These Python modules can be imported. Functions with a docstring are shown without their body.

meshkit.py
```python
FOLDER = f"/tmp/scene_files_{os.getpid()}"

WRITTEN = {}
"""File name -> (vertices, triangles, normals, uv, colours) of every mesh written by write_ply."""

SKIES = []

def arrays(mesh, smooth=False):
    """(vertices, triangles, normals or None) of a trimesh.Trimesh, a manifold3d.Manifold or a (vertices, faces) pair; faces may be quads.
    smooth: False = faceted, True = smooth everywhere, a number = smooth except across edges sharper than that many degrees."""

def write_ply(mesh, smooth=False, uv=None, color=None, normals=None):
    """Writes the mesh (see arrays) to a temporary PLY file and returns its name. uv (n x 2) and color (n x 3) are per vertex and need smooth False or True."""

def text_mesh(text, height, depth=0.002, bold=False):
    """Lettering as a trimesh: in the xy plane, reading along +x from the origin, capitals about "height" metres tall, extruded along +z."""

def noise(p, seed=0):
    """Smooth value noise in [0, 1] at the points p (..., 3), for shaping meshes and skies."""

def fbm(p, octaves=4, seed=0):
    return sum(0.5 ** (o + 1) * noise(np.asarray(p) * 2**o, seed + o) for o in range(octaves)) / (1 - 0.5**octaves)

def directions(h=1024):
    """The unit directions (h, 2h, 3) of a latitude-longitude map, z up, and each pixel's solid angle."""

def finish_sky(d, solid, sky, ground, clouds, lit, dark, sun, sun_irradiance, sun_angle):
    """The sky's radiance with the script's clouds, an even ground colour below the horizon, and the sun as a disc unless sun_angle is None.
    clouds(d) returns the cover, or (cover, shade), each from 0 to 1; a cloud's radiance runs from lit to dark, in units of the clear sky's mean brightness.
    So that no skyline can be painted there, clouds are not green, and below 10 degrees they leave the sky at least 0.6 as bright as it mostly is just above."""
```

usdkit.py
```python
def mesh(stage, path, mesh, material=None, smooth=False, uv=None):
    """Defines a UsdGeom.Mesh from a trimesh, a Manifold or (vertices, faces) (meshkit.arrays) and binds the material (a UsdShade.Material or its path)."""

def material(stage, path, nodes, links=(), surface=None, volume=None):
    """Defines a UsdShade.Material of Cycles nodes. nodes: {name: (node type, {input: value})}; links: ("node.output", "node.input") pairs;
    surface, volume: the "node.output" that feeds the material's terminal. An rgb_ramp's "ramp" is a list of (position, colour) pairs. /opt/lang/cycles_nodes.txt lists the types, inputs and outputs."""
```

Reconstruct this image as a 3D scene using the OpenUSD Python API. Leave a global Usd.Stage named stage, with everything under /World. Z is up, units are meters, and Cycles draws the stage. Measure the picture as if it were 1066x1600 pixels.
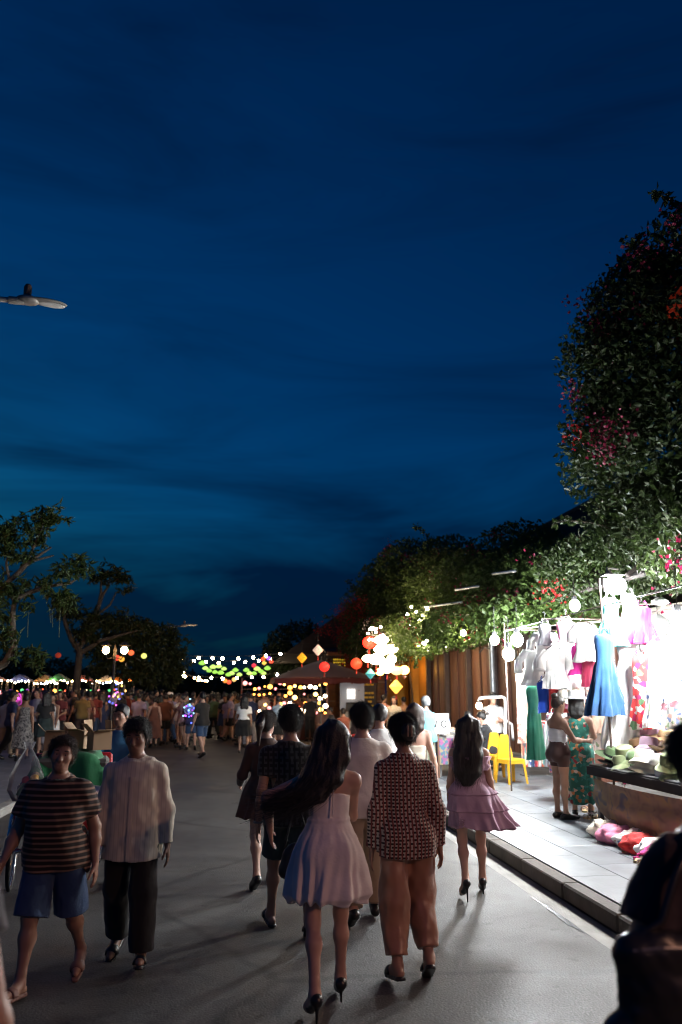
import math, random
import numpy as np
import trimesh
import usdkit, meshkit
from pxr import Usd, UsdGeom, UsdLux, UsdShade, Sdf, Gf, Vt

stage = Usd.Stage.CreateInMemory()
UsdGeom.SetStageUpAxis(stage, 'Z')
UsdGeom.SetStageMetersPerUnit(stage, 1.0)
UsdGeom.Xform.Define(stage, '/World')
UsdGeom.Scope.Define(stage, '/World/Looks')
RND = random.Random(7)
rng = np.random.default_rng(11)

# ------------------------------------------------------------------ camera
EYE = np.array([0.0, 0.0, 1.72])
PITCH = math.atan(280 / 1243.67)
YAW = math.radians(7.5)          # the camera looks a little to the right of the road's direction (+y)
cam = UsdGeom.Camera.Define(stage, '/World/camera')
cam.CreateHorizontalApertureAttr(24.0)
cam.CreateVerticalApertureAttr(36.03)
cam.CreateFocalLengthAttr(28.0)
cam.CreateFStopAttr(1.7)
cam.CreateFocusDistanceAttr(6.8)
cam.CreateClippingRangeAttr(Gf.Vec2f(0.05, 5000))
cam.CreateExposureAttr(0.0)
_r = np.array([math.cos(YAW), -math.sin(YAW), 0])
_f = np.array([math.sin(YAW) * math.cos(PITCH), math.cos(YAW) * math.cos(PITCH), math.sin(PITCH)])
_u = np.cross(_r, _f)
_m = Gf.Matrix4d(*[float(x) for row in ((*_r, 0), (*_u, 0), (*(-_f), 0), (*EYE, 1)) for x in row])
UsdGeom.Xformable(cam).AddTransformOp().Set(_m)

# ------------------------------------------------------------------ sky at dusk, after sunset: no sun any more
SUN_EL, SUN_ROT = math.radians(1.6), math.radians(-30)
sky = UsdLux.DomeLight.Define(stage, '/World/sky')
tagd = sky.GetPrim()
tagd.SetCustomDataByKey('kind', 'structure')
skym = usdkit.material(stage, '/World/Looks/dusk_sky', {
    'tc': ('texture_coordinate', {}),
    'st': ('sky_texture', {'sky_type': 'single_scattering', 'sun_disc': False, 'sun_elevation': SUN_EL, 'sun_rotation': SUN_ROT, 'altitude': 100.0, 'ozone_density': 6.0}),
    'tint': ('mix', {'mix_type': 'multiply', 'fac': 1.0, 'color2': (0.05, 0.94, 0.96)}),
    'map': ('mapping', {'mapping_type': 'point', 'scale': (1.25, 1.25, 6.5), 'location': (3.2, 1.1, 0.35)}),
    'n': ('noise_texture', {'scale': 1.5, 'detail': 8.0, 'roughness': 0.55, 'distortion': 0.8}),
    'sep': ('separate_xyz', {}),
    'el': ('map_range', {'range_type': 'smoothstep', 'from_min': 0.03, 'from_max': 0.31, 'to_min': -0.34, 'to_max': 0.18, 'clamp': True}),
    'ad': ('math', {'math_type': 'add'}),
    'rp': ('rgb_ramp', {'ramp': [(0.0, (0.05, 0.05, 0.05)), (0.30, (0.08, 0.08, 0.08)), (0.48, (0.50, 0.50, 0.50)), (0.63, (0.84, 0.84, 0.84)), (0.78, (1.05, 1.05, 1.05)), (1.0, (1.15, 1.15, 1.15))]}),
    'cl': ('mix', {'mix_type': 'mix', 'color1': (0.003, 0.048, 0.235)}),
    'bg': ('background_shader', {'strength': 0.12}),
}, [('tc.generated', 'map.vector'), ('map.vector', 'n.vector'), ('tc.generated', 'sep.vector'), ('sep.z', 'el.value'), ('n.fac', 'ad.value1'), ('el.result', 'ad.value2'), ('ad.value', 'rp.fac'), ('st.color', 'tint.color1'), ('tint.color', 'cl.color2'),
    ('rp.color', 'cl.fac'), ('cl.color', 'bg.color')], surface='bg.background')
UsdShade.MaterialBindingAPI.Apply(sky.GetPrim()).Bind(skym)

# ------------------------------------------------------------------ helpers: rays, naming, things
def ray(px, py):
    c = np.array([px - 533.0, 800.0 - py, 1243.67])
    d = c[0] * _r + c[1] * _u + c[2] * _f
    return d / np.linalg.norm(d)
def atY(px, py, Y):
    d = ray(px, py); return EYE + d * (Y / d[1])
def atX(px, py, X):
    d = ray(px, py); return EYE + d * (X / d[0])
def gnd(px, py, z=0.0):
    d = ray(px, py); return EYE + d * ((z - EYE[2]) / d[2])

_used = {}
def upath(parent, name):
    k = f'{parent}/{name}'
    n = _used.get(k, 0); _used[k] = n + 1
    return k if n == 0 else f'{k}_{n:03d}'
def tag(p, label=None, cat=None, group=None, kind=None):
    for k, v in (('label', label), ('category', cat), ('group', group), ('kind', kind)):
        if v: p.SetCustomDataByKey(k, v)
def thing(name, label, cat, loc=(0, 0, 0), rz=0.0, group=None):
    path = upath('/World', name)
    x = UsdGeom.Xform.Define(stage, path)
    x.AddTranslateOp().Set(Gf.Vec3d(*map(float, loc)))
    if rz: x.AddRotateZOp().Set(float(rz))
    tag(x.GetPrim(), label, cat, group)
    return path
def part(parent, name, mesh, mat, smooth=False, label=None, kind=None):
    path = upath(parent, name)
    usdkit.mesh(stage, path, mesh, mat, smooth=smooth)
    if label or kind: tag(stage.GetPrimAtPath(path), label, kind=kind)
    return path
def single(name, mesh, mat, label, cat, group=None, smooth=False, loc=None, kind=None, rz=0):
    path = upath('/World', name)
    m = usdkit.mesh(stage, path, mesh, mat, smooth=smooth)
    if loc is not None:
        m.AddTranslateOp().Set(Gf.Vec3d(*map(float, loc)))
        if rz: m.AddRotateZOp().Set(float(rz))
    tag(m.GetPrim(), label, cat, group, kind)
    return path
def struct(name, mesh, mat, smooth=False):
    path = upath('/World', name)
    m = usdkit.mesh(stage, path, mesh, mat, smooth=smooth)
    tag(m.GetPrim(), kind='structure')
    return path
def curves(parent, name, strands, width, mat):
    path = upath(parent, name)
    c = UsdGeom.BasisCurves.Define(stage, path)
    pts = np.concatenate(strands).astype(np.float32)
    c.CreatePointsAttr(Vt.Vec3fArray.FromNumpy(pts))
    c.CreateCurveVertexCountsAttr(Vt.IntArray([len(s) for s in strands]))
    c.CreateTypeAttr('linear')
    w = np.concatenate([width * np.linspace(1, 0.35, len(s)) for s in strands]).astype(np.float32)
    c.CreateWidthsAttr(Vt.FloatArray.FromNumpy(w)); c.SetWidthsInterpolation('vertex')
    UsdShade.MaterialBindingAPI.Apply(c.GetPrim()).Bind(mat)
    return path

# ------------------------------------------------------------------ mesh pieces as (vertices, faces)
_BX = np.array([[x, y, z] for x in (-.5, .5) for y in (-.5, .5) for z in (-.5, .5)])
_BF = np.array([[0, 1, 3], [0, 3, 2], [4, 6, 7], [4, 7, 5], [0, 4, 5], [0, 5, 1], [2, 3, 7], [2, 7, 6], [0, 2, 6], [0, 6, 4], [1, 5, 7], [1, 7, 3]])
def rotz(a):
    c, s = math.cos(a), math.sin(a); return np.array([[c, -s, 0], [s, c, 0], [0, 0, 1.0]])
def rotx(a):
    c, s = math.cos(a), math.sin(a); return np.array([[1, 0, 0], [0, c, -s], [0, s, c]])
def roty(a):
    c, s = math.cos(a), math.sin(a); return np.array([[c, 0, s], [0, 1, 0], [-s, 0, c]])
def box(c, size, R=None):
    v = _BX * np.asarray(size, float)
    if R is not None: v = v @ R.T
    return v + np.asarray(c, float), _BF
def cbox(c, size, b=0.01, R=None):
    """a box with chamfered edges"""
    s = np.asarray(size, float) / 2; b = min(b, s.min() * 0.45)
    pts = []
    for sx in (-1, 1):
        for sy in (-1, 1):
            for sz in (-1, 1):
                q = np.array([sx, sy, sz]) * s
                for k in range(3):
                    o = np.array([sx, sy, sz]) * b; o[k] = 0
                    pts.append(q - o)
    m = trimesh.Trimesh(pts).convex_hull
    v = np.array(m.vertices)
    if R is not None: v = v @ R.T
    return v + np.asarray(c, float), np.array(m.faces)
def tube(points, radii, sides=8, cap=True):
    p = np.asarray(points, float); n = len(p)
    r = np.broadcast_to(np.asarray(radii, float), (n,))
    t = np.gradient(p, axis=0); t /= np.linalg.norm(t, axis=1, keepdims=True) + 1e-12
    a = np.zeros_like(p); ref = np.array([0, 0, 1.0]) if abs(t[0, 2]) < 0.9 else np.array([1.0, 0, 0])
    a0 = np.cross(t[0], ref); a0 /= np.linalg.norm(a0)
    for i in range(n):
        a0 = a0 - t[i] * np.dot(a0, t[i]); a0 /= np.linalg.norm(a0) + 1e-12; a[i] = a0
    b = np.cross(t, a); th = np.arange(sides) * 2 * np.pi / sides
    v = p[:, None] + r[:, None, None] * (np.cos(th)[None, :, None] * a[:, None] + np.sin(th)[None, :, None] * b[:, None])
    v = v.reshape(-1, 3); f = []
    for i in range(n - 1):
        for j in range(sides):
            k = (j + 1) % sides
            f += [[i * sides + j, i * sides + k, (i + 1) * sides + k], [i * sides + j, (i + 1) * sides + k, (i + 1) * sides + j]]
    if cap:
        v = np.vstack([v, p[0], p[-1]]); m = len(v)
        for j in range(sides):
            k = (j + 1) % sides
            f += [[m - 2, k, j], [m - 1, (n - 1) * sides + j, (n - 1) * sides + k]]
    return v, np.array(f)
def lathe(profile, c=(0, 0, 0), sides=16, sx=1.0, sy=1.0, rip=None):
    """profile: (r, z) from bottom to top; rip(theta, i) scales the radius"""
    pr = np.asarray(profile, float); n = len(pr); th = np.arange(sides) * 2 * np.pi / sides
    v = []
    for i, (r, z) in enumerate(pr):
        k = np.ones(sides) if rip is None else rip(th, i)
        v.append(np.stack([r * sx * k * np.cos(th), r * sy * k * np.sin(th), np.full(sides, z)], 1))
    v = np.vstack(v); f = []
    for i in range(n - 1):
        for j in range(sides):
            k = (j + 1) % sides
            f += [[i * sides + j, i * sides + k, (i + 1) * sides + k], [i * sides + j, (i + 1) * sides + k, (i + 1) * sides + j]]
    return v + np.asarray(c, float), np.array(f)
def ball(c, r, sub=2, sc=(1, 1, 1), R=None):
    m = trimesh.creation.icosphere(sub, 1.0)
    v = np.array(m.vertices) * r * np.asarray(sc, float)
    if R is not None: v = v @ R.T
    return v + np.asarray(c, float), np.array(m.faces)
def cat(*ms):
    ms = [m for x in ms for m in (x if isinstance(x, list) else [x])]
    n, V, F = 0, [], []
    for v, f in ms:
        V.append(v); F.append(np.asarray(f) + n); n += len(v)
    return np.vstack(V), np.vstack(F)
def grid_sheet(P):
    """P: (n, m, 3) points -> sheet"""
    n, m = P.shape[:2]; i, j = np.meshgrid(np.arange(n - 1), np.arange(m - 1), indexing='ij'); a = (i * m + j).ravel()
    f = np.vstack([np.stack([a, a + 1, a + m + 1], 1), np.stack([a, a + m + 1, a + m], 1)])
    return P.reshape(-1, 3), f
def quad(a, b, c, d):
    return np.array([a, b, c, d], float), np.array([[0, 1, 2], [0, 2, 3]])
def prism(poly, h0, h1, axis='z'):
    """extrudes a convex polygon; axis y: poly is (x, z)"""
    p = np.asarray(poly, float); n = len(p)
    def lift(h):
        z = np.full((n, 1), h)
        return np.hstack([p, z]) if axis == 'z' else np.hstack([p[:, :1], z, p[:, 1:]]) if axis == 'y' else np.hstack([z, p])
    v = np.vstack([lift(h0), lift(h1)]); f = []
    for i in range(n):
        k = (i + 1) % n; f += [[i, k, n + k], [i, n + k, n + i]]
    for i in range(1, n - 1): f += [[0, i + 1, i], [n, n + i, n + i + 1]]
    return v, np.array(f)
def move(m, t, R=None):
    v = m[0] if R is None else m[0] @ np.asarray(R).T
    return v + np.asarray(t, float), m[1]

# ------------------------------------------------------------------ materials
_mats = {}
def M(name, col, rough=0.7, metal=0.0, spec=0.5, var=0.25, scale=6.0, bump=0.0, bscale=60.0, sheen=0.0, coat=0.0):
    """a plain surface with slow tone variation and a fine bump"""
    if name in _mats: return _mats[name]
    c = np.asarray(col, float)
    nodes = {'tc': ('texture_coordinate', {}), 'n': ('noise_texture', {'scale': scale, 'detail': 4.0}),
             'r': ('rgb_ramp', {'ramp': [(0.25, tuple(c * (1 - var))), (0.75, tuple(np.minimum(c * (1 + var), 0.95)))]}),
             'p': ('principled_bsdf', {'roughness': rough, 'metallic': metal, 'specular_ior_level': spec, 'sheen_weight': sheen, 'coat_weight': coat})}
    links = [('tc.object', 'n.vector'), ('n.fac', 'r.fac'), ('r.color', 'p.base_color')]
    if bump:
        nodes |= {'n2': ('noise_texture', {'scale': bscale, 'detail': 3.0}), 'b': ('bump', {'strength': bump, 'distance': 0.01})}
        links += [('tc.object', 'n2.vector'), ('n2.fac', 'b.height'), ('b.normal', 'p.normal')]
    _mats[name] = usdkit.material(stage, '/World/Looks/' + name, nodes, links, surface='p.BSDF')
    return _mats[name]
def G(name, nodes, links, surface='p.BSDF'):
    if name not in _mats: _mats[name] = usdkit.material(stage, '/World/Looks/' + name, nodes, links, surface=surface)
    return _mats[name]
def EM(name, col, strength):
    if name not in _mats:
        _mats[name] = usdkit.material(stage, '/World/Looks/' + name, {'e': ('emission', {'color': col, 'strength': strength})}, [], surface='e.emission')
    return _mats[name]
def lantern_silk(name, col, strength):
    """translucent silk lit from the lamp inside it"""
    c = np.asarray(col, float)
    return G(name, {'tc': ('texture_coordinate', {}), 'w': ('noise_texture', {'scale': 9.0, 'detail': 2.0}),
                    'r': ('rgb_ramp', {'ramp': [(0.2, tuple(c * 0.75)), (0.8, tuple(np.minimum(c * 1.1, 1)))]}),
                    'p': ('principled_bsdf', {'base_color': tuple(np.minimum(c * 0.6, 0.8)), 'roughness': 0.6, 'emission_strength': strength})},
             [('tc.object', 'w.vector'), ('w.fac', 'r.fac'), ('r.color', 'p.emission_color')])
def fabric(name, col, var=0.18, rough=0.85, sheen=0.2, spec=0.25, bump=0.18, bscale=70.0):
    return M(name, col, rough=rough, spec=spec, var=var, scale=5.0, bump=bump, bscale=bscale, sheen=sheen)
def coord_pattern(name, kind, cols, sx=1.0, sz=1.0, rough=0.85):
    """printed or woven cloth; the print is laid out in the garment's own coordinates"""
    base = {'tc': ('texture_coordinate', {}), 'mp': ('mapping', {'scale': (sx, sx, sz)}), 'p': ('principled_bsdf', {'roughness': rough, 'specular_ior_level': 0.25, 'sheen_weight': 0.15}),
            'dn': ('noise_texture', {'scale': 4.0, 'detail': 3.0}), 'bn': ('bump', {'strength': 0.4, 'distance': 0.012})}
    L = [('tc.object', 'mp.vector'), ('tc.object', 'dn.vector'), ('dn.fac', 'bn.height'), ('bn.normal', 'p.normal')]
    if kind == 'stripes':      # across
        base |= {'w': ('wave_texture', {'wave_type': 'bands', 'bands_direction': 'z', 'scale': 1.0, 'distortion': 0.7, 'detail': 2.0, 'detail_scale': 1.0}), 'r': ('rgb_ramp', {'ramp': cols})}
        L += [('mp.vector', 'w.vector'), ('w.fac', 'r.fac'), ('r.color', 'p.base_color')]
    elif kind == 'pinstripes':  # up and down
        base |= {'w': ('wave_texture', {'wave_type': 'bands', 'bands_direction': 'x', 'scale': 1.0, 'distortion': 0.2}), 'r': ('rgb_ramp', {'ramp': cols})}
        L += [('mp.vector', 'w.vector'), ('w.fac', 'r.fac'), ('r.color', 'p.base_color')]
    elif kind == 'cells':
        base |= {'v': ('voronoi_texture', {'scale': 1.0}), 's': ('separate_color', {'color_type': 'rgb'}), 'r': ('rgb_ramp', {'ramp': cols, 'interpolate': False})}
        L += [('mp.vector', 'v.vector'), ('v.color', 's.color'), ('s.r', 'r.fac'), ('r.color', 'p.base_color')]
    elif kind == 'blotch':
        base |= {'v': ('noise_texture', {'scale': 1.0, 'detail': 2.0, 'distortion': 0.6}), 'r': ('rgb_ramp', {'ramp': cols})}
        L += [('mp.vector', 'v.vector'), ('v.fac', 'r.fac'), ('r.color', 'p.base_color')]
    elif kind == 'weave':       # a geometric repeat of short bars
        base |= {'sw': ('separate_xyz', {}), 'cx': ('combine_xyz', {}),
                 'b': ('brick_texture', {'scale': 1.0, 'brick_width': 0.9, 'row_height': 0.5, 'mortar_size': 0.12, 'mortar_smooth': 0.2, 'color1': cols[0], 'color2': cols[1], 'mortar': cols[2]}),
                 'v': ('wave_texture', {'wave_type': 'bands', 'bands_direction': 'x', 'scale': 0.62, 'distortion': 2.0, 'detail': 1.0}), 'rv': ('rgb_ramp', {'ramp': [(0.55, (0, 0, 0)), (0.75, (1, 1, 1))]}),
                 'mx': ('mix', {'mix_type': 'mix', 'color2': cols[3]})}
        L += [('mp.vector', 'sw.vector'), ('sw.x', 'cx.x'), ('sw.z', 'cx.y'), ('cx.vector', 'b.vector'), ('cx.vector', 'v.vector'), ('v.fac', 'rv.fac'), ('rv.color', 'mx.fac'), ('b.color', 'mx.color1'), ('mx.color', 'p.base_color')]
    return G(name, base, L)
def leafmat(name, cols, trans=0.35):
    c = [np.asarray(x, float) for x in cols]
    return G(name, {'g': ('geometry', {}), 'r': ('rgb_ramp', {'ramp': [(0.0, tuple(c[0])), (0.5, tuple(c[1])), (1.0, tuple(c[2]))]}),
                    'p': ('principled_bsdf', {'roughness': 0.5, 'specular_ior_level': 0.35}), 't': ('translucent_bsdf', {}), 'm': ('mix_closure', {'fac': trans})},
             [('g.random_per_island', 'r.fac'), ('r.color', 'p.base_color'), ('r.color', 't.color'), ('p.BSDF', 'm.closure1'), ('t.BSDF', 'm.closure2')], surface='m.closure')
# ------------------------------------------------------------------ ground, road, pavements
asphalt = G('road_surface', {
    'tc': ('texture_coordinate', {}), 'n1': ('noise_texture', {'scale': 0.55, 'detail': 5.0, 'roughness': 0.6}), 'n2': ('noise_texture', {'scale': 70.0, 'detail': 2.0}), 'n3': ('noise_texture', {'scale': 3.0, 'detail': 4.0, 'distortion': 1.2}),
    'r1': ('rgb_ramp', {'ramp': [(0.3, (.066, .062, .058)), (0.7, (.108, .102, .096))]}), 'r2': ('rgb_ramp', {'ramp': [(0.3, (.45, .45, .45)), (0.7, (1, 1, 1))]}), 'r3': ('rgb_ramp', {'ramp': [(0.36, (.72, .7, .68)), (0.5, (1, 1, 1))]}),
    'v': ('voronoi_texture', {'feature': 'distance_to_edge', 'scale': .32}), 'dn': ('noise_texture', {'scale': 2.2, 'detail': 5.0}), 'dm': ('mix', {'mix_type': 'mix', 'fac': .22}), 'rc': ('rgb_ramp', {'ramp': [(0.0, (.35, .35, .35)), (0.006, (.45, .45, .45)), (0.014, (1, 1, 1)), (1, (1, 1, 1))]}), 'n4': ('noise_texture', {'scale': 9.0, 'detail': 1.0}), 'r4': ('rgb_ramp', {'ramp': [(.27, (.5, .48, .46)), (.33, (1, 1, 1))]}), 'm3': ('mix', {'mix_type': 'multiply', 'fac': .75}), 'm4': ('mix', {'mix_type': 'multiply', 'fac': .8}),
    'm1': ('mix', {'mix_type': 'multiply', 'fac': 1.0}), 'm2': ('mix', {'mix_type': 'multiply', 'fac': 0.8}), 'b': ('bump', {'strength': 0.5, 'distance': 0.006}),
    'rr': ('map_range', {'from_min': .3, 'from_max': .7, 'to_min': .5, 'to_max': .78}), 'p': ('principled_bsdf', {'specular_ior_level': 0.4})},
    [('tc.object', 'n1.vector'), ('tc.object', 'n2.vector'), ('tc.object', 'n3.vector'), ('n1.fac', 'r1.fac'), ('n2.fac', 'r2.fac'), ('n3.fac', 'r3.fac'), ('r1.color', 'm1.color1'), ('r2.color', 'm1.color2'), ('m1.color', 'm2.color1'), ('r3.color', 'm2.color2'),
     ('tc.object', 'dn.vector'), ('tc.object', 'dm.color1'), ('dn.color', 'dm.color2'), ('dm.color', 'v.vector'), ('v.distance', 'rc.fac'), ('tc.object', 'n4.vector'), ('n4.fac', 'r4.fac'), ('m2.color', 'm3.color1'), ('rc.color', 'm3.color2'), ('m3.color', 'm4.color1'), ('r4.color', 'm4.color2'), ('m4.color', 'p.base_color'), ('n1.fac', 'rr.value'), ('rr.result', 'p.roughness'), ('n2.fac', 'b.height'), ('b.normal', 'p.normal')])
concrete = M('gutter_concrete', (.24, .23, .21), .75, var=.35, scale=2.5, bump=.4, bscale=50)
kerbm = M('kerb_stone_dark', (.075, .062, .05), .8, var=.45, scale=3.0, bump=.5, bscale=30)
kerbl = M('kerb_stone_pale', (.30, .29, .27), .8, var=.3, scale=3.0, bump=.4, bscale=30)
KX, FX = 2.82, 6.6
struct('ground', quad((-500, -60, -.06), (500, -60, -.06), (500, 900, -.06), (-500, 900, -.06)), M('bare_ground', (.10, .095, .085), .9))
struct('road', quad((-3.15, -8, 0), (2.60, -8, 0), (2.60, 130, 0), (-3.15, 130, 0)), asphalt)
struct('gutter', quad((2.60, -8, .0), (KX, -8, -.012), (KX, 130, -.012), (2.60, 130, .0)), concrete)
water = G('puddle_water', {'p': ('principled_bsdf', {'base_color': (.02, .02, .02), 'roughness': .22, 'specular_ior_level': .8})}, [])
pp = []
for k in range(40):
    a = k / 40 * 2 * math.pi; q = 1 + .25 * math.sin(3 * a + 1) + .18 * math.sin(7 * a)
    pp.append((2.585 + .030 * q * math.cos(a) - .012 * math.sin(2 * a), 6.6 + .42 * q * math.sin(a), .003 - .012 * max(0, (.10 + .085 * q * math.cos(a)) / .22)))
pv = np.array(pp); pv[:, 2] = .0035
pv[:, 0] = np.minimum(pv[:, 0], 2.5995)
struct('puddle', (np.vstack([[2.585, 6.6, .0035], pv]), np.array([[0, i + 1, (i + 1) % 40 + 1] for i in range(40)])), water)
def holder(name):
    path = upath('/World', name); x = UsdGeom.Xform.Define(stage, path); tag(x.GetPrim(), kind='structure'); return path
# right pavement: kerb stones, then rows of long grey tiles that run along the street
rk = holder('pavement_kerb')
y = -4.0
while y < 40:
    L = 1.0 if y < 24 else 4.0
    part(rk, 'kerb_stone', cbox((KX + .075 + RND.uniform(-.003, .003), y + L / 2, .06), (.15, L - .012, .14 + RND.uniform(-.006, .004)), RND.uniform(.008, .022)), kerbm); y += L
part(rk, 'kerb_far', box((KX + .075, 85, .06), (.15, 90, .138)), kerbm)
tiles = [M(f'paving_tile_{k}', (c * 1.12, c * 1.22, c * 1.32), .42, var=.34, scale=2.6, bump=.15, bscale=40, spec=.5) for k, c in enumerate((.115, .13, .14, .122))]
rp = holder('pavement')
part(rp, 'bedding', quad((KX + .15, -6, .112), (FX + 3, -6, .112), (FX + 3, 130, .112), (KX + .15, 130, .112)), M('joint_mortar', (.12, .115, .11), .9))
TX, TY = .45, .90
for i in range(8):
    y = 3.6 - (i % 2) * .45
    while y < 21:
        w = TX - .006
        part(rp, 'tile', cbox((KX + .16 + TX * (i + .5), y + TY / 2, .119 + RND.uniform(-.001, .001)), (w, TY - .006, .022), .003), tiles[RND.randrange(4)]); y += TY
part(rp, 'paving', box((KX + .16 + 1.8, 21.5 + 50, .119), (3.6, 100, .02)), G('far_paving', {
    'tc': ('texture_coordinate', {}), 'b': ('brick_texture', {'scale': 1.0, 'brick_width': .9, 'row_height': .45, 'mortar_size': .008, 'color1': (.27, .275, .28), 'color2': (.33, .335, .34), 'mortar': (.1, .1, .1)}), 'p': ('principled_bsdf', {'roughness': .5})},
    [('tc.object', 'b.vector'), ('b.color', 'p.base_color')]))
# left promenade
lk = holder('promenade_kerb')
y = 4.0
while y < 40:
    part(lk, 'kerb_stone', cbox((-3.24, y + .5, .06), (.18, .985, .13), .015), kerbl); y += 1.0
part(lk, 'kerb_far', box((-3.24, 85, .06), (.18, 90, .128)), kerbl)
struct('promenade', quad((-60, -6, .115), (-3.33, -6, .115), (-3.33, 160, .115), (-60, 160, .115)), G('promenade_paving', {
    'tc': ('texture_coordinate', {}), 'b': ('brick_texture', {'scale': 1.0, 'brick_width': .6, 'row_height': .3, 'mortar_size': .006, 'color1': (.17, .18, .20), 'color2': (.23, .24, .26), 'mortar': (.08, .08, .08)}),
    'n': ('noise_texture', {'scale': .8, 'detail': 4.0}), 'r': ('rgb_ramp', {'ramp': [(.3, (.7, .7, .7)), (.7, (1, 1, 1))]}), 'm': ('mix', {'mix_type': 'multiply', 'fac': 1.0}), 'p': ('principled_bsdf', {'roughness': .6})},
    [('tc.object', 'b.vector'), ('tc.object', 'n.vector'), ('n.fac', 'r.fac'), ('b.color', 'm.color1'), ('r.color', 'm.color2'), ('m.color', 'p.base_color')]))

# ------------------------------------------------------------------ buildings on the right
wood = [G(f'brown_boards_{k}', {'tc': ('texture_coordinate', {}), 'mp': ('mapping', {'scale': (14, 14, .9), 'location': (k * 3.7, k, 0)}), 'n': ('noise_texture', {'scale': 2.0, 'detail': 6.0, 'distortion': .8}),
    'r': ('rgb_ramp', {'ramp': [(.3, tuple(np.array(c) * .6)), (.7, tuple(np.array(c) * 1.25))]}), 'b': ('bump', {'strength': .35, 'distance': .01}), 'p': ('principled_bsdf', {'roughness': .5, 'specular_ior_level': .4})},
    [('tc.object', 'mp.vector'), ('mp.vector', 'n.vector'), ('n.fac', 'r.fac'), ('r.color', 'p.base_color'), ('n.fac', 'b.height'), ('b.normal', 'p.normal')]) for k, c in enumerate(((.12, .048, .032), (.15, .062, .04), (.09, .035, .025), (.18, .085, .05)))]
rooft = M('roof_tiles', (.035, .027, .024), .85, var=.4, scale=5)
trim = M('dark_timber', (.06, .035, .028), .6)
plaster_y = M('yellow_plaster', (.58, .30, .045), .85, var=.22, scale=1.2, bump=.25, bscale=25)
plaster_g = M('grey_plaster', (.22, .20, .18), .9, var=.25, scale=1.0, bump=.2)
def tiled_roof(parent, x0, z0, x1, z1, ya, yb, rows=14):
    """a pitched roof whose courses step up one over the other"""
    ms = []; dx, dz = (x1 - x0) / rows, (z1 - z0) / rows; ang = math.atan2(z1 - z0, x1 - x0)
    for r in range(rows):
        ms.append(box((x0 + (r + .5) * dx, (ya + yb) / 2, z0 + (r + .5) * dz + .03), (math.hypot(dx, dz) * 1.12, yb - ya, .05), roty(-ang + .03)))
    n = int((yb - ya) / .34)
    for k in range(n):   # the ribs of the barrel tiles
        yy = ya + (k + .5) * (yb - ya) / n
        ms.append(tube([(x0 - .03, yy, z0 + .06), (x1, yy, z1 + .07)], .055, 6))
    return part(parent, 'roof', cat(*ms), rooft)
# the timber shop house
B = thing('timber_shop_house', 'old timber shop house with brown board doors under the pink bougainvillea', 'house')
part(B, 'wall', box((FX + .32, 22.6, 1.75), (.3, 9.6, 3.3)), M('timber_wall', (.10, .045, .03), .7))
part(B, 'plinth', box((FX + .12, 22.6, .20), (.34, 9.6, .20)), plaster_g)
y = 17.9; k = 0
while y < 27.2:
    w = RND.choice((.30, .34, .26))
    part(B, 'board', cbox((FX + .14 - (.05 if k % 4 == 0 else .0) + RND.uniform(-.012, .012), y + w / 2, 1.62), (.05, w - .022, 2.64), .008), wood[RND.randrange(4)]); y += w; k += 1
for yy in (17.85, 20.2, 22.5, 24.9, 27.3):
    c = part(B, 'post', cbox((FX + .03, yy, 1.55), (.16, .16, 2.9), .015), trim)
part(B, 'beam', cbox((FX - .02, 22.6, 3.02), (.2, 9.7, .22), .015), trim)
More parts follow.
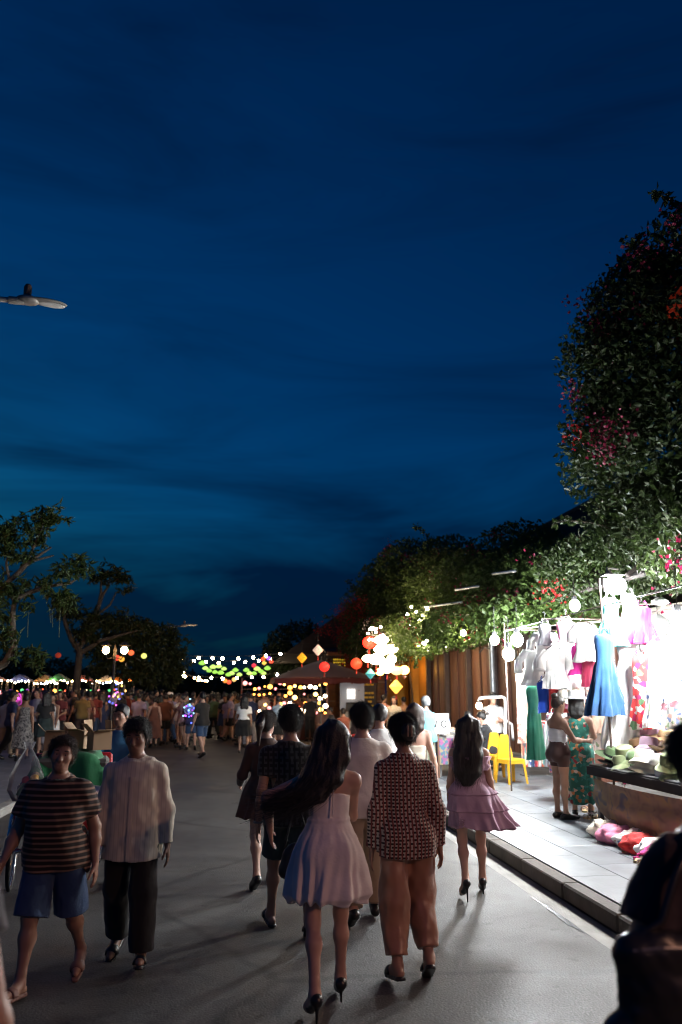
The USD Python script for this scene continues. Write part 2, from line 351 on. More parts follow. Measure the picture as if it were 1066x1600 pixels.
for yy in np.arange(18.2, 27.3, .8): part(B, 'rafter', box((6.35, yy, 3.28), (1.5, .07, .10), roty(-.62 * .0)), trim)
tiled_roof(B, 5.7, 3.30, 10.0, 6.90, 7.0, 30.5, 16)
part(B, 'ridge', tube([(10.0, 7.0, 6.98), (10.0, 30.5, 6.98)], .12, 8), rooft)
part(B, 'rear_roof', box((12.15, 18.75, 5.13), (5.7, 23.5, .08), roty(.70)), rooft)
part(B, 'gable', prism([(6.9, 3.2), (10.0, 6.8), (13.6, 3.2)], 30.2, 30.4, 'y'), plaster_g)
# yellow house
B = thing('yellow_house', 'yellow plastered house glowing in lantern light left of the timber doors', 'house')
part(B, 'wall', box((FX + .25, 28.35, 1.75), (.3, 1.86, 3.3)), plaster_y); part(B, 'wall', box((FX + .25, 33.6, 1.75), (.3, 3.6, 3.3)), plaster_y); part(B, 'wall', box((FX + .25, 30.55, 3.15), (.298, 2.54, .5)), plaster_y)
d = part(B, 'door', box((FX + .35, 30.55, 1.5), (.06, 2.5, 2.76)), wood[2])
for q in range(6): part(d, 'plank', cbox((FX + .30, 29.5 + q * .42, 1.5), (.03, .40, 2.7), .006), wood[(q * 2) % 4])
for yy in (29.3, 31.8): part(B, 'pillar', cbox((FX + .02, yy, 1.6), (.34, .36, 3.0), .03), plaster_y)
part(B, 'cornice', cbox((FX + .0, 31.5, 3.42), (.4, 8.0, .14), .02), plaster_y)
part(B, 'roof', box((8.5, 34.0, 4.9), (4.8, 7.0, .10), roty(-.62)), rooft)
# brick house with the menu boards, seen end on
brickm = G('old_brick', {'tc': ('texture_coordinate', {}), 'sp': ('separate_xyz', {}), 'cb': ('combine_xyz', {}), 'b': ('brick_texture', {'scale': 1.0, 'brick_width': .22, 'row_height': .075, 'mortar_size': .012, 'color1': (.20, .075, .045), 'color2': (.28, .13, .08), 'mortar': (.16, .14, .12)}),
    'n': ('noise_texture', {'scale': 3.0}), 'm': ('mix', {'mix_type': 'multiply', 'fac': .6}), 'p': ('principled_bsdf', {'roughness': .85})},
    [('tc.object', 'sp.vector'), ('sp.x', 'cb.x'), ('sp.z', 'cb.y'), ('cb.vector', 'b.vector'), ('tc.object', 'n.vector'), ('b.color', 'm.color1'), ('n.color', 'm.color2'), ('m.color', 'p.base_color')])
B = thing('brick_house', 'low dark brick house with hanging menu boards behind the red parasol', 'house')
part(B, 'wall', box((5.25, 35.0, 1.6), (2.5, .25, 3.0)), brickm)
for x in (4.12, 4.75, 6.3):
    p = part(B, 'pier', box((x, 34.75, 1.6), (.34, .3, 3.0)), brickm)
    for zz in (.5, 1.3, 2.1): part(p, 'stone_band', box((x, 34.75, zz), (.36, .32, .06)), plaster_g)
part(B, 'eave_board', cbox((5.2, 34.3, 3.28), (2.6, .5, .14), .02), M('eave_wood', (.25, .14, .09), .7))
part(B, 'roof', prism([(2.2, 3.35), (6.6, 6.6), (11.0, 3.35)], 36.0, 52.0, 'y'), rooft); part(B, 'roof', box((5.2, 35.1, 3.45), (2.7, 1.8, .1), rotx(.12)), rooft)
for x in (4.75, 4.98): part(B, 'antenna', tube([(x, 36.4, 3.4), (x, 36.4, 5.2 - (x - 4.75) * 2)], .018, 6), M('steel_grey', (.2, .2, .2), .4, metal=.8))
def board(name, label, x, Y, z, w, h, rows, ink, bg):
    b = thing(name, label, 'sign', (x, Y, z)); part(b, 'panel', cbox((0, 0, 0), (w, .04, h), .006), bg); part(b, 'frame', cat(box((0, -.005, h / 2), (w + .06, .05, .04)), box((0, -.005, -h / 2), (w + .06, .05, .04)), box((w / 2 + .01, -.006, 0), (.04, .05, h)), box((-w / 2 - .01, -.006, 0), (.04, .05, h))), trim)
    for r in range(rows):
        ms = []
        zz = h / 2 - (r + .7) * h / (rows + .4); x0 = -w * .42
        while x0 < w * .38:
            l = RND.uniform(.04, .12) * w / .6 + .02; l = min(l, w * .42 - x0)
            if l > .02 and not (r % 3 == 2 and RND.random() < .5): ms.append(box((x0 + l / 2, -.0235, zz), (l * .85, .006, h / rows * .42)))
            x0 += l
        if ms: part(b, 'text_line', cat(*ms), ink)
ink_y = M('yellow_paint', (.7, .55, .05), .6); blackb = M('black_board', (.015, .014, .013), .5)
ink_y2 = G('lit_yellow', {'p': ('principled_bsdf', {'base_color': (.8, .6, .05), 'emission_color': (1, .7, .05), 'emission_strength': .45})}, [])
board('hanging_menu_sign', 'small black sign with glowing yellow lines hung beside the red parasol', 4.42, 34.2, 2.72, .62, .80, 6, ink_y2, blackb)
board('menu_board', 'tall black menu board with pale yellow lines on the brick wall', 5.52, 34.5, 1.55, 1.05, 1.5, 8, ink_y, blackb)
# a dark tree behind the parasol and the trees at the far end of the street
leafd = leafmat('dark_leaves', ((.012, .025, .008), (.025, .045, .014), (.045, .06, .02)), .2)
bark = M('bark', (.085, .068, .05), .9, var=.4, scale=9, bump=.6, bscale=25)
barkd = M('dark_bark', (.05, .04, .03), .9, var=.4, scale=9)
def leaf_cloud(C, size, r, droop=0.0, narrow=.5, jit=.35):
    """a folded leaf at each point; droop pulls the tips down"""
    n = len(C); d = r.normal(size=(n, 3)); d[:, 2] -= droop; d /= np.linalg.norm(d, axis=1, keepdims=True)
    a = np.cross(d, r.normal(size=(n, 3))); a /= np.linalg.norm(a, axis=1, keepdims=True) + 1e-9; nn = np.cross(a, d)
    L = (size * r.uniform(1 - jit, 1 + jit, n))[:, None]
    v = np.stack([C, C + d * L * .45 + a * L * narrow * .5 + nn * L * .10, C + d * L - nn * L * .08, C + d * L * .45 - a * L * narrow * .5 + nn * L * .10], 1).reshape(-1, 3)
    k = np.arange(n)[:, None] * 4
    return v, np.vstack([k + [0, 1, 2], k + [0, 2, 3]])
def blob_points(blobs, n, r, shell=.45, gate=.42, gscale=1.6, seed=0):
    vol = np.array([b[3] * b[4] * b[5] for b in blobs]) ** .75; pick = r.choice(len(blobs), int(n * 2.6), p=vol / vol.sum())
    b = np.array(blobs)[pick]; d = r.normal(size=(len(b), 3)); d /= np.linalg.norm(d, axis=1, keepdims=True)
    q = r.uniform(shell ** 3, 1.15, len(b)) ** (1 / 3)
    P = b[:, :3] + d * b[:, 3:] * q[:, None]
    g = meshkit.fbm(P * gscale + 31.7 + seed, 3, seed)
    P = P[g > gate]; return P[:n]
def bush_tree(name, label, base, blobs, n, size, seed, mat=None, trunk=.12, droop=.2, group=None, bmat=None, gate=.42):
    r = np.random.default_rng(seed); t = thing(name, label, 'tree', base, 0, group)
    top = np.array(blobs[0][:3]); pts = [np.array([0, 0, -.1]), np.array([.08, .05, top[2] * .35]), top * np.array([.6, .6, .8])]
    lim = [tube(pts, [trunk, trunk * .75, trunk * .4], 8)]
    for b in blobs[1:]: lim.append(tube([pts[1], (pts[1] + np.array(b[:3])) / 2 + r.normal(0, .1, 3), np.array(b[:3])], [trunk * .5, trunk * .35, trunk * .15], 6))
    part(t, 'trunk', cat(*lim), bmat or barkd, True); P = blob_points(blobs, n, r, gate=gate, seed=seed)
    part(t, 'crown', leaf_cloud(P, size, r, droop), mat or leafd, kind='stuff')
bush_tree('dark_tree', 'dark round tree rising behind the red parasol stall', (4.0, 50, 0), [(0, 0, 4.2, 2.2, 2, 1.8), (-1.0, 0, 3.4, 1.4, 1.4, 1.2), (1.3, 0, 3.5, 1.6, 1.5, 1.3)], 9000, .22, 21)
places = ['behind the end of the lantern street, leftmost', 'second from the left at the far end', 'behind the left half of the green lanterns', 'behind the middle of the green lanterns', 'behind the right half of the green lanterns', 'beside the dark gable roof at the far end', 'behind the double street lamp', 'far behind the leaning tree']
for k, (x, Y, z) in enumerate(((-14, 88, 4.2), (-9.5, 92, 4.6), (-5.5, 88, 4.0), (-1.5, 94, 4.3), (2.6, 90, 4.2), (6.5, 84, 4.8), (-17, 80, 5.0), (-21.5, 82, 5.6))):
    bush_tree('far_tree', 'dark far tree ' + places[k], (x, Y, 0), [(0, 0, z * .62, 2.4, 2, z * .36), (-1.6, 0, z * .5, 1.8, 1.6, z * .3), (1.7, 0, z * .52, 1.9, 1.7, z * .32)], 3200, .36, 40 + k, group=None)

# ------------------------------------------------------------------ bougainvillea over the shop fronts
bleaf = leafmat('bougainvillea_leaves', ((.045, .075, .016), (.10, .145, .028), (.18, .215, .05)), .40)
fl_m = leafmat('magenta_bracts', ((.17, .008, .035), (.25, .012, .055), (.31, .025, .08)), .4)
fl_r = leafmat('red_bracts', ((.28, .012, .012), (.36, .03, .015), (.42, .08, .02)), .4)
fl_w = leafmat('pale_bracts', ((.6, .5, .42), (.7, .62, .55), (.75, .7, .62)), .4)
def vine(name, label, blobs, n, size, seed, flowers, sprays, gate=.37, stems=(), leaf=None):
    r = np.random.default_rng(seed); t = thing(name, label, 'bougainvillea')
    P = [blob_points(blobs, n, r, shell=.35, gate=gate, gscale=2.2, seed=seed)]; tubes = [tube(s, np.linspace(.05, .025, len(s)), 7) for s in stems]
    for a, tip, m in sprays:   # long arching shoots that stand out of the outline
        a, tip = np.array(a), np.array(tip); mid = (a + tip) / 2 + np.array([0, 0, .18 * np.linalg.norm(tip - a)]); u = np.linspace(0, 1, 14)[:, None]
        c = (1 - u) ** 2 * a + 2 * u * (1 - u) * mid + u ** 2 * tip; tubes.append(tube(c, np.linspace(.014, .004, 14), 5))
        uu = r.uniform(.15, 1.02, m)[:, None]; P.append((1 - uu) ** 2 * a + 2 * uu * (1 - uu) * mid + uu ** 2 * tip + r.normal(0, .055, (m, 3)) * (1.15 - uu * .7))
    part(t, 'stems', cat(*tubes), bark, True)
    part(t, 'leaves', leaf_cloud(np.vstack(P), size, r, .35, .62), leaf or bleaf, kind='stuff')
    for mat, cl in flowers:
        C = []
        for c, rad, m in cl: C.append(np.array(c) + r.normal(0, 1, (m, 3)) * rad)
        part(t, 'flowers', leaf_cloud(np.vstack(C), .055, r, .0, .9), mat, kind='stuff')
    return t
r = np.random.default_rng(5)
big = [(6.4, 10.6, 6.7, 1.5, 1.8, 1.4), (6.5, 11.0, 5.3, 1.5, 1.8, 1.4), (6.9, 11.2, 4.2, 1.3, 2.0, 1.0), (6.1, 10.4, 7.35, .95, 1.2, .85), (6.5, 9.6, 7.7, 1.1, 1.2, .75), (5.55, 10.5, 6.3, .65, .8, .8), (5.6, 10.8, 5.2, .6, .8, .7), (8.2, 9.6, 7.2, 1.9, 1.8, 1.3), (7.9, 9.2, 5.4, 1.8, 1.8, 2.0), (6.7, 9.4, 3.6, 1.5, 1.6, .7), (5.9, 8.4, 3.35, 1.0, 1.6, .55), (6.0, 12.3, 3.7, 1.0, 1.6, .65), (7.0, 7.4, 4.2, 1.6, 1.5, 1.2)]
cm = []; cr = []
for k in range(34):
    b = big[r.integers(len(big))]; d = r.normal(size=3); d[0] -= .9; d[1] -= .7; d /= np.linalg.norm(d); (cm if r.random() < .72 else cr).append((np.array(b[:3]) + d * np.array(b[3:]) * 1.0, .10 + .05 * r.random(), int(r.integers(40, 90))))
for k in range(14): cr.append((np.array([6.6, 9.6, 6.7]) + r.normal(0, .22, 3), .10, 30))
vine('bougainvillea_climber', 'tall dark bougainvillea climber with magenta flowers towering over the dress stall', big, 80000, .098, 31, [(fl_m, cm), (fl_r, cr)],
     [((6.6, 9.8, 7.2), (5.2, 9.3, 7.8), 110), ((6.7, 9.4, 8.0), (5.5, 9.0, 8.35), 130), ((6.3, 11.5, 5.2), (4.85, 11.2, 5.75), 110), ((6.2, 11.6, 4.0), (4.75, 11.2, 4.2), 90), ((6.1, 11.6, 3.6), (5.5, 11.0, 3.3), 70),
      ((5.6, 10.4, 6.3), (4.95, 10.6, 6.6), 80), ((5.6, 8.4, 3.2), (5.15, 8.3, 2.35), 80), ((5.6, 7.8, 3.2), (5.2, 7.6, 2.55), 60)], leaf=leafmat('shaded_climber_leaves', ((.020, .034, .008), (.038, .060, .012), (.075, .095, .02)), .3), stems=[[(7.9, 10.4, .1), (7.6, 10.6, 2.2), (7.4, 10.8, 4.5), (7.9, 10.2, 7.0)], [(7.6, 10.6, 2.4), (6.6, 9.6, 3.5), (6.0, 8.6, 3.3)]])  # leaves darker than the hedge: the climber's shade is put into their colour
row = [(6.2, 13.6, 3.6, 1.0, 1.5, .75), (6.4, 15.6, 3.9, 1.1, 1.6, .85), (6.3, 17.8, 4.0, 1.15, 1.7, .95), (6.2, 20.2, 4.3, 1.2, 1.9, 1.05), (6.2, 22.8, 4.6, 1.25, 2.0, 1.25), (6.2, 25.4, 4.8, 1.3, 2.0, 1.4), (6.0, 28.2, 4.7, 1.3, 2.0, 1.4), (5.8, 31.0, 4.3, 1.3, 1.9, 1.2), (5.3, 32.8, 3.9, 1.0, 1.2, .9), (5.6, 32.5, 5.1, 1.3, 1.5, 1.1), (5.9, 30.0, 5.7, 1.3, 1.8, 1.1), (6.0, 27.0, 6.0, 1.2, 1.8, .9),
       (5.2, 14.8, 3.1, .75, 1.4, .4), (5.2, 18.2, 3.2, .8, 1.6, .5), (5.1, 21.4, 3.25, .9, 1.8, .6), (5.0, 24.6, 3.35, .9, 1.8, .75), (4.8, 27.6, 3.4, .9, 1.6, .85), (4.7, 30.4, 3.5, .8, 1.3, .8), (6.6, 24.2, 5.7, 1.1, 1.8, .8), (6.9, 19, 5.0, 1.1, 2.2, .8)]
cm = []; cr = []; cw = []
for k in range(52):
    b = row[r.integers(len(row))]; d = r.normal(size=3); d[0] -= .9; d[1] -= .5; d /= np.linalg.norm(d)
    (cm if r.random() < .8 else cr).append((np.array(b[:3]) + d * np.array(b[3:]), .11, int(r.integers(14, 38))))
for k in range(44): cr.append((np.array([4.7, 31.0, 3.9]) + r.normal(0, 1, 3) * np.array([.5, 1.1, .65]), .18, 80))  # crowded red bracts put the red lantern light into the far end's colour
for k in range(26): cw.append((np.array([5.0, 27.5, 3.0]) + r.normal(0, 1, 3) * np.array([.4, 2.6, .45]), .09, 14))
vine('bougainvillea_hedge', 'long bougainvillea canopy over the timber doors, lit from below, red at its far end', row, 78000, .11, 33, [(fl_m, cm), (fl_r, cr), (fl_w, cw)],
     [((5.0, 32.5, 4.2), (3.6, 32.6, 4.7), 80), ((5.4, 32.6, 5.0), (4.5, 32.4, 6.2), 80), ((5.0, 29, 3.2), (4.7, 28.6, 2.4), 70), ((5.0, 22, 3.0), (4.9, 21.6, 2.35), 70), ((5.2, 14.6, 3.0), (5.0, 14.4, 2.45), 60), ((5.6, 12.8, 3.2), (5.3, 12.6, 2.6), 60), ((6.2, 24, 6.1), (5.6, 24.6, 6.9), 80)],
     stems=[[(6.45, 29.0, .1), (6.4, 28.9, 1.6), (6.2, 28.6, 3.0), (6.0, 28, 4.4)], [(6.5, 17.6, .1), (6.45, 17.7, 1.8), (6.3, 18.0, 3.5)], [(6.0, 13, 3.4), (6.2, 18, 3.7), (6.1, 24, 4.2), (5.9, 30, 4.2)]])
alu = M('pale_metal_bar', (.55, .56, .58), .35, metal=.6, bump=0)
for k, (a, b_, w) in enumerate((((atX(664, 949, 5.0)), atX(722, 941, 5.0), 'lowest bar, above the timber doors'), (atX(712, 922, 5.1), atX(748, 916, 5.1), 'middle one of three'), (atX(770, 897, 5.2), atX(806, 892, 5.2), 'uppermost, nearest the roof'))):
    single('trellis_bar', tube([a, b_], .025, 8), alu, 'pale metal trellis bar poking out of the bougainvillea, ' + w, 'bar', smooth=True)

# ------------------------------------------------------------------ trees on the promenade, left
lleaf = leafmat('promenade_tree_leaves', ((.05, .08, .02), (.085, .12, .032), (.14, .165, .05)), .35)
def limb_tree(name, label, limbs, clumps, per, size, seed, mat, barkmat, hang=()):
    r = np.random.default_rng(seed); t = thing(name, label, 'tree'); part(t, 'trunk', tube(*limbs[0], 9), barkmat, True)
    for p, rad in limbs[1:]: part(t, 'limb', tube(p, rad, 7), barkmat, True)
    V = []
    for c, rad in clumps:   # rosettes of drooping leaves at the ends of twigs
        m = int(per * rad * rad * 9); q = np.array(c) + r.normal(0, 1, (m, 3)) * rad * np.array([.5, .5, .42])
        for x in q:
            k = 8; V.append(x + r.normal(0, size * .12, (k, 3)))
    part(t, 'crown', leaf_cloud(np.vstack(V), size, r, .75, .26, .3), mat, kind='stuff')
    if len(hang):
        part(t, 'hanging_roots', cat(*[tube([h, np.array(h) + [r.normal(0, .02), 0, -l * .5], np.array(h) + [r.normal(0, .03), 0, -l]], .006, 5) for h, l in hang]), M('root_green', (.10, .12, .06), .8), kind='stuff')
T = lambda px, py, Y: atY(px, py, Y)
Y0 = 17.0
limb_tree('leaning_tree', 'leaning promenade tree with pale trunk and drooping leaf clumps at left edge',
    [([T(-60, 1110, Y0), T(-40, 1062, Y0), T(8, 1036, Y0), T(22, 1012, Y0), T(20, 985, Y0), T(20, 955, Y0), T(24, 935, Y0)], [.10, .09, .08, .068, .058, .052, .048]), ([T(24, 936, Y0), T(8, 918, Y0), T(-20, 895, Y0 + .3)], [.07, .06, .05]), ([T(-20, 935, Y0), T(0, 920, Y0), T(28, 896, Y0), T(45, 878, Y0), T(80, 855, Y0)], [.06, .06, .055, .045, .02]), ([T(36, 885, Y0), T(52, 876, Y0), T(84, 868, Y0)], [.04, .03, .015]), ([T(24, 936, Y0), T(45, 926, Y0), T(75, 916, Y0), T(110, 911, Y0 + .3), T(128, 898, Y0 + .4)], [.06, .05, .04, .03, .015]),
     ([T(14, 905, Y0), T(10, 880, Y0), T(16, 850, Y0)], [.03, .025, .01]), ([T(40, 882, Y0), T(60, 840, Y0), T(72, 808, Y0)], [.035, .025, .01])],
    [(T(75, 806, Y0), .34), (T(62, 822, Y0), .30), (T(20, 832, Y0), .38), (T(8, 850, Y0), .36), (T(-12, 835, Y0), .4), (T(36, 866, Y0), .24), (T(56, 842, Y0), .20), (T(12, 925, Y0), .32), (T(28, 914, Y0), .28), (T(0, 955, Y0), .32), (T(48, 948, Y0), .16), (T(85, 930, Y0), .26), (T(100, 935, Y0), .26), (T(95, 893, Y0), .24), (T(112, 885, Y0 + .3), .26), (T(135, 888, Y0 + .3), .2), (T(118, 870, Y0 + .3), .14), (T(10, 1000, Y0), .2), (T(45, 1026, Y0), .26), (T(58, 1032, Y0), .2), (T(-5, 985, Y0), .3), (T(72, 905, Y0), .2)],
    26, .18, 61, lleaf, bark, [(T(x, yy, Y0), l) for x, yy, l in ((82, 935, .5), (86, 938, .55), (97, 935, .8), (72, 830, .35), (45, 950, .6))])
Y0 = 30.0
limb_tree('forked_tree', 'dark forked promenade tree behind the double street lamp',
    [([T(118, 1130, Y0), T(120, 1060, Y0), T(124, 1020, Y0), T(122, 1005, Y0)], [.15, .13, .12, .11]), ([T(123, 1015, Y0), T(112, 1000, Y0), T(102, 975, Y0), T(98, 950, Y0)], [.11, .09, .07, .05]), ([T(123, 1012, Y0), T(138, 990, Y0), T(150, 960, Y0), T(160, 930, Y0), T(172, 912, Y0)], [.12, .10, .08, .06, .03]), ([T(152, 955, Y0), T(158, 925, Y0), T(157, 900, Y0)], [.06, .05, .02]), ([T(150, 962, Y0), T(172, 945, Y0), T(182, 925, Y0)], [.05, .04, .02]), ([T(126, 1020, Y0), T(160, 1000, Y0), T(215, 985, Y0)], [.1, .07, .03])],
    [(T(x, yy, Y0 + dy), q) for x, yy, q, dy in ((160, 898, .34, 0), (178, 896, .36, 0), (192, 902, .3, 0), (150, 905, .24, 0), (196, 920, .2, 0), (105, 938, .34, 0), (118, 955, .3, 0), (100, 958, .3, 0), (135, 975, .42, 0), (155, 968, .45, 0), (175, 972, .45, .5), (195, 968, .42, .5), (212, 975, .42, .5), (230, 980, .42, .5), (250, 985, .42, 1), (268, 992, .4, 1), (130, 990, .4, 0), (150, 1000, .5, .4), (175, 998, .5, .8), (205, 1000, .55, .8), (235, 1005, .55, .8), (262, 1010, .5, 1), (280, 1018, .36, 1), (160, 1025, .5, .8), (190, 1030, .5, .8), (220, 1030, .55, .8), (250, 1035, .55, .8), (275, 1042, .45, 1), (150, 1045, .4, .8), (240, 1055, .5, .8), (210, 1052, .5, .8), (270, 1060, .4, 1))],
    21, .24, 62, leafmat('lamp_lit_leaves', ((.025, .035, .010), (.05, .055, .016), (.085, .08, .025)), .3), barkd)
# ------------------------------------------------------------------ people: one smooth surface grown from joints
def _nets(F, origin, cell):
    s = F < 0
    n = [k - 1 for k in F.shape]
    cnt = np.zeros(n, np.int8)
    for a in (0, 1):
        for b in (0, 1):
            for c in (0, 1): cnt += s[a:n[0] + a, b:n[1] + b, c:n[2] + c]
    I = np.argwhere((cnt > 0) & (cnt < 8))
    idx = np.full(n, -1, np.int64); idx[I[:, 0], I[:, 1], I[:, 2]] = np.arange(len(I))
    acc, num = np.zeros((len(I), 3)), np.zeros(len(I))
    cs = [np.array(c) for c in np.ndindex(2, 2, 2)]
    for a in cs:
        for ax in range(3):
            if a[ax]: continue
            b = a.copy(); b[ax] = 1
            fa, fb = F[tuple((I + a).T)], F[tuple((I + b).T)]
            x = (fa < 0) != (fb < 0)
            t = np.where(x, fa / np.where(x, fa - fb, 1), 0)
            acc[x] += (a + (b - a) * t[:, None])[x]; num[x] += 1
    V = (I + acc / num[:, None]) * cell + origin
    Fs = []
    for ax in range(3):
        o1, o2 = (ax + 1) % 3, (ax + 2) % 3
        sl0, sl1 = [slice(None)] * 3, [slice(None)] * 3
        sl0[ax], sl1[ax] = slice(0, -1), slice(1, None)
        E = np.argwhere(s[tuple(sl0)] != s[tuple(sl1)])
        E = E[(E[:, o1] > 0) & (E[:, o2] > 0) & (E[:, o1] < F.shape[o1] - 1) & (E[:, o2] < F.shape[o2] - 1)]
        if not len(E): continue
        flip = s[tuple(E.T)]
        d1, d2 = np.eye(3, dtype=int)[o1], np.eye(3, dtype=int)[o2]
        q = np.stack([idx[tuple((E - d1 - d2).T)], idx[tuple((E - d2).T)], idx[tuple(E.T)], idx[tuple((E - d1).T)]], 1)
        q[~flip] = q[~flip][:, ::-1]
        Fs.append(q)
    q = np.vstack(Fs); q = q[(q >= 0).all(1)]
    return V, np.vstack([q[:, [0, 1, 2]], q[:, [0, 2, 3]]])

def cap(a, b, ra, rb, k=0.03, w=None): return dict(t='cap', a=np.array(a, float), b=np.array(b, float), ra=ra, rb=rb, k=k)
def ell(c, r, R=None, k=0.02, sub=False): return dict(t='ell', c=np.array(c, float), r=np.array(r, float), R=np.eye(3) if R is None else R, k=k, sub=sub)
def prof(o, R, zs, ax, ay, yo=None, k=0.03, cut=True): return dict(t='prof', o=np.array(o, float), R=R, z=np.array(zs, float), ax=np.array(ax, float), ay=np.array(ay, float), yo=np.zeros(len(zs)) if yo is None else np.array(yo, float), k=k)
def fnp(f, lo, hi, k=0.02): return dict(t='fn', f=f, lo=np.array(lo, float), hi=np.array(hi, float), k=k)

def _bbox(p):
    if p['t'] == 'cap':
        r = max(p['ra'], p['rb']); return np.minimum(p['a'], p['b']) - r, np.maximum(p['a'], p['b']) + r
    if p['t'] == 'ell':
        e = np.abs(p['R']) @ p['r']; return p['c'] - e, p['c'] + e
    if p['t'] == 'prof':
        m = max(p['ax'].max(), p['ay'].max()) + np.abs(p['yo']).max()
        C = np.array([[x, y, z] for x in (-m, m) for y in (-m, m) for z in (p['z'][0], p['z'][-1])]) @ p['R'].T + p['o']
        return C.min(0), C.max(0)
    return p['lo'], p['hi']
def _eval(p, X, Y, Z):
    if p['t'] == 'cap':
        a, ba = p['a'], p['b'] - p['a']; L = max(ba @ ba, 1e-9)
        x, y, z = X - a[0], Y - a[1], Z - a[2]
        t = np.clip((x * ba[0] + y * ba[1] + z * ba[2]) / L, 0, 1)
        return np.sqrt((x - t * ba[0]) ** 2 + (y - t * ba[1]) ** 2 + (z - t * ba[2]) ** 2) - (p['ra'] + t * (p['rb'] - p['ra']))
    if p['t'] in ('ell', 'prof'):
        o = p['c'] if p['t'] == 'ell' else p['o']; R = p['R']
        x, y, z = X - o[0], Y - o[1], Z - o[2]
        u, v, w = (R[0, i] * x + R[1, i] * y + R[2, i] * z for i in range(3))
        if p['t'] == 'ell':
            r = p['r']; k0 = np.sqrt((u / r[0]) ** 2 + (v / r[1]) ** 2 + (w / r[2]) ** 2) + 1e-9
            k1 = np.sqrt((u / r[0] ** 2) ** 2 + (v / r[1] ** 2) ** 2 + (w / r[2] ** 2) ** 2) + 1e-9
            return k0 * (k0 - 1) / k1
        wc = np.clip(w, p['z'][0], p['z'][-1])
        ax, ay, yo = (np.interp(wc, p['z'], p[n]) for n in ('ax', 'ay', 'yo'))
        v = v - yo
        d = ((np.abs(u / ax) ** 2.3 + np.abs(v / ay) ** 2.3) ** (1 / 2.3) - 1) * np.minimum(ax, ay)
        return np.maximum(d, np.maximum(p['z'][0] - w, w - p['z'][-1]))
    return p['f'](X, Y, Z)
def sdf_mesh(prims, cell, post=None, pad=0.03, wrinkle=0.0, wscale=14.0, seed=0, wstretch=(1, 1, 1)):
    bbs = [_bbox(p) for p in prims]
    add = [b for b, p in zip(bbs, prims) if not p.get('sub')]
    lo, hi = np.min([b[0] for b in add], 0) - pad, np.max([b[1] for b in add], 0) + pad
    n = np.ceil((hi - lo) / cell).astype(int) + 1
    xs = [lo[i] + np.arange(n[i]) * cell for i in range(3)]
    F = np.full(n, 0.2, np.float32)
    for p, (a, b) in zip(prims, bbs):
        m = 0.03 + p['k'] + 2 * cell
        i0 = np.clip(np.floor((a - m - lo) / cell).astype(int), 0, n); i1 = np.clip(np.ceil((b + m - lo) / cell).astype(int) + 1, 0, n)
        if (i1 <= i0).any(): continue
        sl = tuple(slice(i0[k], i1[k]) for k in range(3))
        X, Y, Z = xs[0][sl[0]][:, None, None], xs[1][sl[1]][None, :, None], xs[2][sl[2]][None, None, :]
        d = _eval(p, X, Y, Z).astype(np.float32); f = F[sl]; k = p['k']
        if p.get('sub'):
            h = np.maximum(k - np.abs(f + d), 0) / k; F[sl] = np.maximum(f, -d) + h * h * k / 4
        else:
            h = np.maximum(k - np.abs(f - d), 0) / k; F[sl] = np.minimum(f, d) - h * h * k / 4
    if post is not None or wrinkle:
        near = np.argwhere(np.abs(F) < 0.05)
        P = near * cell + lo
        f = F[tuple(near.T)].astype(float)
        if wrinkle: f = f + wrinkle * (meshkit.fbm(P * wscale * np.array(wstretch) + seed * 7.3 + 50, 3, seed) - 0.60)
        F[tuple(near.T)] = f
        if post is not None: F = post(F, xs[0][:, None, None], xs[1][None, :, None], xs[2][None, None, :]).astype(np.float32)
    F[[0, -1]] = np.maximum(F[[0, -1]], .01); F[:, [0, -1]] = np.maximum(F[:, [0, -1]], .01); F[:, :, [0, -1]] = np.maximum(F[:, :, [0, -1]], .01)
    return _nets(F, lo, cell)

PROFZ = [-0.11, -0.03, 0.07, 0.16, 0.28, 0.38, 0.455, 0.50, 0.53]
PROF = {'f': ([.120, .170, .160, .128, .138, .146, .126, .072, .05], [.085, .118, .105, .088, .100, .108, .085, .065, .05]),
        'm': ([.120, .158, .155, .146, .158, .172, .150, .082, .055], [.085, .112, .105, .098, .108, .115, .092, .072, .055])}
def unit(v):
    v = np.asarray(v, float); return v / (np.linalg.norm(v) + 1e-12)

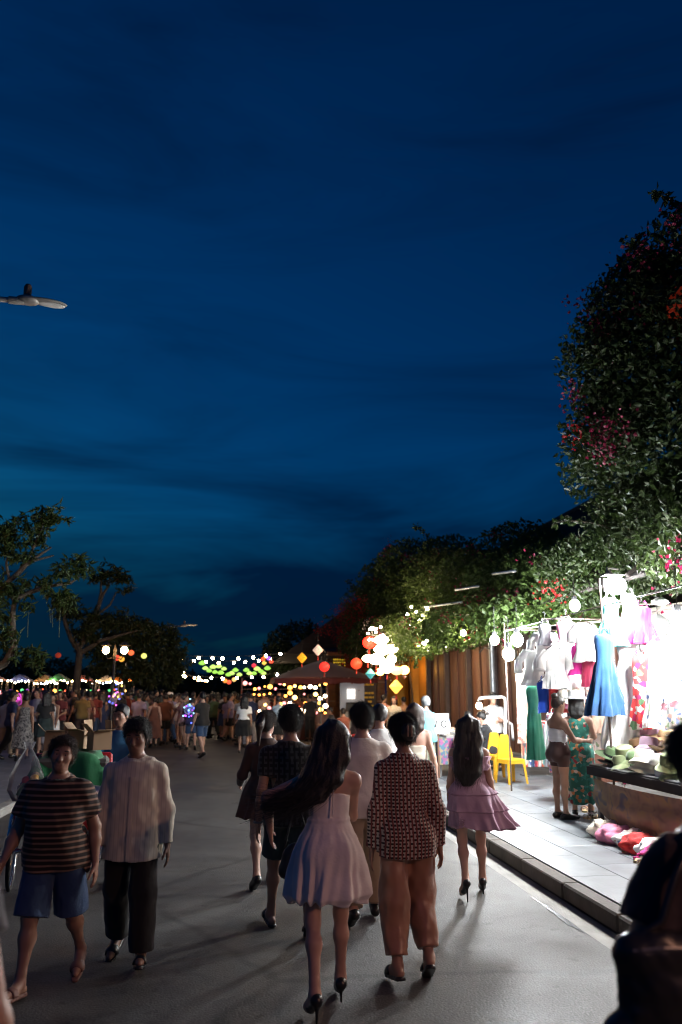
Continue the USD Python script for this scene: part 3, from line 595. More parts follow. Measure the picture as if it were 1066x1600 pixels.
def skeleton(h, sex, pose):
    """joints of a figure that faces +y; legs and arms as (left, right) tuples of angles in degrees"""
    s = h / 1.70; D = math.radians; J = {'s': s}
    lean, side, tw = (D(pose.get(k, 0)) for k in ('lean', 'side', 'twist'))
    T = rotz(tw) @ rotx(-lean) @ roty(side); J['T'] = T
    J['hipc'] = np.zeros(3)
    low = []
    for i, sd in enumerate((-1, 1)):
        fl, ab, kn, ft = (D(a) for a in pose.get('legs', ((0, 2, 2, 0), (0, 2, 2, 0)))[i])
        hp = np.array([sd * .088 * s, 0, -.01 * s])
        d1 = np.array([sd * math.sin(ab), math.sin(fl) * math.cos(ab), -math.cos(fl) * math.cos(ab)])
        d2 = np.array([sd * math.sin(ab) * .5, math.sin(fl - kn), -math.cos(fl - kn)]); d2 = unit(d2)
        kneep = hp + d1 * .415 * s; ank = kneep + d2 * .405 * s
        fd = unit([sd * .12, math.cos(ft), math.sin(ft)])
        toe = ank + fd * .155 * s + np.array([0, 0, -.052 * s * math.cos(ft)]); heel = ank - fd * .045 * s + np.array([0, 0, -.045 * s])
        upf = unit(np.cross(np.cross(fd, [0, 0, 1.0]), fd))
        J[f'hip{i}'], J[f'knee{i}'], J[f'ank{i}'], J[f'toe{i}'], J[f'heel{i}'], J[f'fd{i}'], J[f'fu{i}'], J[f'sd{i}'] = hp, kneep, ank, toe, heel, fd, upf, d2
        low += [toe[2] - .022 * s - pose.get('sole', 0.012), heel[2] - .032 * s - pose.get('sole', .012) - pose.get('heel', 0)]
    for i, sd in enumerate((-1, 1)):
        sp = T @ np.array([sd * (.158 if sex == 'f' else .183) * s, -.005, .425 * s])
        A = pose.get('arms', ((4, 8, 12, None), (4, 8, 12, None)))[i]
        fl, ab, el = D(A[0]), D(A[1]), D(A[2])
        d = unit([sd * math.sin(ab), math.cos(ab) * math.sin(fl), -math.cos(ab) * math.cos(fl)])
        d = unit(T @ d) if not pose.get('world_arms') else d
        bd = np.array(A[3] if A[3] is not None else (-.25 * sd, 1, 0.0)); bd = bd - d * (bd @ d); bd = unit(bd)
        e = sp + d * .285 * s; fo = unit(d * math.cos(el) + bd * math.sin(el)); wr = e + fo * .245 * s
        J[f'sh{i}'], J[f'el{i}'], J[f'wr{i}'], J[f'fo{i}'], J[f'ua{i}'] = sp, e, wr, fo, d
    z0 = -min(low)
    for k, v in J.items():
        if isinstance(v, np.ndarray) and v.shape == (3,) and not k.startswith(('fd', 'fu', 'sd', 'fo', 'ua')): J[k] = v + np.array([0, 0, z0])
    hy, hp_, hr = (D(a) for a in pose.get('head', (0, 0, 0)))
    J['neck'] = J['hipc'] + T @ np.array([0, -.012, .49]) * s
    HR = rotz(tw + hy) @ rotx(-lean * .35 - hp_) @ roty(side * .3 + hr); J['HR'] = HR
    J['head'] = J['neck'] + (T @ np.array([0, .012, .085]) + HR @ np.array([0, .012, .112])) * s
    return J

def hand_mesh(J, i, s, grip=0.35, cell=0.0055):
    """a palm, four bent fingers of different lengths and a thumb"""
    f = J[f'fo{i}']; sd = -1 if i == 0 else 1
    inner = np.array([-sd, 0, 0.0]); n = unit(inner - f * (inner @ f))      # the palm faces the body
    t = unit(np.cross(f, n) * 1.0)
    fw = np.array([0, 1.0, 0.15]); t = t if t @ fw > 0 else -t               # the thumb side points forward
    w = J[f'wr{i}']; pr = [cap(w - f * .03 * s, w + f * .012 * s, .024 * s, .023 * s, .02)]
    for q in (-.024, -.008, .009, .025): pr.append(cap(w + f * .02 * s + t * q * .6 * s, w + f * .088 * s + t * q * s, .0145 * s, .0115 * s, .012))
    for q, L in zip((-.027, -.009, .010, .028), (.058, .074, .08, .07)):
        p = w + (f * .092 + t * q) * s; d = unit(f + n * grip * .6); rr = .0085 * s
        for j, (l, bend) in enumerate(((.45, grip), (.32, grip * 1.3), (.23, grip))):
            e = p + d * L * l * s; pr.append(cap(p, e, rr, rr * .9, .004)); rr *= .9; p = e
            d = unit(d * math.cos(bend * .8) + n * math.sin(bend * .8))
    p = w + (f * .028 + t * .02) * s; d = unit(f * .75 + t * .62 + n * .3)
    for l, r in ((.042, .013), (.032, .0105), (.024, .0085)):
        e = p + d * l * s; pr.append(cap(p, e, r * s, r * .88 * s, .006)); p = e; d = unit(d * .85 + f * .4 + n * .2)
    return sdf_mesh(pr, cell, pad=.012)

def leg_prims(J, s, b, o=0.0, full=True, k=.035):
    P = []
    for i in (0, 1):
        hp, kn, an, d2 = J[f'hip{i}'], J[f'knee{i}'], J[f'ank{i}'], J[f'sd{i}']
        mid = kn + (an - kn) * .33 - unit(np.cross(d2, [1, 0, 0])) * -.012 * s
        P += [cap(hp + [0, 0, -.02 * s], hp + (kn - hp) * .5, .086 * b * s + o, .068 * b * s + o, k), cap(hp + (kn - hp) * .5, kn, .068 * b * s + o, .050 * b * s + o, k),
              cap(kn, mid, .047 * b * s + o, .050 * b * s + o, k), cap(mid, an + (kn - an) * .15, .049 * b * s + o, .032 * s + o, k), cap(an + (kn - an) * .15, an, .032 * s + o, .034 * s + o, .02)]
    return P
def torso_prim(J, s, b, sex, o=0.0, z0=None, z1=None, extra=None, belly=0.0):
    ax, ay = (np.array(a) * s for a in PROF[sex]); zs = np.array(PROFZ) * s
    ax = ax * b + o; ay = ay * b + o; yo = np.zeros(len(zs)); yo[3:5] += belly * .5; ay[2:5] += belly * .5
    if extra is not None: ax, ay = ax + extra[0], ay + extra[1]
    zz = np.linspace(zs[0] if z0 is None else z0 * s, zs[-1] if z1 is None else z1 * s, 24)
    return prof(J['hipc'], J['T'], zz, np.interp(zz, zs, ax), np.interp(zz, zs, ay), np.interp(zz, zs, yo), k=.03)
def arm_prims(J, s, b, o=0.0, frac=1.0, k=.03):
    P = []
    for i in (0, 1):
        sh, el, wr = J[f'sh{i}'], J[f'el{i}'], J[f'wr{i}']
        P.append(cap(sh, el, (.050 * b) * s + o, .037 * b * s + o, k))
        P.append(cap(el, el + (wr - el) * .35, .037 * b * s + o, .037 * b * s + o, k))
        P.append(cap(el + (wr - el) * .35, wr, .037 * b * s + o, .025 * s + o, k))
    return P
def body_mesh(J, h, sex, b, cell, detail, belly=0.0):
    s = J['s']; HR, hc = J['HR'], J['head']
    H = lambda x, y, z: hc + HR @ (np.array([x, y, z]) * s)
    P = [torso_prim(J, s, b, sex, belly=belly)] + leg_prims(J, s, b) + arm_prims(J, s, b)
    if sex == 'f':
        P += [ell(J['hipc'] + J['T'] @ np.array([sd * .07, .075, .335]) * s, np.array([.055, .05, .055]) * s, k=.04) for sd in (-1, 1)]
    P += [ell(J['hipc'] + J['T'] @ np.array([sd * .075, -.075, -.035]) * s, np.array([.085, .075, .085]) * s * b, k=.05) for sd in (-1, 1)]
    for i in (0, 1):
        P += [cap(J[f'sh{i}'] + J['T'] @ np.array([0, 0, -.01 * s]), J['hipc'] + J['T'] @ np.array([0, -.012, .485]) * s, .046 * b * s, .052 * s, .05)]
        P += [cap(J[f'heel{i}'], J[f'toe{i}'] + J[f'fd{i}'] * -.03 * s, .031 * s, .030 * s, .025), cap(J[f'ank{i}'], J[f'toe{i}'] - J[f'fd{i}'] * .03 * s, .033 * s, .026 * s, .03),
              cap(J[f'toe{i}'] - J[f'fd{i}'] * .05 * s, J[f'toe{i}'] + J[f'fd{i}'] * .022 * s, .03 * s, .019 * s, .02)]
    P += [cap(J['neck'] - J['T'] @ np.array([0, 0, .02]) * s, H(0, -.018, -.06), .054 * s if sex == 'm' else .046 * s, .05 * s if sex == 'm' else .043 * s, .035)]
    P += [ell(H(0, -.015, .03), np.array([.076, .096, .088]) * s, HR, .02), ell(H(0, .018, -.03), np.array([.063, .074, .085]) * s, HR, .03), ell(H(0, .05, -.088), np.array([.034, .034, .026]) * s, HR, .035)]
    for sd in (-1, 1): P.append(ell(H(sd * .077, -.012, -.01), np.array([.011, .020, .032]) * s, HR, .008))
    P += [cap(H(0, .085, .005), H(0, .108, -.030), .009 * s, .014 * s, .016)]
    if detail > 1:
        P += [ell(H(sd * .031, .094, .006), np.array([.019, .013, .009]) * s, HR, .012, sub=True) for sd in (-1, 1)]
        P += [cap(H(-.045, .078, .026), H(.045, .078, .026), .010 * s, .010 * s, .02), ell(H(0, .086, -.062), np.array([.024, .012, .010]) * s, HR, .01), ell(H(0, .100, -.062), np.array([.017, .005, .0016]) * s, HR, .004, sub=True),
              ell(H(.042, .058, -.02), np.array([.022, .022, .02]) * s, HR, .03), ell(H(-.042, .058, -.02), np.array([.022, .022, .02]) * s, HR, .03)]
        P += [ell(H(sd * .009, .104, -.036), np.array([.010, .010, .009]) * s, HR, .008) for sd in (-1, 1)]
    if detail == 0:
        for i in (0, 1):
            P += [cap(J[f'wr{i}'], J[f'wr{i}'] + J[f'fo{i}'] * .13 * s, .026 * s, .022 * s, .02), cap(J[f'wr{i}'] + J[f'fo{i}'] * .02 * s, J[f'wr{i}'] + (J[f'fo{i}'] * .08 + np.array([0, .035, 0])) * s, .014 * s, .011 * s, .01)]
        return sdf_mesh(P, cell)
    return cat(sdf_mesh(P, cell), hand_mesh(J, 0, s, cell=.0055 if detail > 1 else .008), hand_mesh(J, 1, s, cell=.0055 if detail > 1 else .008))

def cut_plane(F, X, Y, Z, pt, d, rad):
    """removes what lies beyond the plane through pt (normal d), within rad of pt"""
    pl = (X - pt[0]) * d[0] + (Y - pt[1]) * d[1] + (Z - pt[2]) * d[2]
    near = (X - pt[0]) ** 2 + (Y - pt[1]) ** 2 + (Z - pt[2]) ** 2 < rad * rad
    return np.where(near & (pl > -.02), np.maximum(F, pl), F)

def shirt_mesh(J, sex, b, cell, sleeve=0.6, hem=-.08, o=.018, loose=.02, sleeve_o=.02, neck=.518, wr=.02, belly=0, seed=0, collar=False, wstr=(1, 1, .6)):
    s = J['s']; ex = np.interp(np.array(PROFZ), [-.3, .1, .3, .5], [loose, loose * 1.0, loose * .6, 0]); hemd = max(hem, PROFZ[0]) if hem > PROFZ[0] else hem
    if hem < PROFZ[0]:
        ax, ay = (np.array(a) * s * b + o for a in PROF[sex])
        zs = np.array(PROFZ) * s; ax = ax + ex; ay = ay + ex; ay[2:5] += belly * .5
        hipx, hipy = ax[1] + .004, ay[1] + .004
        zs = np.concatenate([[hem * s - .02], [-.06 * s], zs[1:]]); ax = np.concatenate([[hipx + .012], [hipx + .008], ax[1:]]); ay = np.concatenate([[hipy + .012], [hipy + .006], ay[1:]])
        yo = np.zeros(len(zs)); yo[4:6] += belly * .5
        zz = np.linspace(hem * s - .02, neck * s, 30)
        P = [prof(J['hipc'], J['T'], zz, np.interp(zz, zs, ax), np.interp(zz, zs, ay), np.interp(zz, zs, yo), .03)]
    else:
        P = [torso_prim(J, s, b, sex, o, z0=hem, z1=neck, extra=(ex, ex), belly=belly)]
    if sex == 'f': P += [ell(J['hipc'] + J['T'] @ np.array([sd * .07, .072, .335]) * s, np.array([.055, .05, .055]) * s + o, k=.05) for sd in (-1, 1)]
    if hem < -.05:
        P += [ell(J['hipc'] + J['T'] @ np.array([sd * .075, -.072, -.035]) * s, np.array([.085, .075, .085]) * s * b + o + .007, k=.05) for sd in (-1, 1)]
        for i in (0, 1):
            hp, kn = J[f'hip{i}'], J[f'knee{i}']; P.append(cap(hp + [0, 0, -.02 * s], hp + (kn - hp) * .55, .088 * b * s + o + .006, .078 * b * s + o + .008, .06))
    cuts = []
    for i in (0, 1):
        sh, el, w_ = J[f'sh{i}'], J[f'el{i}'], J[f'wr{i}']
        P.append(cap(sh + J['T'] @ np.array([0, 0, -.012 * s]), J['hipc'] + J['T'] @ np.array([0, -.012, .475]) * s, .046 * b * s + o * .6, .046 * s + o * .5, .05))
        if sleeve > 0:
            if sleeve <= .75:
                e = sh + (el - sh) * sleeve; P.append(cap(sh, e + (e - sh) * .2, .048 * b * s + o * .8, .047 * b * s + sleeve_o, .03)); cuts.append((e, J[f'ua{i}']))
            else:
                P += [cap(sh, el, .048 * b * s + o * .8, .040 * b * s + sleeve_o, .03), cap(el, w_ + J[f'fo{i}'] * .02, .040 * b * s + sleeve_o, .028 * s + sleeve_o * .8, .03)]; cuts.append((w_, J[f'fo{i}']))
    if collar:
        c0 = J['neck'] + J['T'] @ np.array([0, .002, .018]) * s
        for q in range(10):
            a0, a1 = q * .628, q * .628 + .628
            u = lambda a: c0 + J['T'] @ np.array([.062 * math.cos(a), .062 * math.sin(a) - .004, -.02 * max(math.sin(a), 0)]) * s
            P.append(cap(u(a0), u(a1), .016, .016, .008))
    hz = hem * s; T, o_ = J['T'], J['hipc']
    def post(F, X, Y, Z):
        w = T[0, 2] * (X - o_[0]) + T[1, 2] * (Y - o_[1]) + T[2, 2] * (Z - o_[2])
        wv = .006 * np.sin(14 * X + 5) + .006 * np.sin(11 * Y)
        if sleeve < .8 or True:
            r2 = (X - o_[0]) ** 2 + (Y - o_[1]) ** 2
        F = np.where(r2 < (.30 * s) ** 2, np.where(w < hz + wv + .03, np.maximum(F, np.where(_arm(X, Y, Z, J) < .075, -1, hz + wv - w)), F), F)
        for pt, d in cuts: F = cut_plane(F, X, Y, Z, pt, d, .11 if sleeve <= .75 else .075)
        return F
    return sdf_mesh(P, cell, post, wrinkle=wr, wscale=9, seed=seed, wstretch=wstr)
def _arm(X, Y, Z, J):
    """distance to the arms' bones (elbow to wrist), so that a hem does not trim a sleeve"""
    d = None
    for i in (0, 1):
        q = _eval(cap(J[f'el{i}'], J[f'wr{i}'], 0, 0), X, Y, Z); d = q if d is None else np.minimum(d, q)
    return d
def trousers_mesh(J, sex, b, cell, length=.95, o=.016, loose=.03, hem_loose=None, waist=.12, wr=.02, seed=0):
    """length: fraction of the way down from hip (0) over knee (.5) to ankle (1)"""
    s = J['s']; P = [torso_prim(J, s, b, sex, o, z0=-.10, z1=waist), ]
    P += [ell(J['hipc'] + J['T'] @ np.array([sd * .075, -.072, -.035]) * s, np.array([.085, .075, .085]) * s * b + o, k=.05) for sd in (-1, 1)]
    cuts = []
    for i in (0, 1):
        hp, kn, an = J[f'hip{i}'], J[f'knee{i}'], J[f'ank{i}']
        rk, rh = .052 * b * s + loose, .040 * s + (loose if hem_loose is None else hem_loose)
        if length <= .55:
            e = hp + (kn - hp) * length * 2; P.append(cap(hp, e + (e - hp) * .1, .088 * b * s + o, rk + .006, .014)); cuts.append((e, unit(e - hp)))
        else:
            e = kn + (an - kn) * (length - .5) * 2; P += [cap(hp, kn, .088 * b * s + o, rk, .035), cap(kn, e + (an - kn) * .08, rk, rk + (rh - rk) * (length - .5) * 2, .03)]; cuts.append((e, unit(an - kn)))
    def post(F, X, Y, Z):
        for pt, d in cuts: F = cut_plane(F, X, Y, Z, pt, d, .16)
        return F
    return sdf_mesh(P, cell, post, wrinkle=wr, wscale=8, seed=seed, wstretch=(1, 1, .55))
def skirt_mesh(J, sex, b, cell, zt=.15, zb=-.35, flare=.10, o=.012, pleats=9, amp=.05, wr=.012, seed=0, sway=(0, 0), bodice=None, ruffles=0, bubble=0):
    """a skirt (zt to zb, relative to the hip); bodice: the height that a dress's top reaches up to"""
    s = J['s']; ax, ay = (np.array(a) * s * b + o for a in PROF[sex]); zs = np.array(PROFZ) * s; hc = J['hipc']; rs = np.random.default_rng(seed + 3); ph = rs.uniform(0, 6.28, 4)
    def f(X, Y, Z):
        z = Z - hc[2]; t = np.clip((zt * s - z) / ((zt - zb) * s), 0, 1)
        bx = np.interp(np.maximum(z, -.02 * s), zs, ax); by = np.interp(np.maximum(z, -.02 * s), zs, ay)
        prof_t = t ** .9 if not bubble else np.sin(np.minimum(t * 1.08, 1.05) * 1.5) ** 1.1 * np.where(t > .93, 1 - bubble * (t - .93) / .07, 1)
        bx = bx + flare * prof_t; by = by + flare * prof_t * .9
        if ruffles:
            q = (t * ruffles) % 1.0; bx = bx + .022 * q ** 1.5; by = by + .022 * q ** 1.5
        x = X - hc[0] - sway[0] * t ** 1.6; y = Y - hc[1] - sway[1] * t ** 1.6
        th = np.arctan2(y / by, x / bx); th = th + .22 * np.sin(2 * th + ph[1]) + .16 * np.sin(3 * th + ph[0] + 1.5 * t) + .08 * np.sin(5 * th + ph[2])
        rip = 1 + amp * t ** .7 * (np.sin(pleats * th + ph[0]) + .5 * np.sin((pleats * 2 + 1) * th + ph[1] + 2 * t) + .5 * np.sin(3 * th + ph[2]))
        d = (np.sqrt((x / (bx * rip)) ** 2 + (y / (by * rip)) ** 2) - 1) * np.minimum(bx, by)
        hemw = .012 * np.sin(pleats * th + ph[3]) + .01 * np.sin(2 * th + ph[1])
        d = np.maximum(d, np.maximum(zb * s + hemw - z, z - zt * s))
        inner = np.maximum((np.sqrt((x / (bx * rip - .026)) ** 2 + (y / (by * rip - .026)) ** 2) - 1) * np.minimum(bx, by), z - (zb + .12) * s)
        return np.maximum(d, -inner)
    m = .30 * s + flare + .06; P = [fnp(f, hc + [-m + min(sway[0], 0), -m, zb * s - .03], hc + [m + max(sway[0], 0), m, zt * s + .01], .012)]
    if zb < -.2: P += [ell(hc + J['T'] @ np.array([sd * .075, -.075, -.035]) * s, np.array([.085, .075, .085]) * s * b + o + .010, k=.06) for sd in (-1, 1)]
    if bodice is not None:
        P.append(torso_prim(J, s, b, sex, o * .8, z0=zt - .03, z1=bodice))
        P += [ell(hc + J['T'] @ np.array([sd * .07, .074, .325]) * s, np.array([.056, .05, .055]) * s + o * .5, k=.03) for sd in (-1, 1) if bodice > .3]
    top = (bodice if bodice is not None else zt) * s
    def post(F, X, Y, Z):
        w = J['T'][0, 2] * (X - hc[0]) + J['T'][1, 2] * (Y - hc[1]) + J['T'][2, 2] * (Z - hc[2])
        return np.maximum(F, w - top - .01 * np.cos(22 * X))
    return sdf_mesh(P, cell, post, wrinkle=wr, wscale=10, seed=seed, wstretch=(1, 1, .4))
def hair_cap_prims(J, o=.013, vol=1.0):
    s = J['s']; HR, hc = J['HR'], J['head']; H = lambda x, y, z: hc + HR @ (np.array([x, y, z]) * s)
    return [ell(H(0, -.017, .034), (np.array([.078, .098, .09]) * vol) * s + o * .7, HR, .02)], H
def short_hair(J, cell, nape=-.065, front=.062, o=.013, seed=0, vol=1.0, rough=.02, bald=False):
    s = J['s']; P, H = hair_cap_prims(J, o, vol); HR, hc = J['HR'], J['head']
    P += [ell(H(0, -.055, -.02), np.array([.066, .055, .06]) * s, HR, .03)]
    def post(F, X, Y, Z):
        x, y, z = X - hc[0], Y - hc[1], Z - hc[2]
        u, v, w = ((HR[0, i] * x + HR[1, i] * y + HR[2, i] * z) / s for i in range(3))
        w = w + .007 * np.sin(70 * u + seed) + .005 * np.sin(150 * u)
        line = np.interp(np.clip(v, -.1, .1), [-.1, -.04, -.01, .02, .035, .06, .1], [nape, nape + .005, .0, -.005, .035, front - .008, front])
        F = np.maximum(F, (line - w) * s)
        return np.maximum(F, (w - .06) * s) if bald else F
    return sdf_mesh(P, cell, post, wrinkle=rough, wscale=26, seed=seed, wstretch=(1, 1, .35))
def long_hair(J, cell, path, radii, flat=.55, seed=0, o=.012, rough=.016, cap_hair=True):
    """path: points in head coordinates (metres) from the nape down; a streaked mass"""
    s = J['s']; HR, hc = J['HR'], J['head']; P, H = hair_cap_prims(J, o)
    P += [ell(H(0, -.045, -.01), np.array([.08, .07, .085]) * s, HR, .03)]
    pts = [H(*p) for p in path]
    for a, b_, ra, rb in zip(pts[:-1], pts[1:], radii[:-1], radii[1:]):
        n = 3
        for q in (-1, 0, 1):
            off = HR @ np.array([1.0, 0, 0])
            P.append(cap(a + off * q * ra * .75, b_ + off * q * rb * .75, ra * flat, rb * flat, .03))
    def post(F, X, Y, Z):
        x, y, z = X - hc[0], Y - hc[1], Z - hc[2]
        u, v, w = ((HR[0, i] * x + HR[1, i] * y + HR[2, i] * z) / s for i in range(3))
        face = np.maximum(np.maximum((.02 - v) * s, (w - .06) * s), (np.abs(u) - .066) * s)      # the face stays free
        return np.maximum(F, -face)
    return sdf_mesh(P, cell, post, wrinkle=rough, wscale=30, seed=seed, wstretch=(1, 1, .15))
def hair_strands(J, path, radii, n, seed, wild=.03, flat=.55):
    s = J['s']; HR, hc = J['HR'], J['head']; H = lambda p: hc + HR @ (np.asarray(p) * s); r = np.random.default_rng(seed); out = []
    pts = np.array([H(p) for p in path]); rad = np.array(radii); tt = np.linspace(0, 1, len(pts)); ex, ey = HR[:, 0], HR[:, 1]
    for k in range(n):
        a = r.uniform(0, 6.28); q = math.sqrt(r.uniform(.5, 1.35)) * (1.25 if r.random() < .08 else 1); L = r.uniform(.75, 1.06)
        u = np.linspace(0, L, 14); c = np.stack([np.interp(u, tt, pts[:, i]) for i in range(3)], 1); rr = np.interp(u, tt, rad)
        if L > 1: c[u > 1] += (pts[-1] - pts[-2]) * ((u[u > 1] - 1)[:, None] * (len(pts) - 1))
        w1, w2 = r.normal(0, wild, 3), r.uniform(0, 6)
        c = c + (ex * math.cos(a) * q)[None] * (rr * 1.05)[:, None] + (ey * math.sin(a) * q * flat)[None] * (rr * 1.05)[:, None] + w1[None] * (u ** 2)[:, None] + (ex * .006)[None] * np.sin(9 * u + w2)[:, None]
        root = H([math.cos(a) * .06, -.03 - abs(math.sin(a)) * .05, .06 + r.uniform(-.02, .05)])
        out.append(np.vstack([root, c]))
    return out
def hair_fuzz(J, m, n, L, seed):
    r = np.random.default_rng(seed); HR, hc = J['HR'], J['head']; v = m[0]; P = v[r.integers(0, len(v), n)] + r.normal(0, .002, (n, 3)); N = P - hc; N /= np.linalg.norm(N, axis=1, keepdims=True)
    dn = HR @ np.array([0, -.45, -1.0]); out = []
    for p, k in zip(P, N):
        d = dn + r.normal(0, .45, 3); d = unit(d - k * (d @ k) * .85 + k * r.uniform(.05, .45)); l = L * r.uniform(.5, 1.2)
        out.append(np.array([p - d * .004, p + d * l * .5 + k * .002, p + d * l - k * .002]))
    return out
def collar_mesh(J, o=.0):
    s = J['s']; c = J['neck'] + J['T'] @ np.array([0, .004, .0]) * s; a = np.linspace(math.radians(118), math.radians(422), 26); rows = []
    for rx, ry, z in ((.060, .058, .046), (.064, .062, .052), (.078, .078, .040), (.094 + o, .092 + o, .008)):
        drop = np.maximum(np.sin(a), 0); rows.append(np.stack([c + J['T'] @ np.array([rx * math.cos(q), ry * math.sin(q) + .012 * w, z - .055 * w - .004 * math.sin(3 * q)]) * s for q, w in zip(a, drop)]))
    R = np.stack(rows); v, f = grid_sheet(R); return cat((v, f), (v - J['T'][:, 2] * .004, f))
def placket_mesh(J, m, z0, z1, x=0.0, w=.016):
    s = J['s']; v = m[0] - J['hipc']; v = v @ J['T']; pts = []
    for z in np.linspace(z0, z1, 26):
        q = v[(np.abs(v[:, 2] - z * s) < .02) & (np.abs(v[:, 0] - x) < .03)]; pts.append((x, q[:, 1].max() + .003 if len(q) else .14, z * s))
    p = np.array(pts); p[1:-1, 1] = (p[:-2, 1] + p[1:-1, 1] + p[2:, 1]) / 3
    R = np.stack([(p + [-w, -.006, 0]), (p + [-w, .002, 0]), (p + [w, .002, 0]), (p + [w, -.006, 0])], 1) @ J['T'].T + J['hipc']; return grid_sheet(R)
def shoe_mesh(J, i, kind, cell=.008):
    s = J['s']; an, toe, heel, fd, fu = (J[f'{k}{i}'] for k in ('ank', 'toe', 'heel', 'fd', 'fu'))
    if kind == 'heels':
        P = [cap(heel + [0, 0, .004], toe - fd * .07 * s - fu * .012, .035 * s, .030 * s, .01), cap(toe - fd * .06 * s, toe + fd * .035 * s, .034 * s, .022 * s, .02), ell(heel + fu * .012, np.array([.033, .034, .032]) * s, None, .02)]
        P.append(cap(heel - [0, 0, .02], [heel[0], heel[1] - .005, .008], .012, .006, .01))
        m = sdf_mesh(P, cell, pad=.015); v = m[0]; v[:, 2] = np.maximum(v[:, 2], .001); return m
    base = [(heel - fd * .03 * s - fu * .034 * s), (toe + fd * .035 * s - fu * .024 * s)]
    if kind == 'slides':
        P = [cap(base[0] + fd * .03 * s, base[1] - fd * .05 * s, .037 * s, .040 * s, .01), cap(base[1] - fd * .05 * s, base[1], .040 * s, .030 * s, .01)]
        m = sdf_mesh(P, cell, lambda F, X, Y, Z: np.maximum(F, np.abs((X - base[0][0]) * fu[0] + (Y - base[0][1]) * fu[1] + (Z - base[0][2]) * fu[2] - .004 + ((X - base[0][0]) * fd[0] + (Y - base[0][1]) * fd[1]) * 0) - .012), pad=.02)
        st = [toe - fd * .045 * s + np.cross(fd, fu) * .040 * s * math.cos(a) + fu * (.045 * math.sin(a) - .012) * s for a in np.linspace(0, math.pi, 9)]
        v, f = tube(st, .013, 8); c = np.mean(st, 0); v = c + (v - c) + fd * (((v - c) @ fd)[:, None]) * 1.6
        return cat(m, (v, f))
    P = [cap(heel, toe - fd * .04 * s, .041 * s, .041 * s, .02), cap(toe - fd * .05 * s, toe + fd * .025 * s, .041 * s, .030 * s, .02), cap(an - [0, 0, .01], toe - fd * .06 * s, .043 * s, .035 * s, .02)]
    if kind == 'boots': P.append(cap(an, an + (J[f'knee{i}'] - an) * .22, .045 * s, .043 * s, .02))
    return sdf_mesh(P, cell, pad=.015)

def dress_up(path, spec, near=True):
    """writes the parts of one figure under path"""
    J = skeleton(spec['h'], spec['sex'], spec['pose']); s = J['s']; sex, b = spec['sex'], spec.get('b', 1.0); cell = spec.get('cell', .011); det = spec.get('detail', 1); belly = spec.get('belly', 0)
    part(path, 'body', body_mesh(J, spec['h'], sex, b, cell, det, belly), spec['skin'], True)
    for kind, name, mat, kw in spec['wear']:
        if kind == 'shirt': m = shirt_mesh(J, sex, b, cell, belly=belly, **kw)
        elif kind == 'trousers': m = trousers_mesh(J, sex, b, cell, **kw)
        elif kind == 'skirt': m = skirt_mesh(J, sex, b, cell * .9, **kw)
        elif kind == 'shoes':
            for i in (0, 1): part(path, name, shoe_mesh(J, i, kw['kind'], min(cell, .01)), mat, True)
            continue
        elif kind == 'short_hair':
            m = short_hair(J, min(cell, .009), **kw)
            if det and cell < .0105 and not kw.get('bald'): curves(path, 'hair_strands', hair_fuzz(J, m, 3200, .040, 3), .0020, mat)
        elif kind == 'long_hair':
            n = kw.pop('strands', 0); wild = kw.pop('wild', .03)
            if n: curves(path, 'loose_hair', hair_strands(J, kw['path'], kw['radii'], n, 5, wild), .0032, mat)
            m = long_hair(J, min(cell, .010), **kw)
        elif kind == 'mesh':
            m = kw['f'](J)
        J[name] = m; part(path, name, m, mat, kw.get('smooth', True) if kind == 'mesh' else True)
    if det > 1:
        for sd in (-1, 1):
            e = J['head'] + J['HR'] @ (np.array([sd * .031, .0765, .005]) * s)
            ep = part(path, 'eye', ball(e, .0120 * s, 2), M('eye_white', (.34, .32, .30), .3, bump=0), True)
            part(ep, 'iris', ball(e + J['HR'] @ np.array([0, .0085, 0]) * s, .0065 * s, 1, (1, .7, 1)), M('eye_dark', (.01, .007, .005), .2), True)
            eb = [J['head'] + J['HR'] @ (np.array([sd * x, .092 - abs(x - .03) * .35, .028 + .004 * math.sin((x - .012) * 70)]) * s) for x in np.linspace(.014, .052, 5)]
            part(path, 'eyebrow', tube(eb, [.002, .0038, .004, .0034, .0015], 6), M('hair_black', (.012, .010, .009), .5))
    return J
def person(label, loc, heading, spec, group=None):
    p = thing('person', label, 'person', loc, heading, group)
    J = dress_up(p, spec); return p, J
def walk(stride=18, phase=1, arms=None, **kw):
    """mid-stride; phase 1: the right leg leads"""
    a, b = (stride, 3, 8, 8), (-stride * .75, 3, stride * 1.1 + 6, -28)
    d = dict(legs=((b, a) if phase > 0 else (a, b)), arms=arms or ((18 * phase, 9, 16, None), (-18 * phase, 9, 14, None)), lean=2); d.update(kw); return d
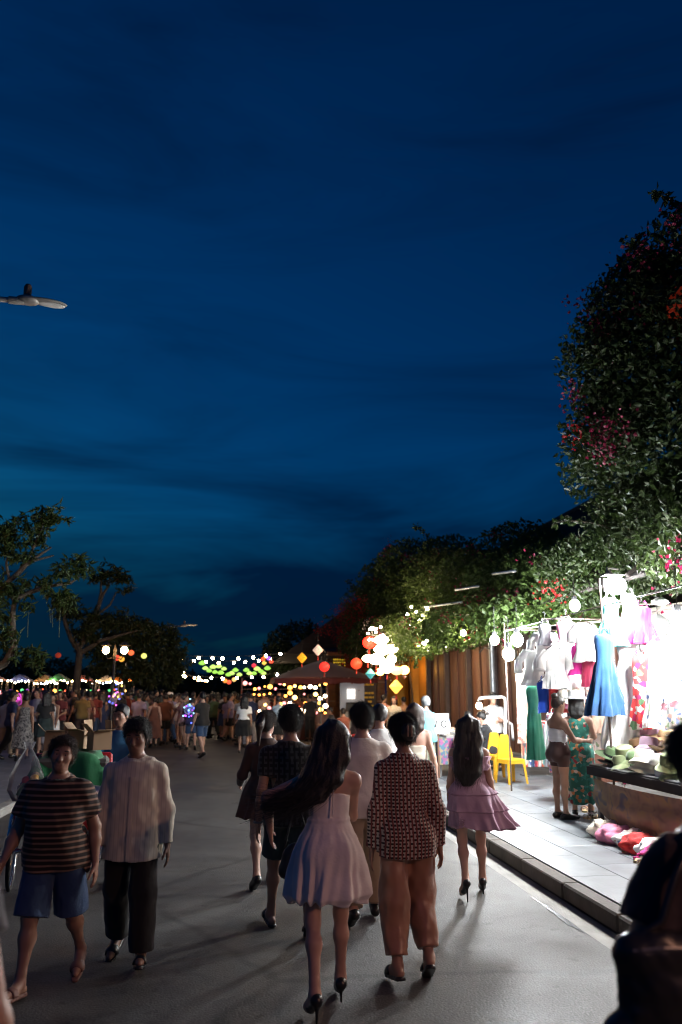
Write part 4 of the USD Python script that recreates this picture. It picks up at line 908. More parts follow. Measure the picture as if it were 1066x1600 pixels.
# ------------------------------------------------------------------ lamps
steel = M('steel_grey', (.2, .2, .2), .4, metal=.8); white_pipe = M('white_pipe', (.75, .75, .73), .4, bump=0); black_iron = M('black_iron', (.02, .02, .022), .5)
wire = M('black_cable', (.012, .012, .012), .6, bump=0)
fairy = EM('fairy_bulb_glow', (1, .76, .48), 420.0); cool = EM('cool_bulb_glow', (.93, .975, 1), 1250.0); cool2 = EM('cool_flood_glow', (1, .98, .95), 1000.0); warm = EM('warm_bulb_glow', (1, .55, .25), 500.0)
bulbw = EM('string_bulb_glow', (1, .74, .45), 130.0); bulbw2 = EM('amber_bulb_glow', (1, .55, .2), 110.0)
def lamp_bulb(name, label, p, r, mat, hang=.5, shade=False):
    t = thing(name, label, 'lamp', p)
    part(t, 'bulb', ball((0, 0, 0), r, 2, (1, 1, 1.15)), mat, True); part(t, 'socket', lathe([(0, r * 1.9), (r * .5, r * 1.9), (r * .55, r * 1.0), (0, r * .95)], sides=10), black_iron)
    if shade: part(t, 'shade', cat(lathe([(.24, -.02), (.14, .10), (.05, .17), (.0, .18)], sides=18), lathe([(0, .172), (.045, .163), (.135, .094), (.236, -.02)], sides=18)), M('added_enamel_hood', (.5, .5, .48), .5))  # hood added to keep the bulb's upward light off the climber
    part(t, 'cord', tube([(0, 0, r * 1.8), (.01, 0, r + hang)], .006, 5), wire)
lamp_bulb('shop_bulb', 'bare white bulb on the pole left of the dress stall', atY(773, 1000, 13.5), .075, cool)
lamp_bulb('shop_bulb', 'upper glaring white bulb of the pair left of the white blouses', atY(808, 1000, 12.6), .095, cool)
lamp_bulb('shop_bulb', 'lower glaring white bulb of the pair left of the white blouses', atY(795, 1022, 12.6), .095, cool)
lamp_bulb('shop_bulb', 'unseen white bulb above the white blouses, lights them', np.array([4.95, 11.2, 2.95]), .075, cool)  # unseen bulb, placed to brighten the blouses
lamp_bulb('shop_bulb', 'white bulb at the right edge above the pale dresses', atY(1060, 968, 8.2), .085, cool)
lamp_bulb('shop_bulb', 'unseen white bulb deep inside the dress stall, lights the garments', np.array([5.9, 10.6, 2.6]), .08, cool, .5, True)  # unseen bulb, placed to brighten the garments from within
lamp_bulb('shop_bulb', 'unseen white bulb low over the hat table, lights the hats', np.array([5.5, 8.6, 2.6]), .08, cool, .5, True)  # unseen bulb, placed to brighten the hat table
t = thing('flood_lamp', 'fierce white flood lamp above the teal dress at the top of the stall', 'lamp', atY(962, 915, 9.3))
part(t, 'glass', ball((0, 0, 0), .12, 2, (1.15, .8, .95)), cool2, True); part(t, 'housing', cat(box((0, .12, .02), (.20, .05, .16)), box((0, .16, .02), (.14, .06, .10)), box((0, .06, .135), (.26, .16, .012))), black_iron); part(t, 'bracket', tube([(0, .12, 0), (0, .2, .25), (.5, .9, .35)], .015, 6), steel)  # top plate of the housing added to block light towards the climber
t = thing('awning_lamp', 'small oval white lamp tucked under the leaves at upper right', 'lamp', atY(1032, 942, 8.6))
part(t, 'glass', ball((0, 0, 0), .05, 2, (1.6, 1.2, .45)), cool, True); part(t, 'shade', lathe([(.10, -.005), (.09, .03), (.03, .06), (0, .06)], sides=14), steel)
# unseen bulbs, out of view on the right, placed to light the walkers
lamp_bulb('unseen_side_bulb', 'unseen warm bulb, out of view on the right, lights the walkers from the side', np.array([4.8, 6.3, 2.95]), .07, EM('unseen_side_bulb_glow', (1, .80, .60), 900.0), .5, True)
lamp_bulb('unseen_side_bulb', 'unseen warm bulb behind the camera on the right, lights the backs of walkers', np.array([4.6, .0, 3.1]), .07, EM('unseen_side_bulb_red_glow', (1, .48, .30), 1250.0), .5, True)
for k, (x, y_, z, w_) in enumerate(((5.1, 17.6, 3.0, 'nearest the grey post'), (5.0, 20.8, 3.05, 'in the middle'), (4.9, 24.6, 3.1, 'nearest the yellow house'))): lamp_bulb('added_hedge_bulb', 'added bulb under the bougainvillea, lights leaves and timber doors, ' + w_, (x, y_, z), .06, EM('added_hedge_bulb_glow', (1, .86, .62), 480.0), .4)  # fill bulbs added to brighten the hedge's underside and the doors
# steel frame of the stall
frame_m = M('brown_frame_paint', (.10, .07, .06), .5); t = thing('stall_frame', 'thin steel awning frame that carries the hanging dresses', 'stall')
for a, b_ in (((4.55, 13.2, .12), (4.55, 13.2, 2.85)), ((4.5, 9.4, .12), (4.5, 9.4, 3.1)), ((4.4, 6.4, .12), (4.4, 6.4, 3.1)), ((6.5, 13.2, .12), (6.5, 13.2, 3.0)), ((6.5, 6.4, .12), (6.5, 6.4, 3.0))): part(t, 'post', tube([a, b_], .014, 8), frame_m, True)
for a, b_ in (((4.5, 6.4, 2.78), (4.55, 13.2, 2.72)), ((5.5, 6.4, 2.75), (5.5, 13.2, 2.75)), ((4.4, 6.4, 3.0), (6.6, 6.4, 3.0)), ((4.5, 9.4, 2.78), (6.6, 9.4, 2.78)), ((4.55, 13.2, 2.74), (6.6, 13.2, 2.74)), ((4.5, 11.3, 2.76), (6.6, 11.3, 2.76)), ((4.55, 13.2, 2.74), (5.5, 11.3, 2.75))): part(t, 'rail', tube([a, b_], .009, 6), frame_m, True)
part(t, 'back_wall', box((7.55, 10.2, 1.65), (.1, 8.6, 3.1)), M('shop_wall', (.55, .50, .42), .9)); part(t, 'side_wall', box((7.0, 14.4, 1.65), (1.2, .1, 3.1)), wood[0])
part(t, 'display_wall', cat(*[box((6.7 + (k % 2) * .03, 6.6 + k * .5, 1.75), (.05, .47, 2.2)) for k in range(13)]), M('lattice_display', (.5, .44, .36), .8))
for yy in (14.0, 15.6): pass
t = thing('grey_post', 'slender grey steel post at the edge of the timber doors', 'post', atX(775, 1187, 6.2) * [1, 1, 0] + [0, 0, .12]); part(t, 'shaft', tube([(0, 0, 0), (0, 0, 3.1)], .07, 10), M('galvanised', (.33, .35, .37), .4, metal=.5), True); part(t, 'foot', cbox((0, 0, .02), (.24, .24, .04), .01), steel); part(t, 'bracket', tube([(0, 0, 2.6), (-.25, -.2, 2.62), (-.4, -.3, 2.5)], .015, 6), steel)

# ------------------------------------------------------------------ garments on hangers
def garment(name, label, cat_, p, mat, top=.20, waist=.15, hem=.30, L=.9, wl=.34, flat=.40, n=7, amp=.06, sleeves=0, rz=0, straps=True, seed=0, collar=0, group=None):
    """hangs from p; widths are half widths; wl: waist depth below the top"""
    r = np.random.default_rng(seed); ph = r.uniform(0, 6, 3); t = thing(name, label, cat_, p, rz, group)
    pr = [(top * .45, -.02), (top * .95, -.05), (top, -.12), (waist + (top - waist) * .3, -wl * .75), (waist, -wl)]
    for u in np.linspace(.12, 1, 9): pr.append((waist + (hem - waist) * u ** .8, -wl - (L - wl) * u))
    pr = pr[::-1]; N = len(pr)
    amp = amp * 1.5; rip = lambda th, i: 1 + amp * max(0, (N - 5 - i) / (N - 5)) * (np.sin(n * th + ph[0]) + .6 * np.sin((2 * n + 1) * th + ph[1]) + .5 * np.sin(3 * th + ph[2]))
    v, f = lathe(pr, (0, 0, 0), 72, 1, flat, rip); u_ = np.clip(-v[:, 2] / L, 0, 1)[:, None]; v = v + (meshkit.fbm(v * np.array([16, 16, 5]) + seed * 3.1 + 40, 3, seed)[:, None] - .5) * v * np.array([.34, .7, 0]) * (.35 + u_) + np.array([r.normal(0, .03), r.normal(0, .03), 0]) * u_ ** 2
    v[:, 2] += (meshkit.fbm(v * 9 + seed, 2, seed) - .5) * .05 * u_[:, 0]
    part(t, 'cloth', (v, f), mat, 50)
    if sleeves:
        for sd in (-1, 1): part(t, 'sleeve', tube([(sd * top * .8, 0, -.07), (sd * (top + sleeves * .35), 0, -.07 - sleeves * .5), (sd * (top + sleeves * .42), 0, -.09 - sleeves)], [.06, .06, .065], 9), mat, True)
    elif straps:
        for sd in (-1, 1): part(t, 'strap', tube([(sd * top * .55, -.02, -.05), (sd * top * .45, 0, .03), (sd * top * .3, 0, .05)], .008, 5), mat)
    part(t, 'hanger', cat(tube([(-top * .9, 0, -.04), (0, 0, .05), (top * .9, 0, -.04)], .007, 5), tube([(0, 0, .05), (0, 0, .10), (.025, 0, .13), (0, 0, .155), (-.025, 0, .14)], .004, 5)), wire)
    return t
fb = lambda n, c, **k: fabric('cloth_' + n, c, **k)
white_c = fb('white', (.82, .82, .80)); navy = fb('denim_blue', (.016, .065, .17)); teal_c = fb('teal', (.06, .45, .45)); royal = fb('royal_blue', (.02, .08, .50)); redc = fb('red', (.55, .04, .04)); pinkc = fb('pink', (.62, .22, .34)); green_c = fb('green', (.025, .17, .10)); magc = fb('magenta', (.60, .03, .25)); greyc = fb('grey', (.30, .30, .33)); peach = fb('peach', (.60, .40, .30)); cream = fb('cream', (.70, .66, .55)); mauve_c = fb('mauve_blouse', (.42, .26, .36))
floral_red = coord_pattern('red_flower_print', 'cells', [(0, (.6, .05, .05)), (.45, (.75, .7, .66)), (.75, (.5, .03, .12)), (.9, (.1, .2, .1))], 16, 16)
floral_wh = coord_pattern('pale_flower_print', 'cells', [(0, (.75, .72, .68)), (.7, (.55, .35, .3)), (.85, (.2, .25, .45)), (.93, (.3, .4, .25))], 22, 22)
floral_bl = coord_pattern('blue_flower_print', 'cells', [(0, (.72, .74, .78)), (.5, (.10, .16, .42)), (.7, (.75, .75, .75)), (.88, (.5, .2, .25))], 18, 18)
floral_gr = coord_pattern('green_flower_print', 'cells', [(0, (.035, .16, .12)), (.55, (.05, .24, .20)), (.78, (.50, .20, .08)), (.88, (.6, .45, .35)), (.95, (.3, .04, .05))], 26, 26)
multi = coord_pattern('many_coloured_print', 'cells', [(0, (.5, .08, .05)), (.3, (.7, .6, .5)), (.5, (.06, .3, .3)), (.7, (.08, .08, .1)), (.85, (.6, .25, .1))], 14, 5)
def hang(px, py, Y): return atY(px, py, Y) - np.array([0, 0, .0])
garment('dress', 'blue sleeveless dress hung in front of the white gown', 'dress', hang(943, 988, 9.3), navy, .16, .135, .29, .98, .34, .5, 7, .10, rz=25, seed=1)
garment('dress', 'long white gown hung behind the blue dress', 'dress', hang(978, 985, 9.7), white_c, .17, .14, .40, 1.45, .36, .5, 7, .06, rz=20, seed=2)
garment('dress', 'teal and white pleated dress under the flood lamp', 'dress', hang(953, 932, 9.45), teal_c, .13, .11, .23, .62, .22, .5, 11, .10, rz=20, seed=3)
garment('dress', 'white short dress beside the teal one at the top of the stall', 'dress', hang(982, 925, 9.6), white_c, .13, .11, .23, .66, .22, .5, 8, .10, rz=20, seed=4)
garment('blouse', 'magenta ruffled blouse at the top right of the stall', 'blouse', hang(1003, 945, 9.4), magc, .13, .12, .20, .48, .2, .5, 9, .16, rz=10, seed=5)
garment('blouse', 'white blouse with grey lace yoke high on the left of the stall', 'blouse', hang(851, 985, 11.8), white_c, .20, .17, .24, .62, .3, .45, 5, .04, sleeves=.22, rz=20, seed=6)
garment('blouse', 'white wrap blouse at the far left of the stall front', 'blouse', hang(833, 1012, 12.1), white_c, .19, .16, .22, .58, .3, .45, 5, .04, sleeves=.3, rz=20, seed=7)
garment('blouse', 'white loose blouse left of the small pink top', 'blouse', hang(880, 1002, 11.2), white_c, .19, .17, .25, .66, .3, .45, 5, .04, sleeves=.26, rz=20, seed=8)
garment('vest', 'grey lace vest hung above the white blouses', 'vest', hang(851, 972, 11.5), greyc, .12, .10, .13, .34, .2, .5, 5, .04, rz=20, seed=9)
garment('dress', 'green satin dress at the left corner of the stall', 'dress', hang(832, 1068, 12.3), green_c, .15, .12, .19, 1.15, .35, .5, 5, .07, rz=30, seed=10)
garment('blouse', 'royal blue top beside the green satin dress', 'blouse', hang(851, 1062, 11.9), royal, .15, .13, .15, .5, .3, .5, 4, .04, rz=20, seed=11)
garment('blouse', 'bright red top beside the royal blue one', 'blouse', hang(872, 1066, 11.7), redc, .17, .16, .18, .44, .25, .5, 4, .04, rz=20, seed=12)
garment('blouse', 'pink top on the right of the bright red one', 'blouse', hang(892, 1062, 11.6), pinkc, .12, .12, .14, .42, .25, .5, 4, .04, rz=20, seed=13)
garment('blouse', 'small crimson top between the white blouses and blue dress', 'blouse', hang(905, 1005, 10.8), magc, .13, .11, .13, .44, .25, .5, 4, .05, rz=15, seed=14)
garment('blouse', 'dark red top half hidden behind the blue dress', 'blouse', hang(920, 1015, 10.7), fb('wine', (.30, .02, .06)), .12, .11, .13, .5, .25, .5, 4, .05, rz=15, seed=15)
garment('dress', 'red flowered dress on the right of the white gown', 'dress', hang(1000, 1022, 9.4), floral_red, .13, .12, .19, .9, .32, .5, 6, .07, rz=15, seed=16)
garment('dress', 'pale flowered dress right of the red flowered one', 'dress', hang(1030, 1000, 8.9), floral_wh, .18, .17, .3, 1.0, .32, .5, 6, .06, rz=15, seed=17)
garment('dress', 'white and blue flowered dress at the right edge of the stall', 'dress', hang(1062, 995, 8.5), floral_bl, .18, .16, .26, .85, .32, .5, 6, .06, rz=15, seed=18)
garment('blouse', 'cream flowered blouse low at the right edge above the hats', 'blouse', hang(1040, 1062, 9.0), floral_wh, .22, .22, .30, .48, .2, .5, 6, .05, rz=10, seed=19)
garment('dress', 'pink patterned long dress at the left end beside the timber wall', 'dress', hang(815, 1050, 13.1), coord_pattern('peach_print', 'cells', [(0, (.6, .4, .3)), (.5, (.7, .55, .45)), (.8, (.4, .15, .12))], 20, 20), .12, .11, .13, 1.15, .3, .5, 5, .05, rz=20, seed=20)
garment('dress', 'blue patterned dress at the back of the stall behind the rack', 'dress', hang(868, 1112, 11.6), floral_bl, .17, .15, .2, .85, .3, .5, 5, .06, rz=20, seed=21)
for k, (y_, c, lab) in enumerate(((7.0, white_c, 'first from the right'), (7.7, floral_wh, 'second from the right'), (8.4, pinkc, 'third from the right'), (9.1, white_c, 'fourth from the right, behind the gown'), (9.8, floral_bl, 'fifth from the right'), (10.5, peach, 'sixth from the right'), (11.2, white_c, 'seventh from the right'), (11.9, floral_red, 'eighth from the right'))):
    garment('dress', 'dress on the back wall rail of the stall, ' + lab, 'dress', (6.35, y_, 2.5), c, .18, .16, .26, 1.1, .33, .4, 6, .06, rz=80, seed=30 + k)
more = [(866, 1012, 10.6, white_c, 'blouse', 'behind the loose blouse'), (889, 1040, 11.6, cream, 'blouse', 'above the white hat'), (903, 1062, 11.9, white_c, 'dress', 'behind the green flowered dress'), (926, 1052, 11.4, floral_wh, 'dress', 'between the white hat and blue dress'), (935, 1085, 11.2, peach, 'blouse', 'below the dark red top'), (912, 972, 10.6, white_c, 'blouse', 'under the leaves left of the blue dress'), (884, 968, 11.4, pinkc, 'vest', 'under the leaves above the loose blouse'), (930, 1000, 10.8, white_c, 'blouse', 'behind the shoulder of the blue dress'), (868, 1060, 12.6, white_c, 'dress', 'behind the royal blue top'), (1012, 990, 10.0, white_c, 'dress', 'behind the red flowered dress'), (1015, 1075, 9.6, mauve_c, 'blouse', 'low beside the white gown hem'), (985, 1090, 10.4, floral_red, 'dress', 'half hidden behind the gown')]
for k, (x, yy, Y, m_, kd, lab) in enumerate(more):
    garment(kd, f'{ {id(white_c): "white", id(cream): "cream", id(floral_wh): "pale flowered", id(peach): "peach", id(pinkc): "pink", id(mauve_c): "mauve", id(floral_red): "red flowered"}[id(m_)]} {kd} hung {lab}', kd, hang(x, yy, Y), m_, .19, .17, .25, 1.1 if kd == 'dress' else .55, .3, .42, 6, .06, sleeves=.2 if kd == 'blouse' else 0, rz=25, seed=60 + k)
# rack of folded trousers by the left corner
t = thing('clothes_rack', 'low clothes rack with red hangers beside the yellow chairs', 'rack', gnd(842, 1213, .125))
for x in (-.28, .28): part(t, 'leg', tube([(x, 0, 0), (x, 0, 1.02)], .014, 7), steel)
part(t, 'bar', tube([(-.34, 0, 1.02), (.34, 0, 1.02)], .014, 7), white_pipe); part(t, 'base', cat(box((-.28, 0, .015), (.04, .42, .03)), box((.28, 0, .015), (.04, .42, .03))), steel)
for k in range(9):
    x = -.26 + k * .065; g_ = part(t, 'trousers', lathe([(.022, -.80), (.03, -.6), (.026, -.2), (.03, -.03), (.005, 0)], (x, 0, .98), 10, 1, 5.2, lambda th, i: 1 + .15 * np.sin(3 * th)), (multi, floral_bl, navy, floral_red, white_c, multi, greyc, multi, redc)[k], 40)
    part(g_, 'hanger', tube([(x, -.16, .97), (x, 0, 1.04), (x, .16, .97)], .008, 5), redc)

# ------------------------------------------------------------------ hats on the long table, shoes on the ground
HT = np.array([5.05, 8.55, .12])
t = thing('hat_table', 'long table heaped with hats and caps, tan painted panel below', 'table', HT, 0)
part(t, 'tabletop', cbox((0, 0, .70), (1.35, 2.5, .05), .01), M('table_black', (.03, .03, .03), .6)); part(t, 'cloth_edge', cat(box((-.69, 0, .65), (.012, 2.52, .10)), box((0, -1.27, .65), (1.38, .012, .10))), M('black_cloth', (.02, .018, .02), .9))
for x in (-.6, .6):
    for y_ in (-1.15, 1.15): part(t, 'leg', box((x, y_, .34), (.05, .05, .68)), steel)
pn = []
for u in np.linspace(0, 1, 17): pn.append((-.74 - .10 * math.sin(u * math.pi), -1.0 + 2.0 * u))
pn = np.array(pn); sh = np.stack([np.stack([np.full(17, 0) + pn[:, 0] + .02 * math.cos(k), pn[:, 1], .16 + .42 * k / 8 * np.ones(17) + .10 * (1 - k / 8) * np.abs(np.linspace(-1, 1, 17)) ** 3], 1) for k in range(9)])
part(t, 'panel', cat(grid_sheet(sh), move(grid_sheet(sh), (.02, 0, 0))), coord_pattern('painted_tan_panel', 'blotch', [(.3, (.10, .055, .035)), (.46, (.17, .10, .06)), (.56, (.20, .12, .045)), (.64, (.10, .07, .06)), (.74, (.05, .045, .07))], 4.5, 7), True)
part(t, 'shelf', box((.1, 0, .30), (1.1, 2.3, .03)), wood[2])
straw = M('straw', (.55, .40, .22), .8, var=.3, scale=20, bump=.6, bscale=120); straw_d = M('dark_straw', (.33, .20, .10), .8, var=.3, scale=20, bump=.6, bscale=120); khaki = fb('khaki', (.22, .26, .13)); olive = fb('olive', (.10, .16, .07)); blackc = fb('black', (.02, .02, .022)); tan = fb('tan', (.42, .27, .15)); mauve = fb('mauve', (.42, .28, .38))
def hat(label, p, kind, mat, band, r, tilt, rz):
    R = rotz(rz) @ rotx(tilt[0]) @ roty(tilt[1]); t = thing('hat', label, 'hat', p); wob = lambda th, i: 1 + (.05 * np.sin(2 * th + rz) if i < 3 else 0)
    if kind == 'brim':
        br = move(lathe([(r, .012), (r * .8, .0), (r * .52, .004), (r * .48, .012), (r * .50, .02), (r * .80, .012), (r, .018)], sides=28, rip=wob), (0, 0, 0)); cr_ = lathe([(r * .50, .008), (r * .48, .07), (r * .40, .115), (r * .2, .128), (0, .12)], sides=22, sy=1.12)
        part(t, 'brim', move(br, (0, 0, 0), R), mat, 50); part(t, 'crown', move(cr_, (0, 0, 0), R), mat, 50); part(t, 'band', move(lathe([(r * .505, .010), (r * .50, .045)], sides=22, sy=1.12), (0, 0, 0), R), band)
    elif kind == 'bucket':
        part(t, 'brim', move(lathe([(r * .95, -.035), (r * .62, .02), (r * .60, .022), (r * .93, -.028)], sides=24, rip=wob), (0, 0, .03), R), mat, 50); part(t, 'crown', move(lathe([(r * .62, .02), (r * .56, .10), (r * .50, .115), (0, .118)], sides=20), (0, 0, .03), R), mat, 50); part(t, 'badge', move(box((0, -r * .60, .065), (.06, .01, .035)), (0, 0, .03), R), band)
    else:
        part(t, 'crown', move(lathe([(.095, 0), (.098, .03), (.09, .08), (.06, .115), (0, .128)], sides=20, sy=1.12), (0, 0, 0), R), mat, 50); a = np.linspace(-1.15, 1.15, 11)
        out = np.stack([np.sin(a) * .093, -np.cos(a) * .10, np.full(11, .012)], 1); tip = np.stack([np.sin(a) * .088, -np.cos(a * .55) * .19, np.full(11, .004) - .02 * (a / 1.15) ** 2], 1); sh_ = np.stack([out, (out + tip) / 2 + [0, 0, .008], tip])
        part(t, 'peak', move(cat(grid_sheet(sh_), move(grid_sheet(sh_[::-1]), (0, 0, -.004))), (0, 0, 0), R), band, True); part(t, 'button', move(ball((0, 0, .13), .008, 1), (0, 0, 0), R), band)
hats = [  # along the street (y), across (x), kind, colours, what it is
    ('bucket', olive, tan, -1.05, 'front'), ('cap', khaki, blackc, -.78, 'front'), ('bucket', khaki, redc, -.5, 'front'), ('cap', white_c, pinkc, -.22, 'front'), ('bucket', cream, peach, .06, 'front'), ('cap', olive, tan, .34, 'front'), ('bucket', khaki, tan, .62, 'front'), ('brim', olive, blackc, .93, 'front'),
    ('cap', greyc, magc, -1.0, 'second'), ('bucket', white_c, pinkc, -.7, 'second'), ('cap', mauve, greyc, -.42, 'second'), ('bucket', cream, navy, -.1, 'second'), ('brim', peach, straw_d, .22, 'second'), ('bucket', mauve, white_c, .58, 'second'), ('brim', tan, blackc, .92, 'second'),
    ('brim', straw, blackc, -.95, 'third'), ('brim', cream, tan, -.5, 'third'), ('brim', straw_d, straw, -.05, 'third'), ('brim', white_c, straw, .4, 'third'), ('brim', straw, redc, .85, 'third'),
    ('brim', straw_d, blackc, -.8, 'rear'), ('brim', cream, blackc, -.25, 'rear'), ('brim', straw, navy, .3, 'rear'), ('brim', white_c, greyc, .82, 'rear')]
colname = {id(olive): 'olive', id(khaki): 'khaki green', id(white_c): 'white', id(green_c): 'deep green', id(greyc): 'grey', id(mauve): 'mauve', id(cream): 'cream', id(peach): 'peach', id(tan): 'tan', id(straw): 'straw', id(straw_d): 'dark straw'}
kn = {'bucket': 'bucket hat', 'cap': 'cap', 'brim': 'wide brimmed hat'}; ordn = ['first', 'second', 'third', 'fourth', 'fifth', 'sixth', 'seventh', 'eighth']; cnt = {}
for kind, m1, m2, y_, rowname in hats:
    k = cnt.get(rowname, 0); cnt[rowname] = k + 1; ri = ['front', 'second', 'third', 'rear'].index(rowname)
    for layer in range(2 if kind != 'cap' or ri == 0 else 1):
        p = HT + np.array([-.52 + ri * .33 + RND.uniform(-.04, .04), y_ + RND.uniform(-.04, .04), .735 + layer * .09 + ri * .10])
        hat(f'{colname[id(m1)]} {kn[kind]}{" atop its twin" if layer else ""}, {ordn[k]} from right in {rowname} row of hats', p, kind, m1, m2, RND.uniform(.17, .21) if kind == 'brim' else .18, (RND.uniform(-.25, .25), RND.uniform(-.35, .1)), RND.uniform(0, 6.28) if kind == 'brim' else RND.uniform(.6, 2.4))
# stepped boxes that carry the rear rows
for k in range(1, 4): single('hat_stand_box', cbox(HT + [-.52 + k * .33, 0, .725 + k * .05 + .0], (.31, 2.3, .10 * k + .001), .01), cream, f'cream step under the {["", "second", "third", "rear"][k]} row of hats', 'box')
def sandal(label, p, mat, rz, g=None):
    t = thing('sandal', label, 'sandal', p, rz, g)
    sole = np.array([(-.035, -.12), (.035, -.12), (.042, -.04), (.046, .06), (.03, .13), (-.02, .135), (-.045, .07), (-.038, -.03)])
    part(t, 'sole', prism(sole, 0, .022), straw); part(t, 'strap', tube([(-.045, .05, .02), (-.03, .04, .05), (.0, .04, .062), (.03, .04, .05), (.046, .05, .02)], [.012, .014, .014, .014, .012], 6), mat); part(t, 'heel_strap', tube([(-.036, -.08, .02), (-.03, -.11, .05), (0, -.125, .055), (.03, -.11, .05), (.036, -.08, .02)], .007, 5), mat)
sm = [(peach, 'peach'), (white_c, 'white'), (pinkc, 'pink'), (redc, 'red'), (tan, 'tan'), (blackc, 'black'), (magc, 'magenta'), (cream, 'cream')]
for k in range(8):
    for q in range(2):
        p = gnd(905 + k * 14, 1268 + k * 13, .13) + np.array([.10 * q + .08, (q * .03) + (k % 2) * .12, 0])
        sandal(f'{sm[k][1]} sandal of the {ordn[k]} pair from the back along the hat table, {("left", "right")[q]} one', p, sm[k][0], -35 + RND.uniform(-15, 15))
for k in range(4):
    bx = gnd(985 + k * 22, 1290 + k * 10, .13); single('shoe_box', cat(cbox(bx + [.25, 0, .06], (.3, .19, .11), .004), cbox(bx + [.25, 0, .125], (.31, .2, .03), .004)), (cream, redc, pinkc, white_c)[k], ('cream', 'red', 'pink', 'white')[k] + ' shoe box under the hat table behind the sandals', 'box')

for k, (dy, dz, m_, nm) in enumerate(((-.95, .25, magc, 'magenta'), (-.7, .22, white_c, 'white'), (-.45, .27, redc, 'red'), (-.2, .22, floral_wh, 'pale flowered'), (.1, .24, pinkc, 'pink'), (.4, .22, cream, 'cream'))):
    v, f = ball((0, 0, 0), 1, 3, (.20, .17, .10)); v = v * (1 + 1.1 * (meshkit.fbm(v * np.array([11, 17, 12]) + k * 5, 4, k)[:, None] - .5)); v[:, 2] = np.maximum(v[:, 2], -.08)
    single('cloth_bundle', (v, f), m_, f'crumpled {nm} cloth bundle heaped on the pavement before the hat table', 'cloth', smooth=True, loc=HT + [-.93 + .05 * (k % 2), dy, .09])
# ------------------------------------------------------------------ snack table with lamps, yellow chairs, sign
yel = M('yellow_plastic', (.72, .38, .02), .4, var=.06, bump=.0)
def chair(label, p, rz):
    t = thing('plastic_chair', label, 'chair', p, rz, None)
    part(t, 'seat', cbox((0, 0, .40), (.36, .36, .035), .012), yel); part(t, 'apron', cat(box((0, .17, .365), (.33, .015, .05)), box((0, -.17, .365), (.33, .015, .05)), box((.17, 0, .365), (.015, .33, .05)), box((-.17, 0, .365), (.015, .33, .05))), yel)
    for x in (-1, 1):
        for y_ in (-1, 1): part(t, 'leg', cat((np.array([[x * .175, y_ * .175, .39], [x * .12, y_ * .175, .39], [x * .175, y_ * .12, .39], [x * .205, y_ * .205, 0], [x * .165, y_ * .205, 0], [x * .205, y_ * .165, 0]]), np.array([[0, 1, 4], [0, 4, 3], [0, 3, 5], [0, 5, 2], [1, 2, 5], [1, 5, 4], [3, 4, 5], [0, 2, 1]]))), yel)
    bk = part(t, 'backrest', prism([(-.17, .41), (.17, .41), (.085, .80), (.06, .83), (-.06, .83), (-.085, .80)], .155, .185, 'y'), yel)
chair('yellow plastic chair nearer the clothes rack, empty', gnd(800, 1224, .13), 18); chair('yellow plastic chair nearer the lilac dress, half hidden', gnd(781, 1217, .13), 8)
TP = np.array([4.35, 16.7, .12])
t = thing('snack_table', 'long snack table crowded with bowls and bottles under bare bulbs', 'table', TP)
part(t, 'tabletop', cbox((0, 0, .74), (.9, 2.6, .05), .01), M('steel_top', (.45, .45, .45), .35, metal=.6))
for x in (-.4, .4):
    for y_ in (-1.2, 1.2): part(t, 'leg', box((x, y_, .36), (.05, .05, .72)), steel)
part(t, 'skirt', cat(*[box((-.455, -1.2 + k * .3, .48), (.012, .28, .48)) for k in range(9)], box((0, -1.31, .48), (.9, .012, .48))), coord_pattern('table_skirt_print', 'cells', [(0, (.30, .10, .22)), (.4, (.32, .26, .15)), (.7, (.08, .16, .22))], 24, 20))
r = np.random.default_rng(77); cols = [('white', white_c), ('red', redc), ('peach', peach), ('green', green_c), ('cream', cream), ('orange', M('orange_food', (.6, .22, .04), .5))]
for k in range(14):
    nm, mt = cols[int(r.integers(6))]; x, y_ = -.3 + (k % 3) * .28, -1.05 + (k // 3) * .46; b_ = thing('bowl', f'{nm} heaped bowl in row {["one", "two", "three", "four", "five"][k // 3]} of the snack table, {["street side", "middle", "wall side"][k % 3]}', 'bowl', TP + [x, y_, .765])
    part(b_, 'dish', lathe([(.04, 0), (.09, .03), (.12, .06), (.115, .062), (.08, .035), (0, .03)], sides=18), white_c, 50); part(b_, 'food', ball((0, 0, .045), .09, 1, (1, 1, .55)), mt)
bt = [M('clear_bottle', (.6, .65, .7), .2, bump=0), M('blue_cap_bottle', (.03, .12, .5), .3, bump=0)]
for k in range(10):
    b_ = thing('bottle', f'plastic bottle {["at the near end", "next to the near end", "third from the near end", "fourth from the near end", "fifth along", "sixth along", "seventh along", "eighth along", "next to the far end", "at the far end"][k]} of the bottle row behind the sign', 'bottle', TP + [.1 + (k % 2) * .1, .2 + k * .105, .765])
    part(b_, 'flask', lathe([(.035, 0), (.038, .01), (.036, .12), (.038, .17), (.014, .215), (.014, .23)], sides=12), (white_c, bt[0], white_c, bt[1])[k % 4], 50); part(b_, 'cap', lathe([(.017, .23), (.017, .255), (0, .256)], sides=10), bt[1])
sg = thing('cardboard_sign', 'white hand lettered board hung on the front of the snack table', 'sign', atY(683, 1131, 15.3), -8)
part(sg, 'panel', cbox((0, 0, 0), (.46, .015, .38), .004), M('white_card', (.82, .82, .8), .7)); lt = meshkit.text_mesh('W.C', .13, .004, True); v = np.array(lt.vertices); v = np.stack([v[:, 0] - v[:, 0].mean(), -v[:, 2] - .0085, v[:, 1] - .07], 1); part(sg, 'lettering', (v, np.array(lt.faces)), blackb); part(sg, 'stick', box((.02, .03, -.5), (.03, .02, 1.1)), wood[3])
